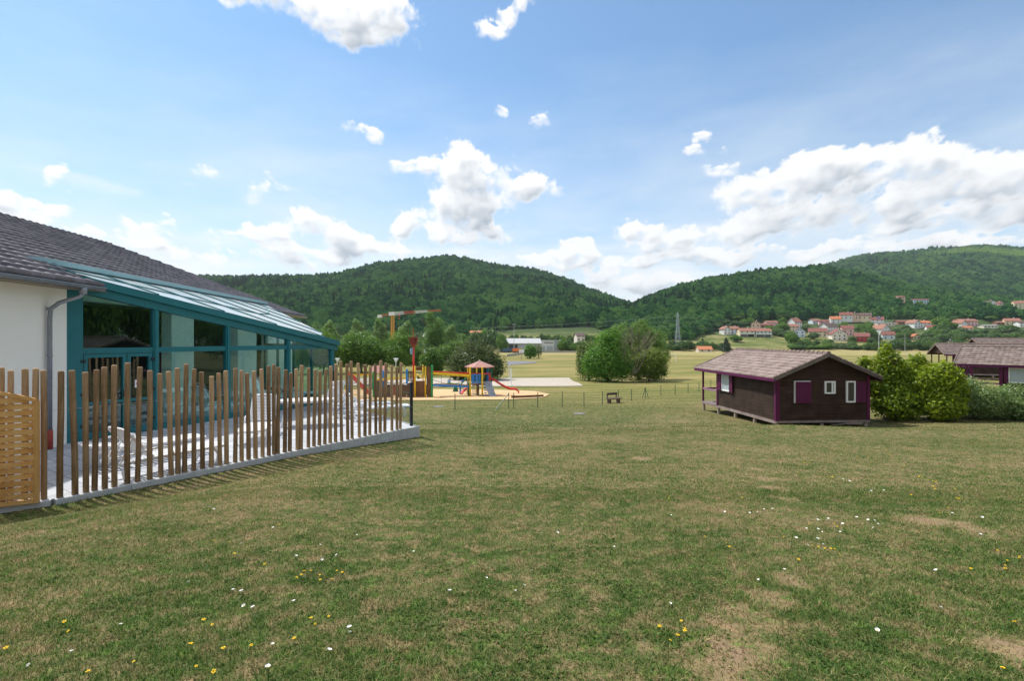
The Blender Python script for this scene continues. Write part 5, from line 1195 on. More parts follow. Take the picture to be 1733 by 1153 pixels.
# lamps
def street_lamp(px, yt, yb, label):
    g_ = gp(px, yb); a = P(px, yt, g_[1]); zb = Hs(*g_); e = empty('street_lamp', (a.x, a.y, zb), 0, label, 'street lamp', 'park lamps'); o = tuple(e.location)
    mb = MB(); mb.tube([(a.x, a.y, zb), (a.x, a.y, a.z - .45)], [.06, .045], 8); mb.build('pole', simple('lamp_grey', (.55, .57, .58), .5), e, o)
    mb = MB(); mb.lathe([(.06, -.5), (.12, -.4), (.26, -.10), (.34, -.06), (.34, .0), (.05, .05)], (a.x, a.y, a.z), 10); mb.build('lamp_head', simple('lamp_head', (.62, .66, .68), .4), e, o)
street_lamp(670, 607, 650, 'pale grey park lamp rising behind the ship structure'); street_lamp(571, 607, 650, 'pale grey park lamp beside the corner of the glass veranda')
# basketball board
g_ = gp(882.5, 611); a = P(882.5, 0, g_[1]); zb = Hs(*g_); e = empty('basketball_hoop', (a.x, a.y, zb), 0, 'white basketball backboard on a thin pole by the asphalt court', 'basketball hoop'); o = tuple(e.location)
mb = MB(); mb.tube([(a.x, a.y, zb), (a.x, a.y, zb + 3.4)], .07, 8); mb.build('pole', ZINC, e, o)
mb = MB(); mb.box(a.x - .9, a.x + .9, a.y - .3, a.y - .26, zb + 2.8, zb + 3.9); mb.build('backboard', PVC, e, o); mb = MB(); mb.tube([(a.x + .23 * math.cos(t), a.y - .55 + .23 * math.sin(t), zb + 3.0) for t in [2 * math.pi * k / 12 for k in range(13)]], .02, 5); mb.build('rim', REDP, e, o)
# goals
def goal(px0, px1, yt, yb, label):
    g_ = gp((px0 + px1) / 2, yb); d = g_[1]; zb = Hs(*g_); a, b = P(px0, 0, d), P(px1, 0, d); zt_ = (HZ - yt) / F * d
    e = empty('goal', (a.x, d, zb), 0, label, 'football goal'); o = tuple(e.location)
    for q in (a, b): mb = MB(); mb.tube([(q.x, d, zb), (q.x, d, zt_)], .07, 8); mb.build('goal_post', PVC, e, o)
    mb = MB(); mb.tube([(a.x, d, zt_), (b.x, d, zt_)], .07, 8); mb.build('crossbar', PVC, e, o)
goal(1104, 1143.5, 600.5, 612.5, 'white football goal frame on the meadow right of the tree clump')
# low wire fence on the lawn
lf = [(770, 694, 28), (861, 692, 28), (873.5, 692, 27), (910, 690.5, 26), (951.5, 688, 23.5), (988.3, 688, 22), (1019.5, 685, 21.5), (1046.5, 681.5, 19), (1068.5, 678.5, 18), (1092, 674.5, 16), (1118.5, 670.5, 16), (1142.6, 668.5, 15), (1164.5, 665.5, 14.5), (1183, 663, 13.5), (1203, 658, 12)]
tops = []; f0_ = gp(770, 694)
e = empty('lawn_fence', (f0_[0], f0_[1], Hs(*f0_)), 0, 'low green wire fence on thin steel stakes crossing the lawn before the playground', 'fence'); o = tuple(e.location)
for px, yb, hp__ in lf:
    g_ = gp(px, yb); zb = Hs(*g_); mb = MB(); ln = .0 if px != 873.5 else -.16
    mb.bar((g_[0] - ln * -1, g_[1], zb - .1), (g_[0] + ln, g_[1], zb + 1.0), .045, .045); mb.build('stake', GREENW, e, o); tops.append((g_[0], g_[1], zb + .96))
for px, dx in ((861, -22), (1092, -5), (1092, 5.5)):
    g_ = gp(px, 692 if px < 900 else 674.5); zb = Hs(*g_); k_ = gp(px + dx, (694 if px < 900 else 674.5)); mb = MB(); mb.bar((g_[0], g_[1], zb + .95), (k_[0], k_[1], Hs(*k_)), .04, .04); mb.build('brace', GREENW, e, o)
mb = MB()
for a, b in zip(tops[:-1], tops[1:]):
    for dz in (0, -.45, -.88):
        mb.bar((a[0], a[1], a[2] + dz), (b[0], b[1], b[2] + dz), .008, .008)
mb.build('wire', GREENW, e, o)
# bench
g_ = gp(1037, 682.5); bx_, by_ = g_; e = empty('park_bench', (bx_, by_, Hs(bx_, by_)), R(28), 'weathered dark wooden bench facing the meadow by the wire fence', 'bench')
OLD = woodmat('weathered_bench_wood', (.07, .045, .035), (.20, .14, .11), 'x', .85)
mb = MB(); mb.box(-.62, .62, -.20, -.06, .36, .42); mb.box(-.62, .62, -.03, .10, .36, .42); mb.box(-.62, .62, -.40, -.24, .34, .41); mb.build('seat', OLD, e)
mb = MB(); mb.hexa([(-.40, .16, .62), (.62, .16, .62), (.62, .19, .62), (-.40, .19, .62)], [(-.40, .20, .80), (.62, .20, .80), (.62, .23, .80), (-.40, .23, .80)]); mb.build('backrest', OLD, e)
for x in (-.45, .45):
    mb = MB(); mb.box(x - .05, x + .05, -.32, .08, -.15, .36); mb.hexa([(x - .04, .06, .3), (x + .04, .06, .3), (x + .04, .13, .3), (x - .04, .13, .3)], [(x - .04, .13, .75), (x + .04, .13, .75), (x + .04, .18, .75), (x - .04, .18, .75)]); mb.build('leg', OLD, e)
for px, py in ((980, 701), (742, 689)):
    g_ = gp(px, py); mb = MB(); mb.lathe([(.36, -.03), (.36, .03), (.33, .035)], (g_[0], g_[1], Hs(*g_)), 18); tag(mb.build('drain_cover', STONE, None, (g_[0], g_[1], Hs(*g_))), 'flat grey round drain cover set in the lawn %s' % ('right of the slide end' if px > 900 else 'below the ship bow'), 'drain cover')

# ------------------------------------------------------------------ warehouse, masts, crane, pylon
WARE = simple('grey_metal_sheet', (.34, .38, .41), .5, .08, .4); WAREW = simple('pale_metal_sheet', (.55, .58, .60), .5, .05, .4); WROOF = simple('light_metal_roof', (.42, .42, .42), .5, .08, .3); DARKM = simple('dark_opening', (.05, .06, .08), .5); ORG = paint('orange_paint', (.65, .16, .03)); 
d = 335.0
wh = empty('warehouse', tuple(P(900, 591, d)), 0, 'long grey and white metal warehouse at the foot of the hill', 'warehouse'); wo_ = tuple(wh.location)
def Pw(px, py, dd=d): return tuple(P(px, py, dd))
x0, x1, x2, x3 = P(843, 0, d).x, P(916, 0, d).x, P(938, 0, d).x, P(955, 0, d).x; zb = P(0, 595, d).z
mb = MB(); mb.box(x0, x1, d, d + 22, zb, P(0, 581.5, d).z); mb.build('wall', WARE, wh, wo_)
mb = MB(); mb.box(x1, x2, d + .5, d + 22, zb, P(0, 577, d).z); mb.build('wall', WAREW, wh, wo_); mb = MB(); mb.box(x2, x3, d + .7, d + 22, zb, P(0, 576.5, d).z); mb.build('wall', WARE, wh, wo_)
mb = MB(); zr0, zr1 = P(0, 582, d).z, P(0, 574.8, d + 10).z
mb.hexa([(x0 - .6, d - .8, zr0), (x1, d - .8, zr0), (x1, d + 11, zr1 + .5), (x0 - .6, d + 11, zr1 + .5)], [(x0 - .6, d - .8, zr0 + .3), (x1, d - .8, zr0 + .3), (x1, d + 11, zr1 + .8), (x0 - .6, d + 11, zr1 + .8)]); mb.build('roof', WROOF, wh, wo_)
mb = MB(); mb.box(x1, x3 + .3, d + .3, d + 22, P(0, 577, d).z, P(0, 576.2, d).z); mb.build('roof', WROOF, wh, wo_)
for a, b in ((847, 850.5), (852, 860), (861.5, 869.5), (871, 876), (919, 922), (926, 935)):
    mb = MB(); mb.box(P(a, 0, d).x, P(b, 0, d).x, d - .12, d + .5 if a > 915 else d + .05, zb + .2, P(0, 583.5 if a < 900 else 586, d).z); mb.build('gate', DARKM if a < 900 else WARE, wh, wo_)
for k in range(6):
    mb = MB(); mb.box(P(921 + k * 2.6, 0, d).x, P(922.6 + k * 2.6, 0, d).x, d + .2, d + .52, P(0, 581, d).z, P(0, 579.4, d).z); mb.build('window', DKGLASS, wh, wo_)
# vehicles in the yard
def truck(px, py, dd, cabm, bodym, label, L=6.5):
    q = P(px, py, dd); zb = Hs(q.x, dd); e = empty('truck', (q.x, dd, zb), 0, label, 'truck')
    mb = MB(); mb.hexa([(-L / 2, -1.1, .9), (L * .22, -1.1, .9), (L * .22, 1.1, .9), (-L / 2, 1.1, .9)], [(-L / 2, -1.1, 2.7), (L * .22, -1.1, 2.7), (L * .22, 1.1, 2.7), (-L / 2, 1.1, 2.7)]); mb.build('cargo_box', bodym, e)
    mb = MB(); mb.hexa([(L * .25, -1.05, .6), (L / 2, -1.05, .6), (L / 2, 1.05, .6), (L * .25, 1.05, .6)], [(L * .25, -1.0, 2.5), (L * .43, -1.0, 2.5), (L * .43, 1.0, 2.5), (L * .25, 1.0, 2.5)]); mb.build('cab', cabm, e)
    mb = MB(); mb.box(-L / 2, L / 2, -.9, .9, .5, .62); mb.build('chassis', BLACKP, e)
    for x in (-L * .35, -L * .1, L * .37):
        for y in (-1.05, .8): mb = MB(); mb.tube([(x, y, .48), (x, y + .25, .48)], .48, 12); mb.build('wheel', BLACKP, e)
truck(863, 591, 318, BLU, paint('dark_blue_box', (.04, .10, .17)), 'dark blue lorry parked in the yard of the warehouse', 9)
truck(873.5, 590.5, 316, ORG, ORG, 'orange truck parked in the yard of the warehouse', 4.5); truck(880, 591, 320, YEL, paint('ochre', (.5, .3, .03)), 'small yellow truck parked beside the orange one', 3.2)
# yard fence
g1_, g2_ = gp(858, 604), gp(990, 594)
e = empty('yard_fence', (g1_[0], g1_[1], Hs(*g1_)), 0, 'pale low fence running along the field edge before the warehouse', 'fence'); o = tuple(e.location)
p_ = [gp(858, 604), gp(880, 601), gp(905, 597.5), gp(955, 597.2), gp(1000, 597)]
for a, b in zip(p_[:-1], p_[1:]):
    mb = MB(); mb.bar((a[0], a[1], Hs(*a) + .6), (b[0], b[1], Hs(*b) + .6), .1, 1.1); mb.build('panel', simple('pale_fence', (.36, .34, .30), .8), e, o)
# masts
def mast(px, yt, d, r, mat, label, name='light_mast', head=0):
    q = P(px, yt, d); zb = Hs(q.x, d); e = empty(name, (q.x, d, zb), 0, label, 'mast'); h = q.z - zb
    mb = MB(); mb.tube([(0, 0, -.3), (0, 0, h)], [r, r * .55], 8); mb.build('pole', mat, e)
    if head: mb = MB(); mb.bar((-head, 0, h), (head, 0, h), .25, .3); mb.tube([(-head, 0, h + .1), (-head, 0, h - .3)], .2, 6); mb.tube([(head, 0, h + .1), (head, 0, h - .3)], .2, 6); mb.build('lamp_head', mat, e)
    return e
GREYM = simple('galvanised', (.42, .45, .46), .5)
mast(869.8, 549, 330, .16, GREYM, 'tall thin floodlight mast in front of the long warehouse', head=1.0)
mast(1487.3, 557, 230, .22, GREYM, 'pale concrete pole rising behind the yellow green bushes', 'power_pole', .0)
mast(1531.5, 566, 300, .13, GREYM, 'short thin pole among the trees right of the pale pole', 'power_pole', .0); mast(1500, 538, 480, .14, GREYM, 'thin pole between the uppermost village houses', 'power_pole')
mast(985, 561.5, 420, .15, GREYM, 'thin lamp mast beside the roof with white chimneys', head=.8)
# loop shaped mast behind the cabins
q = P(1608.6, 583, 130); e = empty('loop_antenna', (q.x, 130, Hs(q.x, 130)), 0, 'thin pointed metal hoop standing behind the cabin roofs', 'antenna')
mb = MB(); h = P(0, 573.5, 130).z - Hs(q.x, 130)
mb.tube([(-.55, 0, 0), (-.55, 0, h - 1.0), (-.35, 0, h - .4), (0, 0, h), (.35, 0, h - .4), (.55, 0, h - 1.0), (.55, 0, 0)], .04, 6); mb.tube([(0, 0, h - 1.6), (0, 0, h + .15)], .025, 5); mb.build('hoop', GREYM, e)
# lattice builder
def lattice(mb, p0, p1, w0, w1, n, r, up=(0, 0, 1)):
    p0 = Vector(p0); p1 = Vector(p1); d_ = (p1 - p0).normalized(); u = Vector((0, 1, 0)) if abs(d_.z) < .9 else Vector((1, 0, 0)); s = d_.cross(u).normalized(); u = s.cross(d_).normalized()
    def c(k, i): w = w0 + (w1 - w0) * k / n; sx, sy = ((-1, -1), (1, -1), (1, 1), (-1, 1))[i % 4]; return p0.lerp(p1, k / n) + s * sx * w / 2 + u * sy * w / 2
    for i in range(4):
        mb.bar(c(0, i), c(n, i), r * 2, r * 2)
        for k in range(n):
            mb.bar(c(k, i), c(k + 1, i + 1), r * 1.3, r * 1.3); mb.bar(c(k + 1, i), c(k, i + 1), r * 1.3, r * 1.3)
            mb.bar(c(k, i), c(k, i + 1), r * 1.3, r * 1.3)
DC = 330.
cb = P(664.5, 560, DC); cz0 = Hs(cb.x, DC); e = empty('tower_crane', (cb.x, DC, cz0), 0, 'red and white tower crane with yellow mast above the trees', 'crane'); o = tuple(e.location)
mb = MB(); zt_ = P(0, 534, DC).z; lattice(mb, (cb.x, DC, cz0), (cb.x, DC, zt_), 1.7, 1.7, 14, .13); mb.build('mast', paint('crane_yellow', (.62, .32, .03)), e, o)
WHITEC = paint('crane_white', (.72, .72, .72)); REDC = paint('crane_red', (.50, .09, .05))
jy0, jy1 = 531.0, 525.2
def jp(px): f = (px - 664) / (746.5 - 664); return Vector(P(px, jy0 + (jy1 - jy0) * f, DC - 4 * f))
for a, b, m_ in ((667, 684, WHITEC), (684, 703, REDC), (703, 724, WHITEC), (724, 746.5, REDC)):
    mb = MB(); wa = 1.8 - .9 * (a - 664) / 82; wb_ = 1.8 - .9 * (b - 664) / 82; lattice(mb, jp(a), jp(b), wa, wb_, 5, .075); mb.build('jib', m_, e, o)
mb = MB(); q0 = Vector(P(663, 532, DC)); q1 = Vector(P(641, 535, DC + 1)); mb.bar(q0, q1, 1.3, .7); mb.build('counter_jib', REDC, e, o)
mb = MB(); mb.bar(Vector(P(646, 535.2, DC)), Vector(P(640, 535.8, DC + 1)), 1.6, 1.9); mb.build('counterweight', WHITEC, e, o)
mb = MB(); q0 = Vector(P(658.5, 531.5, DC)); q1 = Vector(P(668, 531, DC)); mb.bar(q0, q1, 2, 2.3); mb.build('cab', WHITEC, e, o)
mb = MB(); q0 = jp(675.5); mb.bar(q0 + Vector((0, 0, -1.0)), q0 + Vector((0, 0, -1.7)), 1.2, 1.0); mb.tube([q0 + Vector((0, 0, -1.6)), q0 + Vector((0, 0, -3.2))], .08, 5); mb.tube([q0 + Vector((0, 0, -3.0)), q0 + Vector((0, 0, -3.9))], .35, 6); mb.build('hook', REDC, e, o)
DP = 380.
pb = P(1147, 578, DP); pz = Hs(pb.x, DP); e = empty('power_pylon', (pb.x, DP, pz), 0, 'grey lattice power pylon standing before the wooded slope', 'pylon'); o = tuple(e.location)
ztp = P(0, 527.5, DP).z; steel = simple('pylon_steel', (.30, .35, .38), .55)
mb = MB(); lattice(mb, (pb.x, DP, pz), (pb.x, DP, pz + (ztp - pz) * .62), 4.2, 1.6, 6, .10); lattice(mb, (pb.x, DP, pz + (ztp - pz) * .62), (pb.x, DP, ztp - 1), 1.6, .8, 5, .08); mb.bar((pb.x, DP, ztp - 1), (pb.x, DP, ztp), .3, .3); mb.build('lattice_tower', steel, e, o)
arms = []
for f_, w in ((.66, 3.0), (.78, 2.6), (.90, 2.2)):
    z = pz + (ztp - pz) * f_; mb = MB()
    for sx in (-1, 1): mb.bar((pb.x, DP, z), (pb.x + sx * w * .5, DP + sx * -w * .6, z), .12, .12); mb.bar((pb.x, DP, z + .9), (pb.x + sx * w * .5, DP - sx * w * .6, z), .08, .08); arms.append((pb.x + sx * w * .5, DP - sx * w * .6, z - .6))
    mb.build('cross_arm', steel, e, o)
WIREM = simple('power_wire', (.30, .33, .34), .5)
def wire(a, b, sag, label):
    a = Vector(a); b = Vector(b); n = 22; pts = [a.lerp(b, k / n) - Vector((0, 0, sag * 4 * (k / n) * (1 - k / n))) for k in range(n + 1)]
    mb = MB(); mb.tube(pts, .045, 4, cap=False); tag(mb.build('power_line', WIREM, None, tuple(a)), label, 'power line', 'power lines across the valley')
for i, (a, yl, yr) in enumerate(zip([arms[0], arms[2], arms[4]], (566, 561, 556), (566, 560, 554))):
    wire(a, P(480, yl, 520), 5, 'thin power line hanging from the pylon towards the crane, %s' % ('lowest one', 'middle one', 'highest one')[i])
    wire(a, P(1800, yr, 430), 6, 'thin power line hanging from the pylon over the village, %s' % ('lowest one', 'middle one', 'highest one')[i])

# ------------------------------------------------------------------ houses
RED1 = tilemat('orange_red_tiles', (.26, .115, .08), (.36, .165, .115), (.46, .235, .17), .8); RED2 = tilemat('brown_red_tiles', (.18, .065, .05), (.26, .10, .075), (.34, .15, .12), .8); BRN = tilemat('dark_brown_tiles', (.10, .06, .055), (.16, .11, .10), (.24, .17, .15), .8); GRYR = tilemat('grey_flat_roof', (.28, .28, .27), (.36, .36, .35), (.44, .44, .43), .8); ORR = tilemat('bright_orange_tiles', (.40, .14, .06), (.52, .20, .09), (.6, .27, .14), .8)
WC = {'white': (.72, .72, .70), 'cream': (.72, .62, .42), 'mint': (.50, .68, .58), 'pink': (.66, .42, .40), 'bluew': (.58, .66, .74), 'pale': (.70, .64, .56), 'red': (.50, .06, .06), 'peach': (.70, .50, .36), 'brown': (.25, .16, .11)}
WCM = {k: simple('plaster_' + k, v, .85, .04, .3) for k, v in WC.items()}
def house(px, yb, wpx, label, wall='white', roof=RED1, ori='e', yaw=0, h=5.0, dp=None, pitch=.75, balcony=False, chimney=True, d=None, solar=False, nm='house', windows=True):
    if d is None: g_ = gp(px, yb); X, Y = g_
    else: Y = d; X = (px - CX) / F * d
    zb = Hs(X, Y) if d is None else (HZ - yb) / F * d
    W = wpx * Y / F; Dp = dp or 8.5
    e = empty(nm, (X, Y, zb), R(yaw), label, 'house', 'houses of the village on the slope')
    if ori == 'g': hw_, hl = Dp / 2, W / 2          # ridge runs along y, width W seen as gable
    mb = MB(); x0, x1, y0, y1 = -W / 2, W / 2, 0, Dp
    mb.box(x0, x1, y0, y1, -3.0, h)
    if ori == 'g':
        rise = W / 2 * pitch
        for yy_ in (y0, y1): mb.hexa([(x0, yy_ - .01 if yy_ else yy_, h), (x1, yy_ - .01 if yy_ else yy_, h), (x1, yy_ + .15 if not yy_ else yy_, h), (x0, yy_ + .15 if not yy_ else yy_, h)], [(-.02, yy_, h + rise), (.02, yy_, h + rise), (.02, yy_ + .1 if not yy_ else yy_ - .1, h + rise), (-.02, yy_ + .1 if not yy_ else yy_ - .1, h + rise)])
    else:
        rise = Dp / 2 * pitch
        for xx_ in (x0, x1): s = .15 if xx_ < 0 else -.15; mb.hexa([(xx_, y0, h), (xx_ + s, y0, h), (xx_ + s, y1, h), (xx_, y1, h)][::(1 if s > 0 else -1)], [(xx_, Dp / 2 - .02, h + rise), (xx_ + s, Dp / 2 - .02, h + rise), (xx_ + s, Dp / 2 + .02, h + rise), (xx_, Dp / 2 + .02, h + rise)][::(1 if s > 0 else -1)])
    w_ = mb.build('wall', WCM[wall], e)
    mb = MB(); t = .22; oh = .55
    if ori == 'g':
        for s in (-1, 1):
            a = (s * (W / 2 + oh), h - oh * pitch); b = (0, h + rise)
            lo = [(a[0], y0 - oh, a[1]), (b[0], y0 - oh, b[1]), (b[0], y1 + oh, b[1]), (a[0], y1 + oh, a[1])]
            if s > 0: lo = lo[::-1]
            mb.hexa(lo, [(x, y, z + t) for x, y, z in lo])
    else:
        for s in (-1, 1):
            yy0 = (y0 - oh) if s < 0 else (y1 + oh); a = (yy0, h - oh * pitch); b = (Dp / 2, h + rise)
            lo = [(x0 - oh, a[0], a[1]), (x1 + oh, a[0], a[1]), (x1 + oh, b[0], b[1]), (x0 - oh, b[0], b[1])]
            if s > 0: lo = lo[::-1]
            mb.hexa(lo, [(x, y, z + t) for x, y, z in lo])
    r_ = mb.build('roof', roof, e)
    if chimney:
        mb = MB(); cx_ = W * .18 if ori == 'e' else .8; cy_ = Dp * .5 if ori == 'e' else Dp * .4; mb.box(cx_ - .35, cx_ + .35, cy_ - .35, cy_ + .35, h + rise - .8, h + rise + .9); c_ = mb.build('chimney', WCM['pale'], r_)
    if solar:
        mb = MB(); hr = rise; n_ = Vector((0, -pitch, 1)).normalized(); 
        def sp_(x, f): return (x, y0 + (Dp / 2) * f, h + rise * f + t + .06)
        mb.face([sp_(-W * .05, .3), sp_(W * .30, .3), sp_(W * .30, .85), sp_(-W * .05, .85)]); mb.build('solar_panel', simple('solar_blue', (.03, .05, .16), .25), r_)
    if windows:
        fl = 2 if h > 4 else 1; n = max(2, int(W / 3.2))
        rows = [(.9 + 2.6 * k, 2.2 + 2.6 * k) for k in range(fl)]
        for z0, z1 in rows:
            for k in range(n):
                xx_ = x0 + W * (k + .5) / n; ww = .55
                if balcony and z0 < 2: continue
                mb = MB(); mb.box(xx_ - ww, xx_ + ww, -.04, .06, z0, z1); f_ = mb.build('window', DKGLASS, e)
        if ori == 'g' and rise > 2:
            for xx_ in (-.9, .9): mb = MB(); mb.box(xx_ - .4, xx_ + .4, -.04, .06, h + .5, h + 1.5); mb.build('window', DKGLASS, e)
        side = x0 if yaw < 0 else x1
        for k in range(2): mb = MB(); yy_ = Dp * (k + .5) / 2; mb.box(side - .05, side + .05, yy_ - .5, yy_ + .5, 3.4, 4.6) if h > 4 else mb.box(side - .05, side + .05, yy_ - .5, yy_ + .5, .9, 2.0); mb.build('window', DKGLASS, e)
    if balcony:
        mb = MB(); mb.box(x0, x1, -1.3, -.01, 2.5, 2.7); mb.box(x0, x1, -1.3, -1.2, 2.7, 3.6); 
        for xx_ in (x0, -.1, x1 - .2): mb.box(xx_, xx_ + .2, -1.3, -1.1, -1.5, 2.5)
        mb.build('balcony', WCM['white'], e); mb = MB(); mb.box(x0 + .5, x1 - .5, -.05, .05, .0, 2.2); mb.build('window', DKGLASS, e)
    return e
HS = [
 (1231,567,13,'small white gabled house at the far left end of the village','white',RED1,'g',12,5,7),
 (1243,566,13,'low orange roofed house close behind the leftmost white gable','bluew',RED1,'e',-10,4.6,7),
 (1264.5,570.5,24,'cream house with wide orange roof and white balcony, left of the mint house','cream',RED1,'e',-6,5,8.5,.62,True),
 (1292.5,571,25,'pale mint house with wide orange roof and white balcony','mint',RED1,'e',-6,5,8.5,.62,True),
 (1279,559,14,'narrow peach gabled house behind the cream and mint houses','peach',RED1,'g',-25,6,9,.8),
 (1307,552,19,'low pink house with flat orange roof at the wood edge','pink',RED1,'e',0,3.6,7,.4),
 (1298,556,20,'brown roofed low house behind the mint house','brown',RED2,'e',0,3,7,.5),
 (1351,554,17,'white house with tall steep orange roof below the wood','white',RED1,'e',24,5,8,1.05),
 (1340,561.5,24,'cream yellow house with long orange roof in the middle of the village','cream',RED1,'e',0,4.6,8,.6),
 (1353.5,571,16,'bluish white gabled house right below the cream yellow one','bluew',BRN,'g',-18,5,9,.8),
 (1382,549,14,'pale blue house with orange roof in the upper row','bluew',RED1,'e',6,3.6,7,.5),
 (1395,551,15,'pink low house next to the pale blue one in the upper row','pink',RED2,'e',-20,3.8,7,.5),
 (1415,548,15,'white house with bright orange roof in the upper row','white',ORR,'e',-16,4.5,8,.8),
 (1432,546.5,18,'white gabled house with red roof in the upper row','white',RED2,'e',-28,4.2,8,.85),
 (1445.5,546,14,'small peach gabled house in the upper row','peach',RED1,'g',-30,4.2,8,.8),
 (1463,547,20,'cream gabled house with dark roof in the upper row','cream',BRN,'e',-28,3.8,8,.8),
 (1384,570.5,27,'cream house with brown red roof and large tree before it','cream',RED2,'e',-28,4.4,9,.75),
 (1410,562.5,26,'white house with dark red dormered roof in mid village','white',BRN,'e',22,5,9,.8),
 (1421,577,22,'pinkish white house with steep red gable towards the meadow','pale',RED2,'g',-14,5.4,11,.85),
 (1435,569,17,'pink house beside the steep red gable','pink',RED2,'e',-22,6.4,8,.7),
 (1407,572,15,'low annex with red roof left of the steep gable','pale',RED1,'e',0,3,7,.5),
 (1459,579,21,'red walled house with brown roof at the lower edge of the village','red',RED2,'e',-30,4.4,9,.7),
 (1485,548.5,18,'white house with brown roof carrying solar panels','white',RED2,'e',-28,4.2,8,.85),
 (1499.5,569,20,'white gabled house right of the pale pole','white',RED1,'g',18,6,10,.8),
 (1504,575,17,'pale blue house with brown roof below the white gable right of the pole','bluew',RED2,'e',-28,3.8,8,.8),
 (1529,549.5,18,'low brown roofed house at the foot of the wood','brown',RED2,'e',0,2.6,7,.5),
 (1553,556,14,'white gabled wing with orange roof in the right part','white',RED1,'g',14,5,9,.8),
 (1566,555,20,'white house with long bright orange roof in the right part','white',ORR,'e',0,4.6,8,.6),
 (1577.5,561.5,14,'small white house with dusty red roof below the long orange roof','white',RED2,'e',-24,3.6,7,.7),
 (1552,575,12,'small cream gabled hut at the field edge','cream',ORR,'g',0,2.6,7,.8),
 (1640,552.5,30,'wide pinkish house with pale hipped roof on the right slope','pink',RED1,'e',0,5,9,.5),
 (1632,555,14,'white gabled wing with orange red roof on the right slope','white',RED1,'g',20,4.4,9,.8),
 (1640,559,15,'low bright orange roof among the trees at the right','pale',ORR,'e',0,2.0,7,.5),
 (1677,556,24,'low grey roofed building on the right slope','pale',GRYR,'e',0,2.6,7,.2),
 (1694,550,13,'low orange roofed shed left of the cream gable','brown',RED1,'e',0,2.2,6,.4),
 (1714,551,20,'cream gabled house with orange red roof near the right edge','cream',RED1,'e',-26,4.2,8,.75),
 (1732,554,12,'white house cut by the right edge','white',BRN,'e',0,4,7,.5),
 (1500,552,30,'long low grey flat roofed building in the upper village','pale',GRYR,'e',0,2.8,8,.12),
 (1526,508.5,12,'brown house high in the wood above the village','peach',RED2,'e',0,4,8,.5),
 (1559,513,26,'long white house with pale roofs high in the wood','bluew',RED2,'e',0,4,8,.4),
 (1681,520,10,'white house glimpsed between crowns high in the wood','white',BRN,'g',10,6,8,.6),
 (1695,520,8,'small pink house glimpsed between crowns at the right','pink',RED2,'g',0,5,8,.7),
 (1727,522,16,'cream gabled house high in the wood at the right edge','cream',RED1,'e',-22,6,9,.7),
 (1194,597,22,'orange roofed low house at the far edge of the meadow','pale',ORR,'e',-6,2.0,9,.5),
 (983,578,14,'dark roofed house with white chimneys left of the tree clump','pale',BRN,'e',10,4,8,.6),
 (806,573,20,'orange roofed house peeking above the wide dark bush','pale',ORR,'e',0,4.5,8,.45),
 (725,592,16,'grey blue house half hidden behind the mast of the ship','bluew',GRYR,'e',0,6,9,.5),
]
for t_ in HS:
    px, yb, w, lb, wl, rf_, ori, yaw, h = t_[:9]; dp = t_[9] if len(t_) > 9 else 8; pit = t_[10] if len(t_) > 10 else .7; bal = t_[11] if len(t_) > 11 else False
    dd = None
    for hx, hy, hw__, hd in HILLHOUSES:
        if abs(px - hx) < 2 and yb < 530: dd = hd
    if yb > 590: dd = 345 if px > 1000 else 230
    if px in (983,): dd = 400
    if px == 806: dd = 425
    if px == 725: dd = 250
    house(px, yb, w, lb, wl, rf_, ori, yaw, h * 1.06, dp, pit * .88, bal, chimney=(h > 4), d=dd, solar=('solar' in lb))

# ------------------------------------------------------------------ trees and shrubs
def leafcloud(n, lobes, ls, seed, clump=.30, nc=70, shell=(.45, 1.0), flat=.0, up=.25, droop=0):
    """lobes: list of (cx,cy,cz,rx,ry,rz). returns V,F,tint"""
    r = np.random.default_rng(seed); vol = np.array([l[3] * l[4] * l[5] for l in lobes]) ** .67; vol /= vol.sum(); Vs = []; Ts = []
    for l, w in zip(lobes, vol):
        c = np.array(l[:3]); rad = np.array(l[3:6]); m = max(30, int(n * w)); k = max(6, int(nc * w))
        dv = r.normal(size=(k, 3)); dv /= np.linalg.norm(dv, axis=1)[:, None]; rr_ = r.uniform(shell[0], shell[1], k)[:, None]
        cc = c + dv * rad * rr_ * .80; cr = clump * rad.mean() * r.uniform(.6, 1.35, k)
        ci = r.integers(0, k, m); d2 = r.normal(size=(m, 3)); d2 /= np.linalg.norm(d2, axis=1)[:, None]; d2[:, 2] = d2[:, 2] * .8 + .12
        p = cc[ci] + d2 * (cr[ci] * r.uniform(.55, 1.08, m))[:, None]
        q_ = r.random(m) < .42; d3 = r.normal(size=(m, 3)); d3 /= np.linalg.norm(d3, axis=1)[:, None]
        p2 = c + d3 * rad * (r.uniform(.35, .97, m) ** .6)[:, None] * (1 + .10 * np.sin(d3[:, 0:1] * 9 + seed) * np.cos(d3[:, 2:3] * 8 + d3[:, 1:2] * 6))
        p = np.where(q_[:, None], p2, p); d2 = np.where(q_[:, None], d3, d2)
        ctint = r.random(k)
        nrm = d2 * .9 + r.normal(size=(m, 3)) * .55 + np.array([0, 0, up]); nrm /= np.linalg.norm(nrm, axis=1)[:, None]
        a = np.cross(nrm, r.normal(size=(m, 3))); a /= np.linalg.norm(a, axis=1)[:, None]; b = np.cross(nrm, a)
        s = ls * r.uniform(.6, 1.3, m)[:, None]
        q = np.stack([p - a * s * .5, p + b * s * .32 + nrm * s * .08, p + a * s * .5, p - b * s * .32 + nrm * s * .08], 1)
        Vs.append(q.reshape(-1, 3)); Ts.append(np.clip(.45 * r.random(m) + .62 * ctint[ci] - .04, 0, 1))
    V = np.concatenate(Vs); T = np.concatenate(Ts); Fc = np.arange(len(V)).reshape(-1, 4); return V, Fc, T
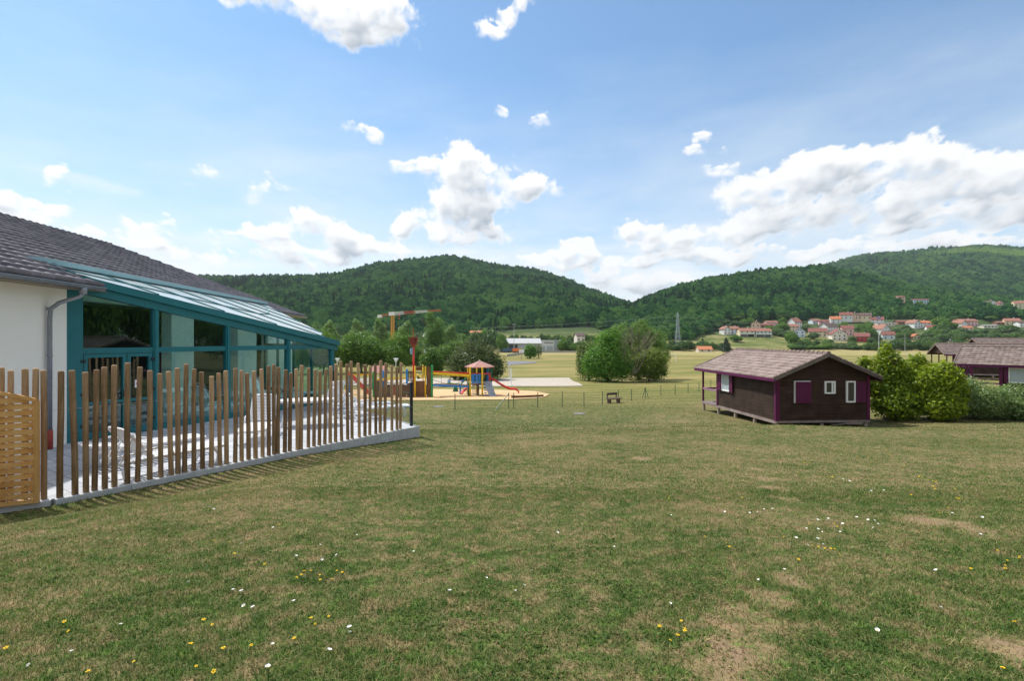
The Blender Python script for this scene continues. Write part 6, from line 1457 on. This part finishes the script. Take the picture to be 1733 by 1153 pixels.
BARK = woodmat('tree_bark', (.05, .04, .03), (.16, .13, .10), 'z', .95, 10, .5); BARKG = woodmat('pale_branch_bark', (.20, .17, .14), (.42, .38, .32), 'z', .9, 10, .3)
def trunkmesh(h, r, seed, limbs=6, spread=.5, mat=None, top=.9):
    rr = random.Random(seed); mb = MB(); pts = [(0, 0, -.3)]; n = 5
    for k in range(1, n + 1): pts.append((rr.uniform(-.04, .04) * h, rr.uniform(-.04, .04) * h, h * top * k / n))
    mb.tube(pts, [r * (1.25 - .95 * k / n) for k in range(n + 1)], 8)
    for k in range(limbs):
        z = h * rr.uniform(.22, .65); a = rr.uniform(0, 6.28); l = h * spread * rr.uniform(.6, 1); f = z / (h * top) * n; i = int(f); bse = Vector(pts[i]).lerp(Vector(pts[min(i + 1, n)]), f - i)
        p1 = bse + Vector((math.cos(a) * l * .45, math.sin(a) * l * .45, l * .5)); p2 = p1 + Vector((math.cos(a + .4) * l * .4, math.sin(a + .4) * l * .4, l * .45))
        mb.tube([bse, p1, p2], [r * .45, r * .28, r * .10], 6)
        for q in range(2): a2 = a + rr.uniform(-1, 1); mb.tube([p1, p1 + Vector((math.cos(a2) * l * .4, math.sin(a2) * l * .4, l * .35))], [r * .2, r * .06], 5)
    return mb
LM_DARK = leafmat('dark_maple_leaves', (.045, .12, .015), (.155, .29, .038), .33)
LM_MID = leafmat('mid_green_leaves', (.05, .12, .018), (.15, .27, .04), .35)
LM_LIGHT = leafmat('light_willow_leaves', (.11, .21, .06), (.25, .38, .13), .4)
LM_BRIGHT = leafmat('bright_green_leaves', (.04, .13, .012), (.15, .32, .04), .35)
LM_YEL = leafmat('yellow_green_leaves', (.075, .15, .012), (.30, .37, .035), .4)
LM_OLIVE = leafmat('olive_leaves', (.06, .11, .025), (.19, .25, .07), .35)
LM_BLUE = leafmat('grey_green_leaves', (.045, .085, .030), (.19, .27, .12), .3, .4)
LM_CON = leafmat('conifer_needles', (.008, .030, .012), (.028, .070, .028), .15)
FARM = {}
PROTO = {}
def plant(key, X, Y, hgt, wid, label, cat='tree', name='tree', group=None, kind='round', mat=None, n=5000, ls=.3, seed=0, trunk=True, rz=None, zoff=0.0, lobes=None, rot=0, nc=70, clump=.34, thick=.022, trunk_mat=None, limbs=6, trunk_top=.85):
    """one plant at X,Y; unit-scaled copies share meshes when key was built before"""
    zb = Hs(X, Y) + zoff
    if key in PROTO:
        e = copy_tree(PROTO[key][0]); ph, pw = PROTO[key][1:]; e.location = (X, Y, zb); e.scale = (wid / pw, wid / pw, hgt / ph); e.rotation_euler = (0, 0, rot or random.uniform(0, 6.28))
        for k_ in ('label', 'group'): 
            if k_ in e: del e[k_]
        return tag(e, label, cat, group)
    e = empty(name, (X, Y, zb), 0, label, cat, group)
    if lobes is None:
        rr = random.Random(seed); lobes = []
        if kind == 'round':
            lobes = [(0, 0, hgt * .54, wid * .45, wid * .45, hgt * .45)] + [(wid * .24 * math.cos(a), wid * .24 * math.sin(a), hgt * rr.uniform(.30, .62), wid * .29, wid * .29, hgt * .28) for a in (.3, 1.6, 2.9, 4.1, 5.3)]
        elif kind == 'bush':
            lobes = [(0, 0, hgt * .45, wid * .42, wid * .40, hgt * .50)] + [(wid * .28 * math.cos(a), wid * .26 * math.sin(a), hgt * rr.uniform(.25, .5), wid * .22, wid * .22, hgt * .35) for a in (.2, 1.3, 2.4, 3.6, 4.6, 5.6)]
        elif kind == 'tall':
            lobes = [(rr.uniform(-.12, .12) * wid, rr.uniform(-.12, .12) * wid, hgt * z, wid * w, wid * w, hgt * .17) for z, w in ((.22, .34), (.36, .42), (.50, .44), (.64, .38), (.78, .28), (.90, .16))]
        elif kind == 'conifer':
            lobes = [(0, 0, hgt * (.12 + .085 * k), wid * .5 * (1 - k / 10.5), wid * .5 * (1 - k / 10.5), hgt * .07) for k in range(10)]
    V, Fc, T = leafcloud(n, lobes, ls, seed, clump, nc); V[:, 2] = np.maximum(V[:, 2], .05)
    np_mesh('crown', V, Fc, mat or LM_MID, T, e)
    if trunk:
        tm = trunkmesh(hgt, hgt * thick, seed, limbs, .42, top=trunk_top); tm.build('trunk', trunk_mat or BARK, e, smooth=True)
    PROTO[key] = (e, hgt, wid); return e
def pl(key, px, yb, ytop, wpx, label, d=None, **k):
    if d is None: g_ = gp(px, yb); X, Y = g_
    else: Y = d; X = (px - CX) / F * d
    zb = Hs(X, Y); h = (HZ - ytop) / F * Y - zb; w = wpx * Y / F
    return plant(key, X, Y, h, w, label, **k)
# the tree clump in the meadow
d0 = 71.
pl('clump_left', 1029, 0, 553, 88, 'bright green dense tree forming the left half of the clump on the meadow', d=d0, kind='round', mat=LM_BRIGHT, n=26000, ls=.22, seed=21, nc=150, clump=.22,
   lobes=[(0, 0, 3.2, 3.4, 3.2, 3.3), (.3, 0, 5.4, 2.4, 2.3, 2.1), (-2.0, -.3, 2.5, 2.1, 1.9, 2.4), (1.8, -.4, 2.3, 2.1, 1.9, 2.3), (0, -1.2, 1.7, 2.6, 1.7, 1.9), (.5, 0, 6.7, 1.1, 1.1, 1.0)], trunk=True)
pl('clump_right', 1097, 0, 585, 60, 'olive green low tree forming the right half of the clump on the meadow', d=d0 + 1, mat=LM_OLIVE if False else leafmat('yellowish_olive_leaves', (.06, .11, .016), (.24, .32, .05), .35), n=16000, ls=.22, seed=22, nc=110, clump=.22,
   lobes=[(0, 0, 2.2, 2.7, 2.3, 2.4), (.8, -.2, 3.0, 2.2, 2.0, 2.0), (-1.8, -.5, 1.8, 1.8, 1.5, 2.1), (1.3, -.3, 1.5, 1.6, 1.5, 1.5)])
pl('clump_back', 1080, 0, 538, 95, 'taller thin crowned tree rising behind the meadow clump', d=d0 + 6, mat=leafmat('soft_green_leaves', (.075, .15, .03), (.20, .33, .07), .4), n=15000, ls=.22, seed=23, nc=120, clump=.22, trunk=True,
   lobes=[(-2.4, 0, 6.6, 2.2, 2.2, 2.0), (.4, 0, 7.4, 2.0, 2.0, 1.7), (2.7, .3, 6.0, 1.9, 1.9, 2.0), (3.4, 0, 4.0, 1.7, 1.7, 2.0), (-4.0, 0, 5.6, 1.5, 1.5, 1.7), (0, 1.0, 4.5, 2.6, 2.0, 2.4)])
pl('clump_bare', 1072, 0, 556, 60, 'leafless grey branched shrub showing between the two halves of the clump', d=d0 - 1.0, mat=LM_OLIVE, n=500, ls=.2, seed=24, lobes=[(0, .5, 4.6, 2.2, 1.2, 2.0)], trunk=False)
rr = random.Random(31); mb = MB()
def branch(p, dr, l, r, k):
    q = p + dr * l; q2 = q + (dr + Vector((rr.uniform(-.3, .3), rr.uniform(-.3, .3), .2))).normalized() * l * .5
    mb.tube([p, q, q2], [r, r * .7, r * .45], 5, cap=False)
    if k == 0: return
    for _ in range(3):
        nd = (dr + Vector((rr.uniform(-.75, .75), rr.uniform(-.5, .5), rr.uniform(-.1, .5)))).normalized(); branch(q2 if _ else q, nd, l * .66, r * .5, k - 1)
for a in (-.5, -.25, -.1, .1, .3, .55): branch(Vector((a * .6, 0, 1.2)), Vector((a, rr.uniform(-.2, .1), 1)).normalized(), 1.75, .06, 4)
eb = [o for o in col.objects if o.get('label', '').startswith('leafless grey')][0]; mb.build('branches', BARKG, eb)
pl('clump_far', 997, 0, 566, 52, 'loose olive tree at the left edge of the meadow clump', d=d0 + 4, mat=LM_OLIVE, n=11000, ls=.24, seed=25, kind='bush')
# dark round trees behind the playground
GB = 'round trees behind the playground'
pl('maple', 612, 0, 556, 80, 'dense round dark green tree between veranda corner and lamp', d=98, kind='round', mat=LM_DARK, n=16000, ls=.34, seed=41, group=GB, nc=110, clump=.25)
pl('maple', 675, 0, 557, 64, 'dense round dark green tree behind the red mast', d=99, group=GB)
pl('maple', 548, 0, 552, 60, 'dense round dark green tree partly behind the veranda corner', d=94, group=GB)
pl('maple', 500, 0, 560, 60, 'dense round dark green tree seen through the veranda glass', d=92, group=GB)
pl('pale_shrub', 731, 0, 583, 46, 'yellowish green shrub left of the wide dark bush', d=90, kind='bush', mat=LM_MID, n=9000, ls=.3, seed=43, nc=80)
pl('widebush', 805, 0, 571, 112, 'very wide dome shaped dark olive bush behind the play tower', d=76, kind='bush', mat=leafmat('dark_olive_leaves', (.030, .058, .012), (.11, .15, .035), .3), n=30000, ls=.24, seed=44, nc=190, clump=.20, name='bush', cat='bush')
# tall pale willows behind
GW = 'pale green tall trees in the second row'
pl('willow', 601, 0, 543, 40, 'pale green tall tree above the dark tree beside the veranda', d=165, kind='tall', mat=LM_LIGHT, n=12000, ls=.5, seed=51, group=GW, nc=90)
pl('willow', 640, 0, 541, 40, 'pale green tall tree directly left of the crane mast', d=168, group=GW)
pl('willow', 690, 0, 546, 44, 'pale green tall tree directly right of the crane mast', d=170, group=GW)
pl('willow2', 731, 0, 531, 52, 'tallest pale green tree, right of the red mast', d=150, kind='tall', mat=leafmat('poplar_leaves', (.07, .16, .04), (.18, .32, .08), .4), n=14000, ls=.42, seed=52, nc=90)
pl('willow', 560, 0, 545, 40, 'pale green tall tree peeking over the veranda roof corner', d=160, group=GW); pl('willow', 531, 0, 551, 22, 'thin pale green tree above the roof edge', d=170, group=GW); pl('willow', 765, 0, 552, 40, 'pale green tree behind the left side of the wide dark bush', d=175, group=GW)
for k_, (px_, yt_, w_, lb_) in enumerate(((585, 577, 40, 'leftmost'), (640, 580, 36, 'second from the left'), (700, 578, 40, 'third from the left'), (752, 580, 40, 'fourth from the left'), (770, 571, 44, 'rightmost'))):
    pl('mid_bush', px_, 0, yt_, w_, 'mid green bushy tree between the two tree rows, %s' % lb_, d=125 + 3 * k_, kind='bush', mat=LM_MID, n=8000, ls=.38, seed=57, group='bushy trees between the two tree rows', nc=80)
# small trees by the warehouse
pl('small1', 897, 0, 577, 25, 'small bright green tree with crooked crown before the warehouse', d=200, kind='bush', mat=LM_BRIGHT, n=4000, ls=.45, seed=61)
pl('small2', 911, 0, 578, 18, 'thin greyish shrub right beside the small bright tree', d=204, kind='bush', mat=LM_OLIVE, n=900, ls=.4, seed=62)
# maple bush and hedge right of the lone cabin
YB = dict(kind='bush', mat=LM_YEL, ls=.125, cat='bush', name='bush')
def hb(key, px, yb, ytop, wpx, label, n, seed, mat, ls=.125, **k):
    g_ = gp(px, yb); X, Y = g_; Y += .9; X = (px - CX) / F * Y; zb = Hs(X, Y); h = (HZ - ytop) / F * Y - zb; w = wpx * Y / F
    return plant(key, X, Y, h, w, label, kind='bush', mat=mat, n=n, ls=ls, seed=seed, cat='bush', name='bush', nc=k.pop('nc', 130), clump=.19, **k)
LM_GMIX = leafmat('maple_bush_leaves', (.025, .09, .008), (.36, .45, .028), .42)
def lob(w, h, items): return [(x * w, -.0 + y * w, z * h, rx * w, ry * w, rz_ * h) for x, y, z, rx, ry, rz_ in items]
g_ = gp(1515, 716); Yb = g_[1] + 1.6; w_ = 110 * Yb / F; h_ = (HZ - 583) / F * Yb - Hs(g_[0], Yb)
hb('maplebush', 1512, 716, 592, 92, 'tall maple bush with yellow green shoots right beside the lone cabin', 26000, 71, LM_GMIX, .18,
   lobes=[(0, 0, 1.3, 1.5, 1.2, 1.5), (.9, 0, 2.1, 1.0, 1.0, 1.3), (-.9, .2, 2.4, .8, .8, 1.1), (-.2, 0, 2.8, .7, .7, 1.1), (1.35, 0, 2.7, .6, .5, 1.0), (-.35, .1, 3.4, .42, .42, .8), (-1.4, .3, 2.7, .45, .4, .8), (.1, -.6, .9, 1.3, .9, 1.0)])
hb('maplebush2', 1586, 716, 622, 78, 'rounded maple bush with yellow green leaves in the middle of the hedge', 20000, 72, LM_GMIX, .175,
   lobes=[(0, 0, 1.2, 1.3, 1.1, 1.3), (.3, 0, 2.2, .95, .9, .95), (-.6, 0, 1.9, .8, .8, 1.0), (.9, 0, 1.5, .7, .7, 1.1), (-.1, -.6, .8, 1.1, .7, .8)])
LM_SNOW = leafmat('matt_hedge_leaves', (.055, .13, .035), (.30, .40, .15), .35, .35)
hb('hedge1', 1648, 713, 634, 104, 'grey green small leaved bush in the hedge below the second cabin', 26000, 73, LM_SNOW, .10)
hb('hedge2', 1725, 713, 644, 110, 'grey green small leaved bush at the right end of the hedge', 26000, 74, LM_SNOW, .10)
hb('hedge3', 1800, 712, 640, 110, 'grey green bush beyond the right edge', 10000, 75, LM_SNOW, .13)
# valley floor trees: rows and village trees
vp = [('v_round', 'round', LM_DARK), ('v_round2', 'round', leafmat('village_green', (.03, .08, .02), (.10, .19, .045), .3)), ('v_bush', 'bush', leafmat('village_bush', (.045, .11, .022), (.13, .23, .045), .3)), ('v_pale', 'bush', LM_BLUE), ('v_con', 'conifer', LM_CON)]
first = {}
USED = set()
def near_label(px, yb, h, t):
    best = min(HS, key=lambda q: (q[0] - px) ** 2 + 9 * (q[1] - yb) ** 2); w_ = best[3].split()
    stop = {'with', 'in', 'of', 'at', 'the', 'and', 'behind', 'below', 'left', 'right', 'close', 'high', 'among', 'between', 'cut', 'near', 'beside', 'from', 'a', 'to', 'half', 'peeking', 'glimpsed', 'carrying', 'far'}
    ref = w_[:7]
    while len(ref) > 3 and ref[-1] in stop: ref.pop()
    dx, dy = px - best[0], yb - best[1]
    rel = ('left of' if dx < 0 else 'right of') if abs(dx) > 1.5 * abs(dy) else ('below' if dy > 0 else 'above')
    kind_ = {0: 'dark round tree', 1: 'mid green tree', 2: 'light green bush', 3: 'silvery bush', 4: 'pointed conifer'}[t]
    for size in (('tall' if h > 12 else 'low'), 'another', 'smaller', 'broader', 'third', 'fourth', 'fifth', 'sixth', 'further', 'hindmost'):
        s = '%s %s %s the %s' % (size, kind_, rel, ' '.join(ref))
        if s not in USED: USED.add(s); return s
    return s
def vt(px, yb, ytop, wpx, t, label, group=None, d=None, name='tree'):
    key, kind, mat = vp[t]
    pl(key, px, yb, ytop, wpx, label, d=d, kind=kind, mat=mat, n=2600 if t != 4 else 2400, ls=.95 if t != 4 else .7, seed=80 + t, trunk=True, group=group, cat='tree' if t not in (2, 3) else 'bush', name='tree' if t not in (2, 3) else 'bush', nc=26, clump=.36, limbs=3, thick=.02)
named = [(1229, 597, 570, 26, 4, 'dark pointed conifer cluster left of the mint house'), (1189, 583, 572, 12, 4, 'small dark conifer left of the village meadow'), (1246, 579, 567, 22, 0, 'dark tree below the leftmost houses'),
 (1340, 585, 560, 24, 0, 'dark tree standing before the cream yellow house'), (1361, 588, 572, 26, 2, 'light green round tree at the meadow below mid village'), (1324, 563, 545, 24, 0, 'large dark tree between pink flat house and steep roof'),
 (1377, 575, 562, 18, 1, 'round tree before the brown red roofed cream house'), (1428, 560, 545, 18, 0, 'round tree below the red roofed upper house'), (1457, 562, 548, 22, 0, 'large dark tree below the cream gabled upper house'), (1472, 577, 552, 26, 0, 'tall dark tree right above the red walled house'),
 (1420, 590, 579, 40, 3, 'silvery willow bush below the steep red gable'), (1352, 592, 583, 30, 1, 'low dark bush on the meadow edge'), (1300, 560, 551, 16, 0, 'dark bush behind the mint house')]
for a in named: vt(*a)
rr = random.Random(77); GV = 'leafy trees among the village houses'
def clear(px, yb, ytop, wpx):
    for t_ in HS:
        if abs(px - t_[0]) < (wpx + t_[2]) * .40 and t_[1] - 7 < yb < t_[1] + 9: return False
    return True
cnt = 0
for (x0, x1, y0, y1, n, hr, ts) in ((1300, 1480, 543, 572, 70, (8, 15), (0, 1, 2)), (1490, 1735, 545, 572, 90, (9, 17), (0, 1, 1, 2)), (1180, 1330, 545, 562, 30, (8, 14), (0, 1)), (1335, 1500, 574, 590, 34, (8, 14), (1, 2, 2, 0)), (1500, 1735, 572, 584, 44, (9, 17), (1, 2, 2, 1))):
    for _ in range(n):
        px = rr.uniform(x0, x1); yb = rr.uniform(y0, y1); h = rr.uniform(*hr); w = h * rr.uniform(1.1, 1.7)
        if not clear(px, yb, yb - h, w): continue
        t = rr.choice(ts); vt(px, yb, yb - h, w, t, near_label(px, yb, h, t), GV if t < 2 else 'rounded bushes among the village houses'); cnt += 1
# bushes along the far side of the golden field
for k in range(44):
    px = 1470 + k * 6.6 + rr.uniform(-2, 2); yb = 590 + rr.uniform(-1.5, 1.0); h = rr.uniform(9, 16); vt(px, yb, yb - h, rr.uniform(13, 22), rr.choice((2, 1, 2)), 'bushy tree in the row behind the golden field', 'trees lining the golden field', d=rr.uniform(362, 392))
for k in range(24):
    px = 1118 + k * 4.4 + rr.uniform(-2, 2); yb = 592; h = rr.uniform(11, 21) * (1 - .35 * k / 24); vt(px, yb, 592 - h, rr.uniform(13, 22), rr.choice((2, 1, 2)), 'bushy tree left of the village behind the meadow', 'bushes at the far meadow edge', d=rr.uniform(355, 385))
for k in range(26):
    px = 1340 + k * 5.4 + rr.uniform(-2, 2); h = rr.uniform(7, 12); vt(px, 592, 592 - h, rr.uniform(12, 20), rr.choice((2, 1, 3, 0)), 'low bush below the village at the field edge', 'low bushes below the village', d=rr.uniform(378, 396))
for k in range(30):
    px = 845 + k * 6.2 + rr.uniform(-3, 3); h = rr.uniform(6, 13); vt(px, 576, 576 - h, rr.uniform(9, 17), rr.choice((0, 1, 2)), 'green tree on the meadow behind the warehouse roof', 'trees behind the warehouse', d=rr.uniform(405, 425))
for k in range(40):
    px = 500 + k * 9 + rr.uniform(-4, 4); h = rr.uniform(20, 36); vt(px, 590, 590 - h, rr.uniform(18, 34), rr.choice((0, 1, 0, 2)), 'broad green tree in the belt before the wooded hill', 'tree belt before the wooded hill', d=rr.uniform(330, 425))
for k in range(10):
    px = 948 + k * 5.2 + rr.uniform(-2, 2); h = rr.uniform(10, 20); vt(px, 592, 592 - h, rr.uniform(12, 22), rr.choice((0, 1, 2)), 'green tree right of the warehouse', 'trees right of the warehouse', d=rr.uniform(325, 345))
# a belt of trees to the right and behind the camera (seen only as reflections in the veranda)
for k, (x, y, h, w) in enumerate(((38, 4, 14, 10), (41, 12, 15, 10), (42, 20, 14, 10), (36, -4, 14, 10), (30, -11, 14, 10), (47, 28, 14, 10), (24, -18, 14, 10))):
    plant('maple', x, y, h, w, 'broad dark tree out of frame to the right, reflected in the veranda glass', group='reflected trees right of the view')

# ------------------------------------------------------------------ flowers in the lawn
WPET = simple('white_petals', (.85, .85, .83), .6, .03, 3); YC = simple('yellow_centre', (.70, .50, .03), .7); STEM = simple('flower_stem', (.06, .14, .03), .7)
def bindweed():
    e = empty('white_flower', (0, 0, 0), 0, 'small open white flower in the short grass', 'flower', 'white flowers in the lawn')
    mb = MB(); n = 15; base = len(mb.v); r = [.0125 + .001 * (k % 3) for k in range(n)]
    pts = [(r[k] * math.cos(2 * math.pi * k / n), r[k] * math.sin(2 * math.pi * k / n), .046) for k in range(n)]; inn = [(x * .25, y * .25, .036) for x, y, z in pts]
    for k in range(n): mb.face([inn[k], inn[(k + 1) % n], pts[(k + 1) % n], pts[k]])
    mb.face([(x, y, z) for x, y, z in inn]); mb.build('petals', WPET, e); mb = MB(); mb.lathe([(.004, .037), (.002, .041)], (0, 0, 0), 6); mb.build('centre', YC, e); mb = MB(); mb.tube([(0, 0, -.01), (0, 0, .036)], .0015, 4); mb.build('stem', STEM, e); return e
def dandelion():
    e = empty('yellow_flower', (0, 0, 0), 0, 'tiny yellow flower cluster in the short grass', 'flower', 'yellow flowers in the lawn')
    mb = MB(); rr = random.Random(4)
    for k in range(5):
        a = k * 1.3; c = (.011 * math.cos(a), .011 * math.sin(a), .045 + rr.uniform(-.005, .006)); mb.lathe([(.002, -.004), (.0075, .001), (.006, .005), (.001, .007)], c, 7)
    mb.build('blossom', paint('yellow_petals', (.80, .52, .01), .6), e); mb = MB(); mb.tube([(0, 0, -.01), (.003, 0, .042)], .0015, 4); mb.build('stem', STEM, e); return e
WF = [(120,1113),(54,1135),(318,993),(394,1004),(410,1011),(415,1034),(431,1036),(411,925),(539,926),(544,952),(463,898),(461,1104),(452,1141),(498,1024),(553,1117),(593,1076),(589,1086),(574,945),(498,947),(202,1068),(345,862),(360,866),(602,910),(902,974),(884,1000),(872,1006),(1132,1028),(1284,988),(1328,972),(1485,1074),(1591,1037),(1588,973),(1427,892),(1137,875),(1228,870),(1268,871),(1283,870),(1295,867),(1306,864),(1425,814),(1436,818),(1473,836),(1497,835),(1381,883),(1387,884),(1401,881),(1399,886),(1363,898),(1382,901),(1390,903),(1423,906),(1416,902),(1451,881),(1471,885),(1478,885),(1484,892),(1481,897),(1347,916),(1383,918),(1420,917),(1394,927),(1364,928),(1612,873),(1662,879),(1656,911),(680,752),(668,745),(650,741),(700,766),(655,750),(820,985),(940,905),(1040,930),(700,940),(760,1010)]
YF = [(425,1101),(378,1106),(345,1058),(361,1067),(320,1102),(110,1060),(120,1072),(13,1111),(475,891),(361,919),(391,919),(397,940),(449,958),(501,983),(510,977),(515,973),(527,970),(541,980),(542,986),(570,971),(580,975),(562,988),(526,1057),(531,1064),(557,1049),(228,1132),(332,1132),(365,1150),(500,1090),(150,1145),(1154,1057),(1157,1072),(1160,1080),(1145,1089),(1132,1090),(1116,1069),(1236,931),(1351,953),(1257,844),(1131,844),(1133,847),(1360,785),(1368,785),(1400,809),(1410,809),(1426,758),(1470,775),(1473,780),(1450,773),(1510,775),(1505,771),(1556,808),(1562,811),(1570,814),(1580,816),(1584,818),(1580,825),(1583,831),(1614,830),(1620,845),(1625,849),(1603,862),(1589,871),(1375,928),(1384,931),(1396,933),(1405,934),(1411,932),(1420,942),(1371,890),(1416,893),(1412,890),(1328,912),(1191,911),(1230,922),(1696,979),(1705,954),(1700,962),(1724,944),(1727,948),(1733,986),(1644,969),(1700,967),(1687,936),(1720,1064),(1698,1147),(1312,752),(1400,757),(1420,758),(1500,762),(1350,800),(1440,790),(1530,790),(1540,840),(1290,800),(1250,760)]
bw, bd = bindweed(), dandelion()
for lst, pr in ((WF, bw), (YF, bd)):
    for k, (px, py) in enumerate(lst):
        g_ = gp(px, py + 2); e = pr if k == 0 else copy_tree(pr); e.location = (g_[0], g_[1], Hs(*g_)); s = random.uniform(.7, 1.2) * (1.0 if g_[1] < 6 else 1.35) * (.58 if pr is bd else .85); e.scale = (s, s, s)
        e.rotation_euler = (random.uniform(-.35, .35) + .25, random.uniform(-.3, .3), random.uniform(0, 6))
# ------------------------------------------------------------------ air
mb = MB(); mb.box(-5300, 6500, -60, 4900, -12, 430)
m, nt, o = newmat('haze'); pv = N(nt, 'ShaderNodeVolumePrincipled', {'Color': rgb(.80, .90, 1.0), 'Density': .00007, 'Anisotropy': .3}); nt.links.new(pv.outputs[0], o.inputs['Volume'])
hz_o = mb.build('haze', m); tag(hz_o, kind='stuff')
print('meshes', len([o for o in col.objects]))
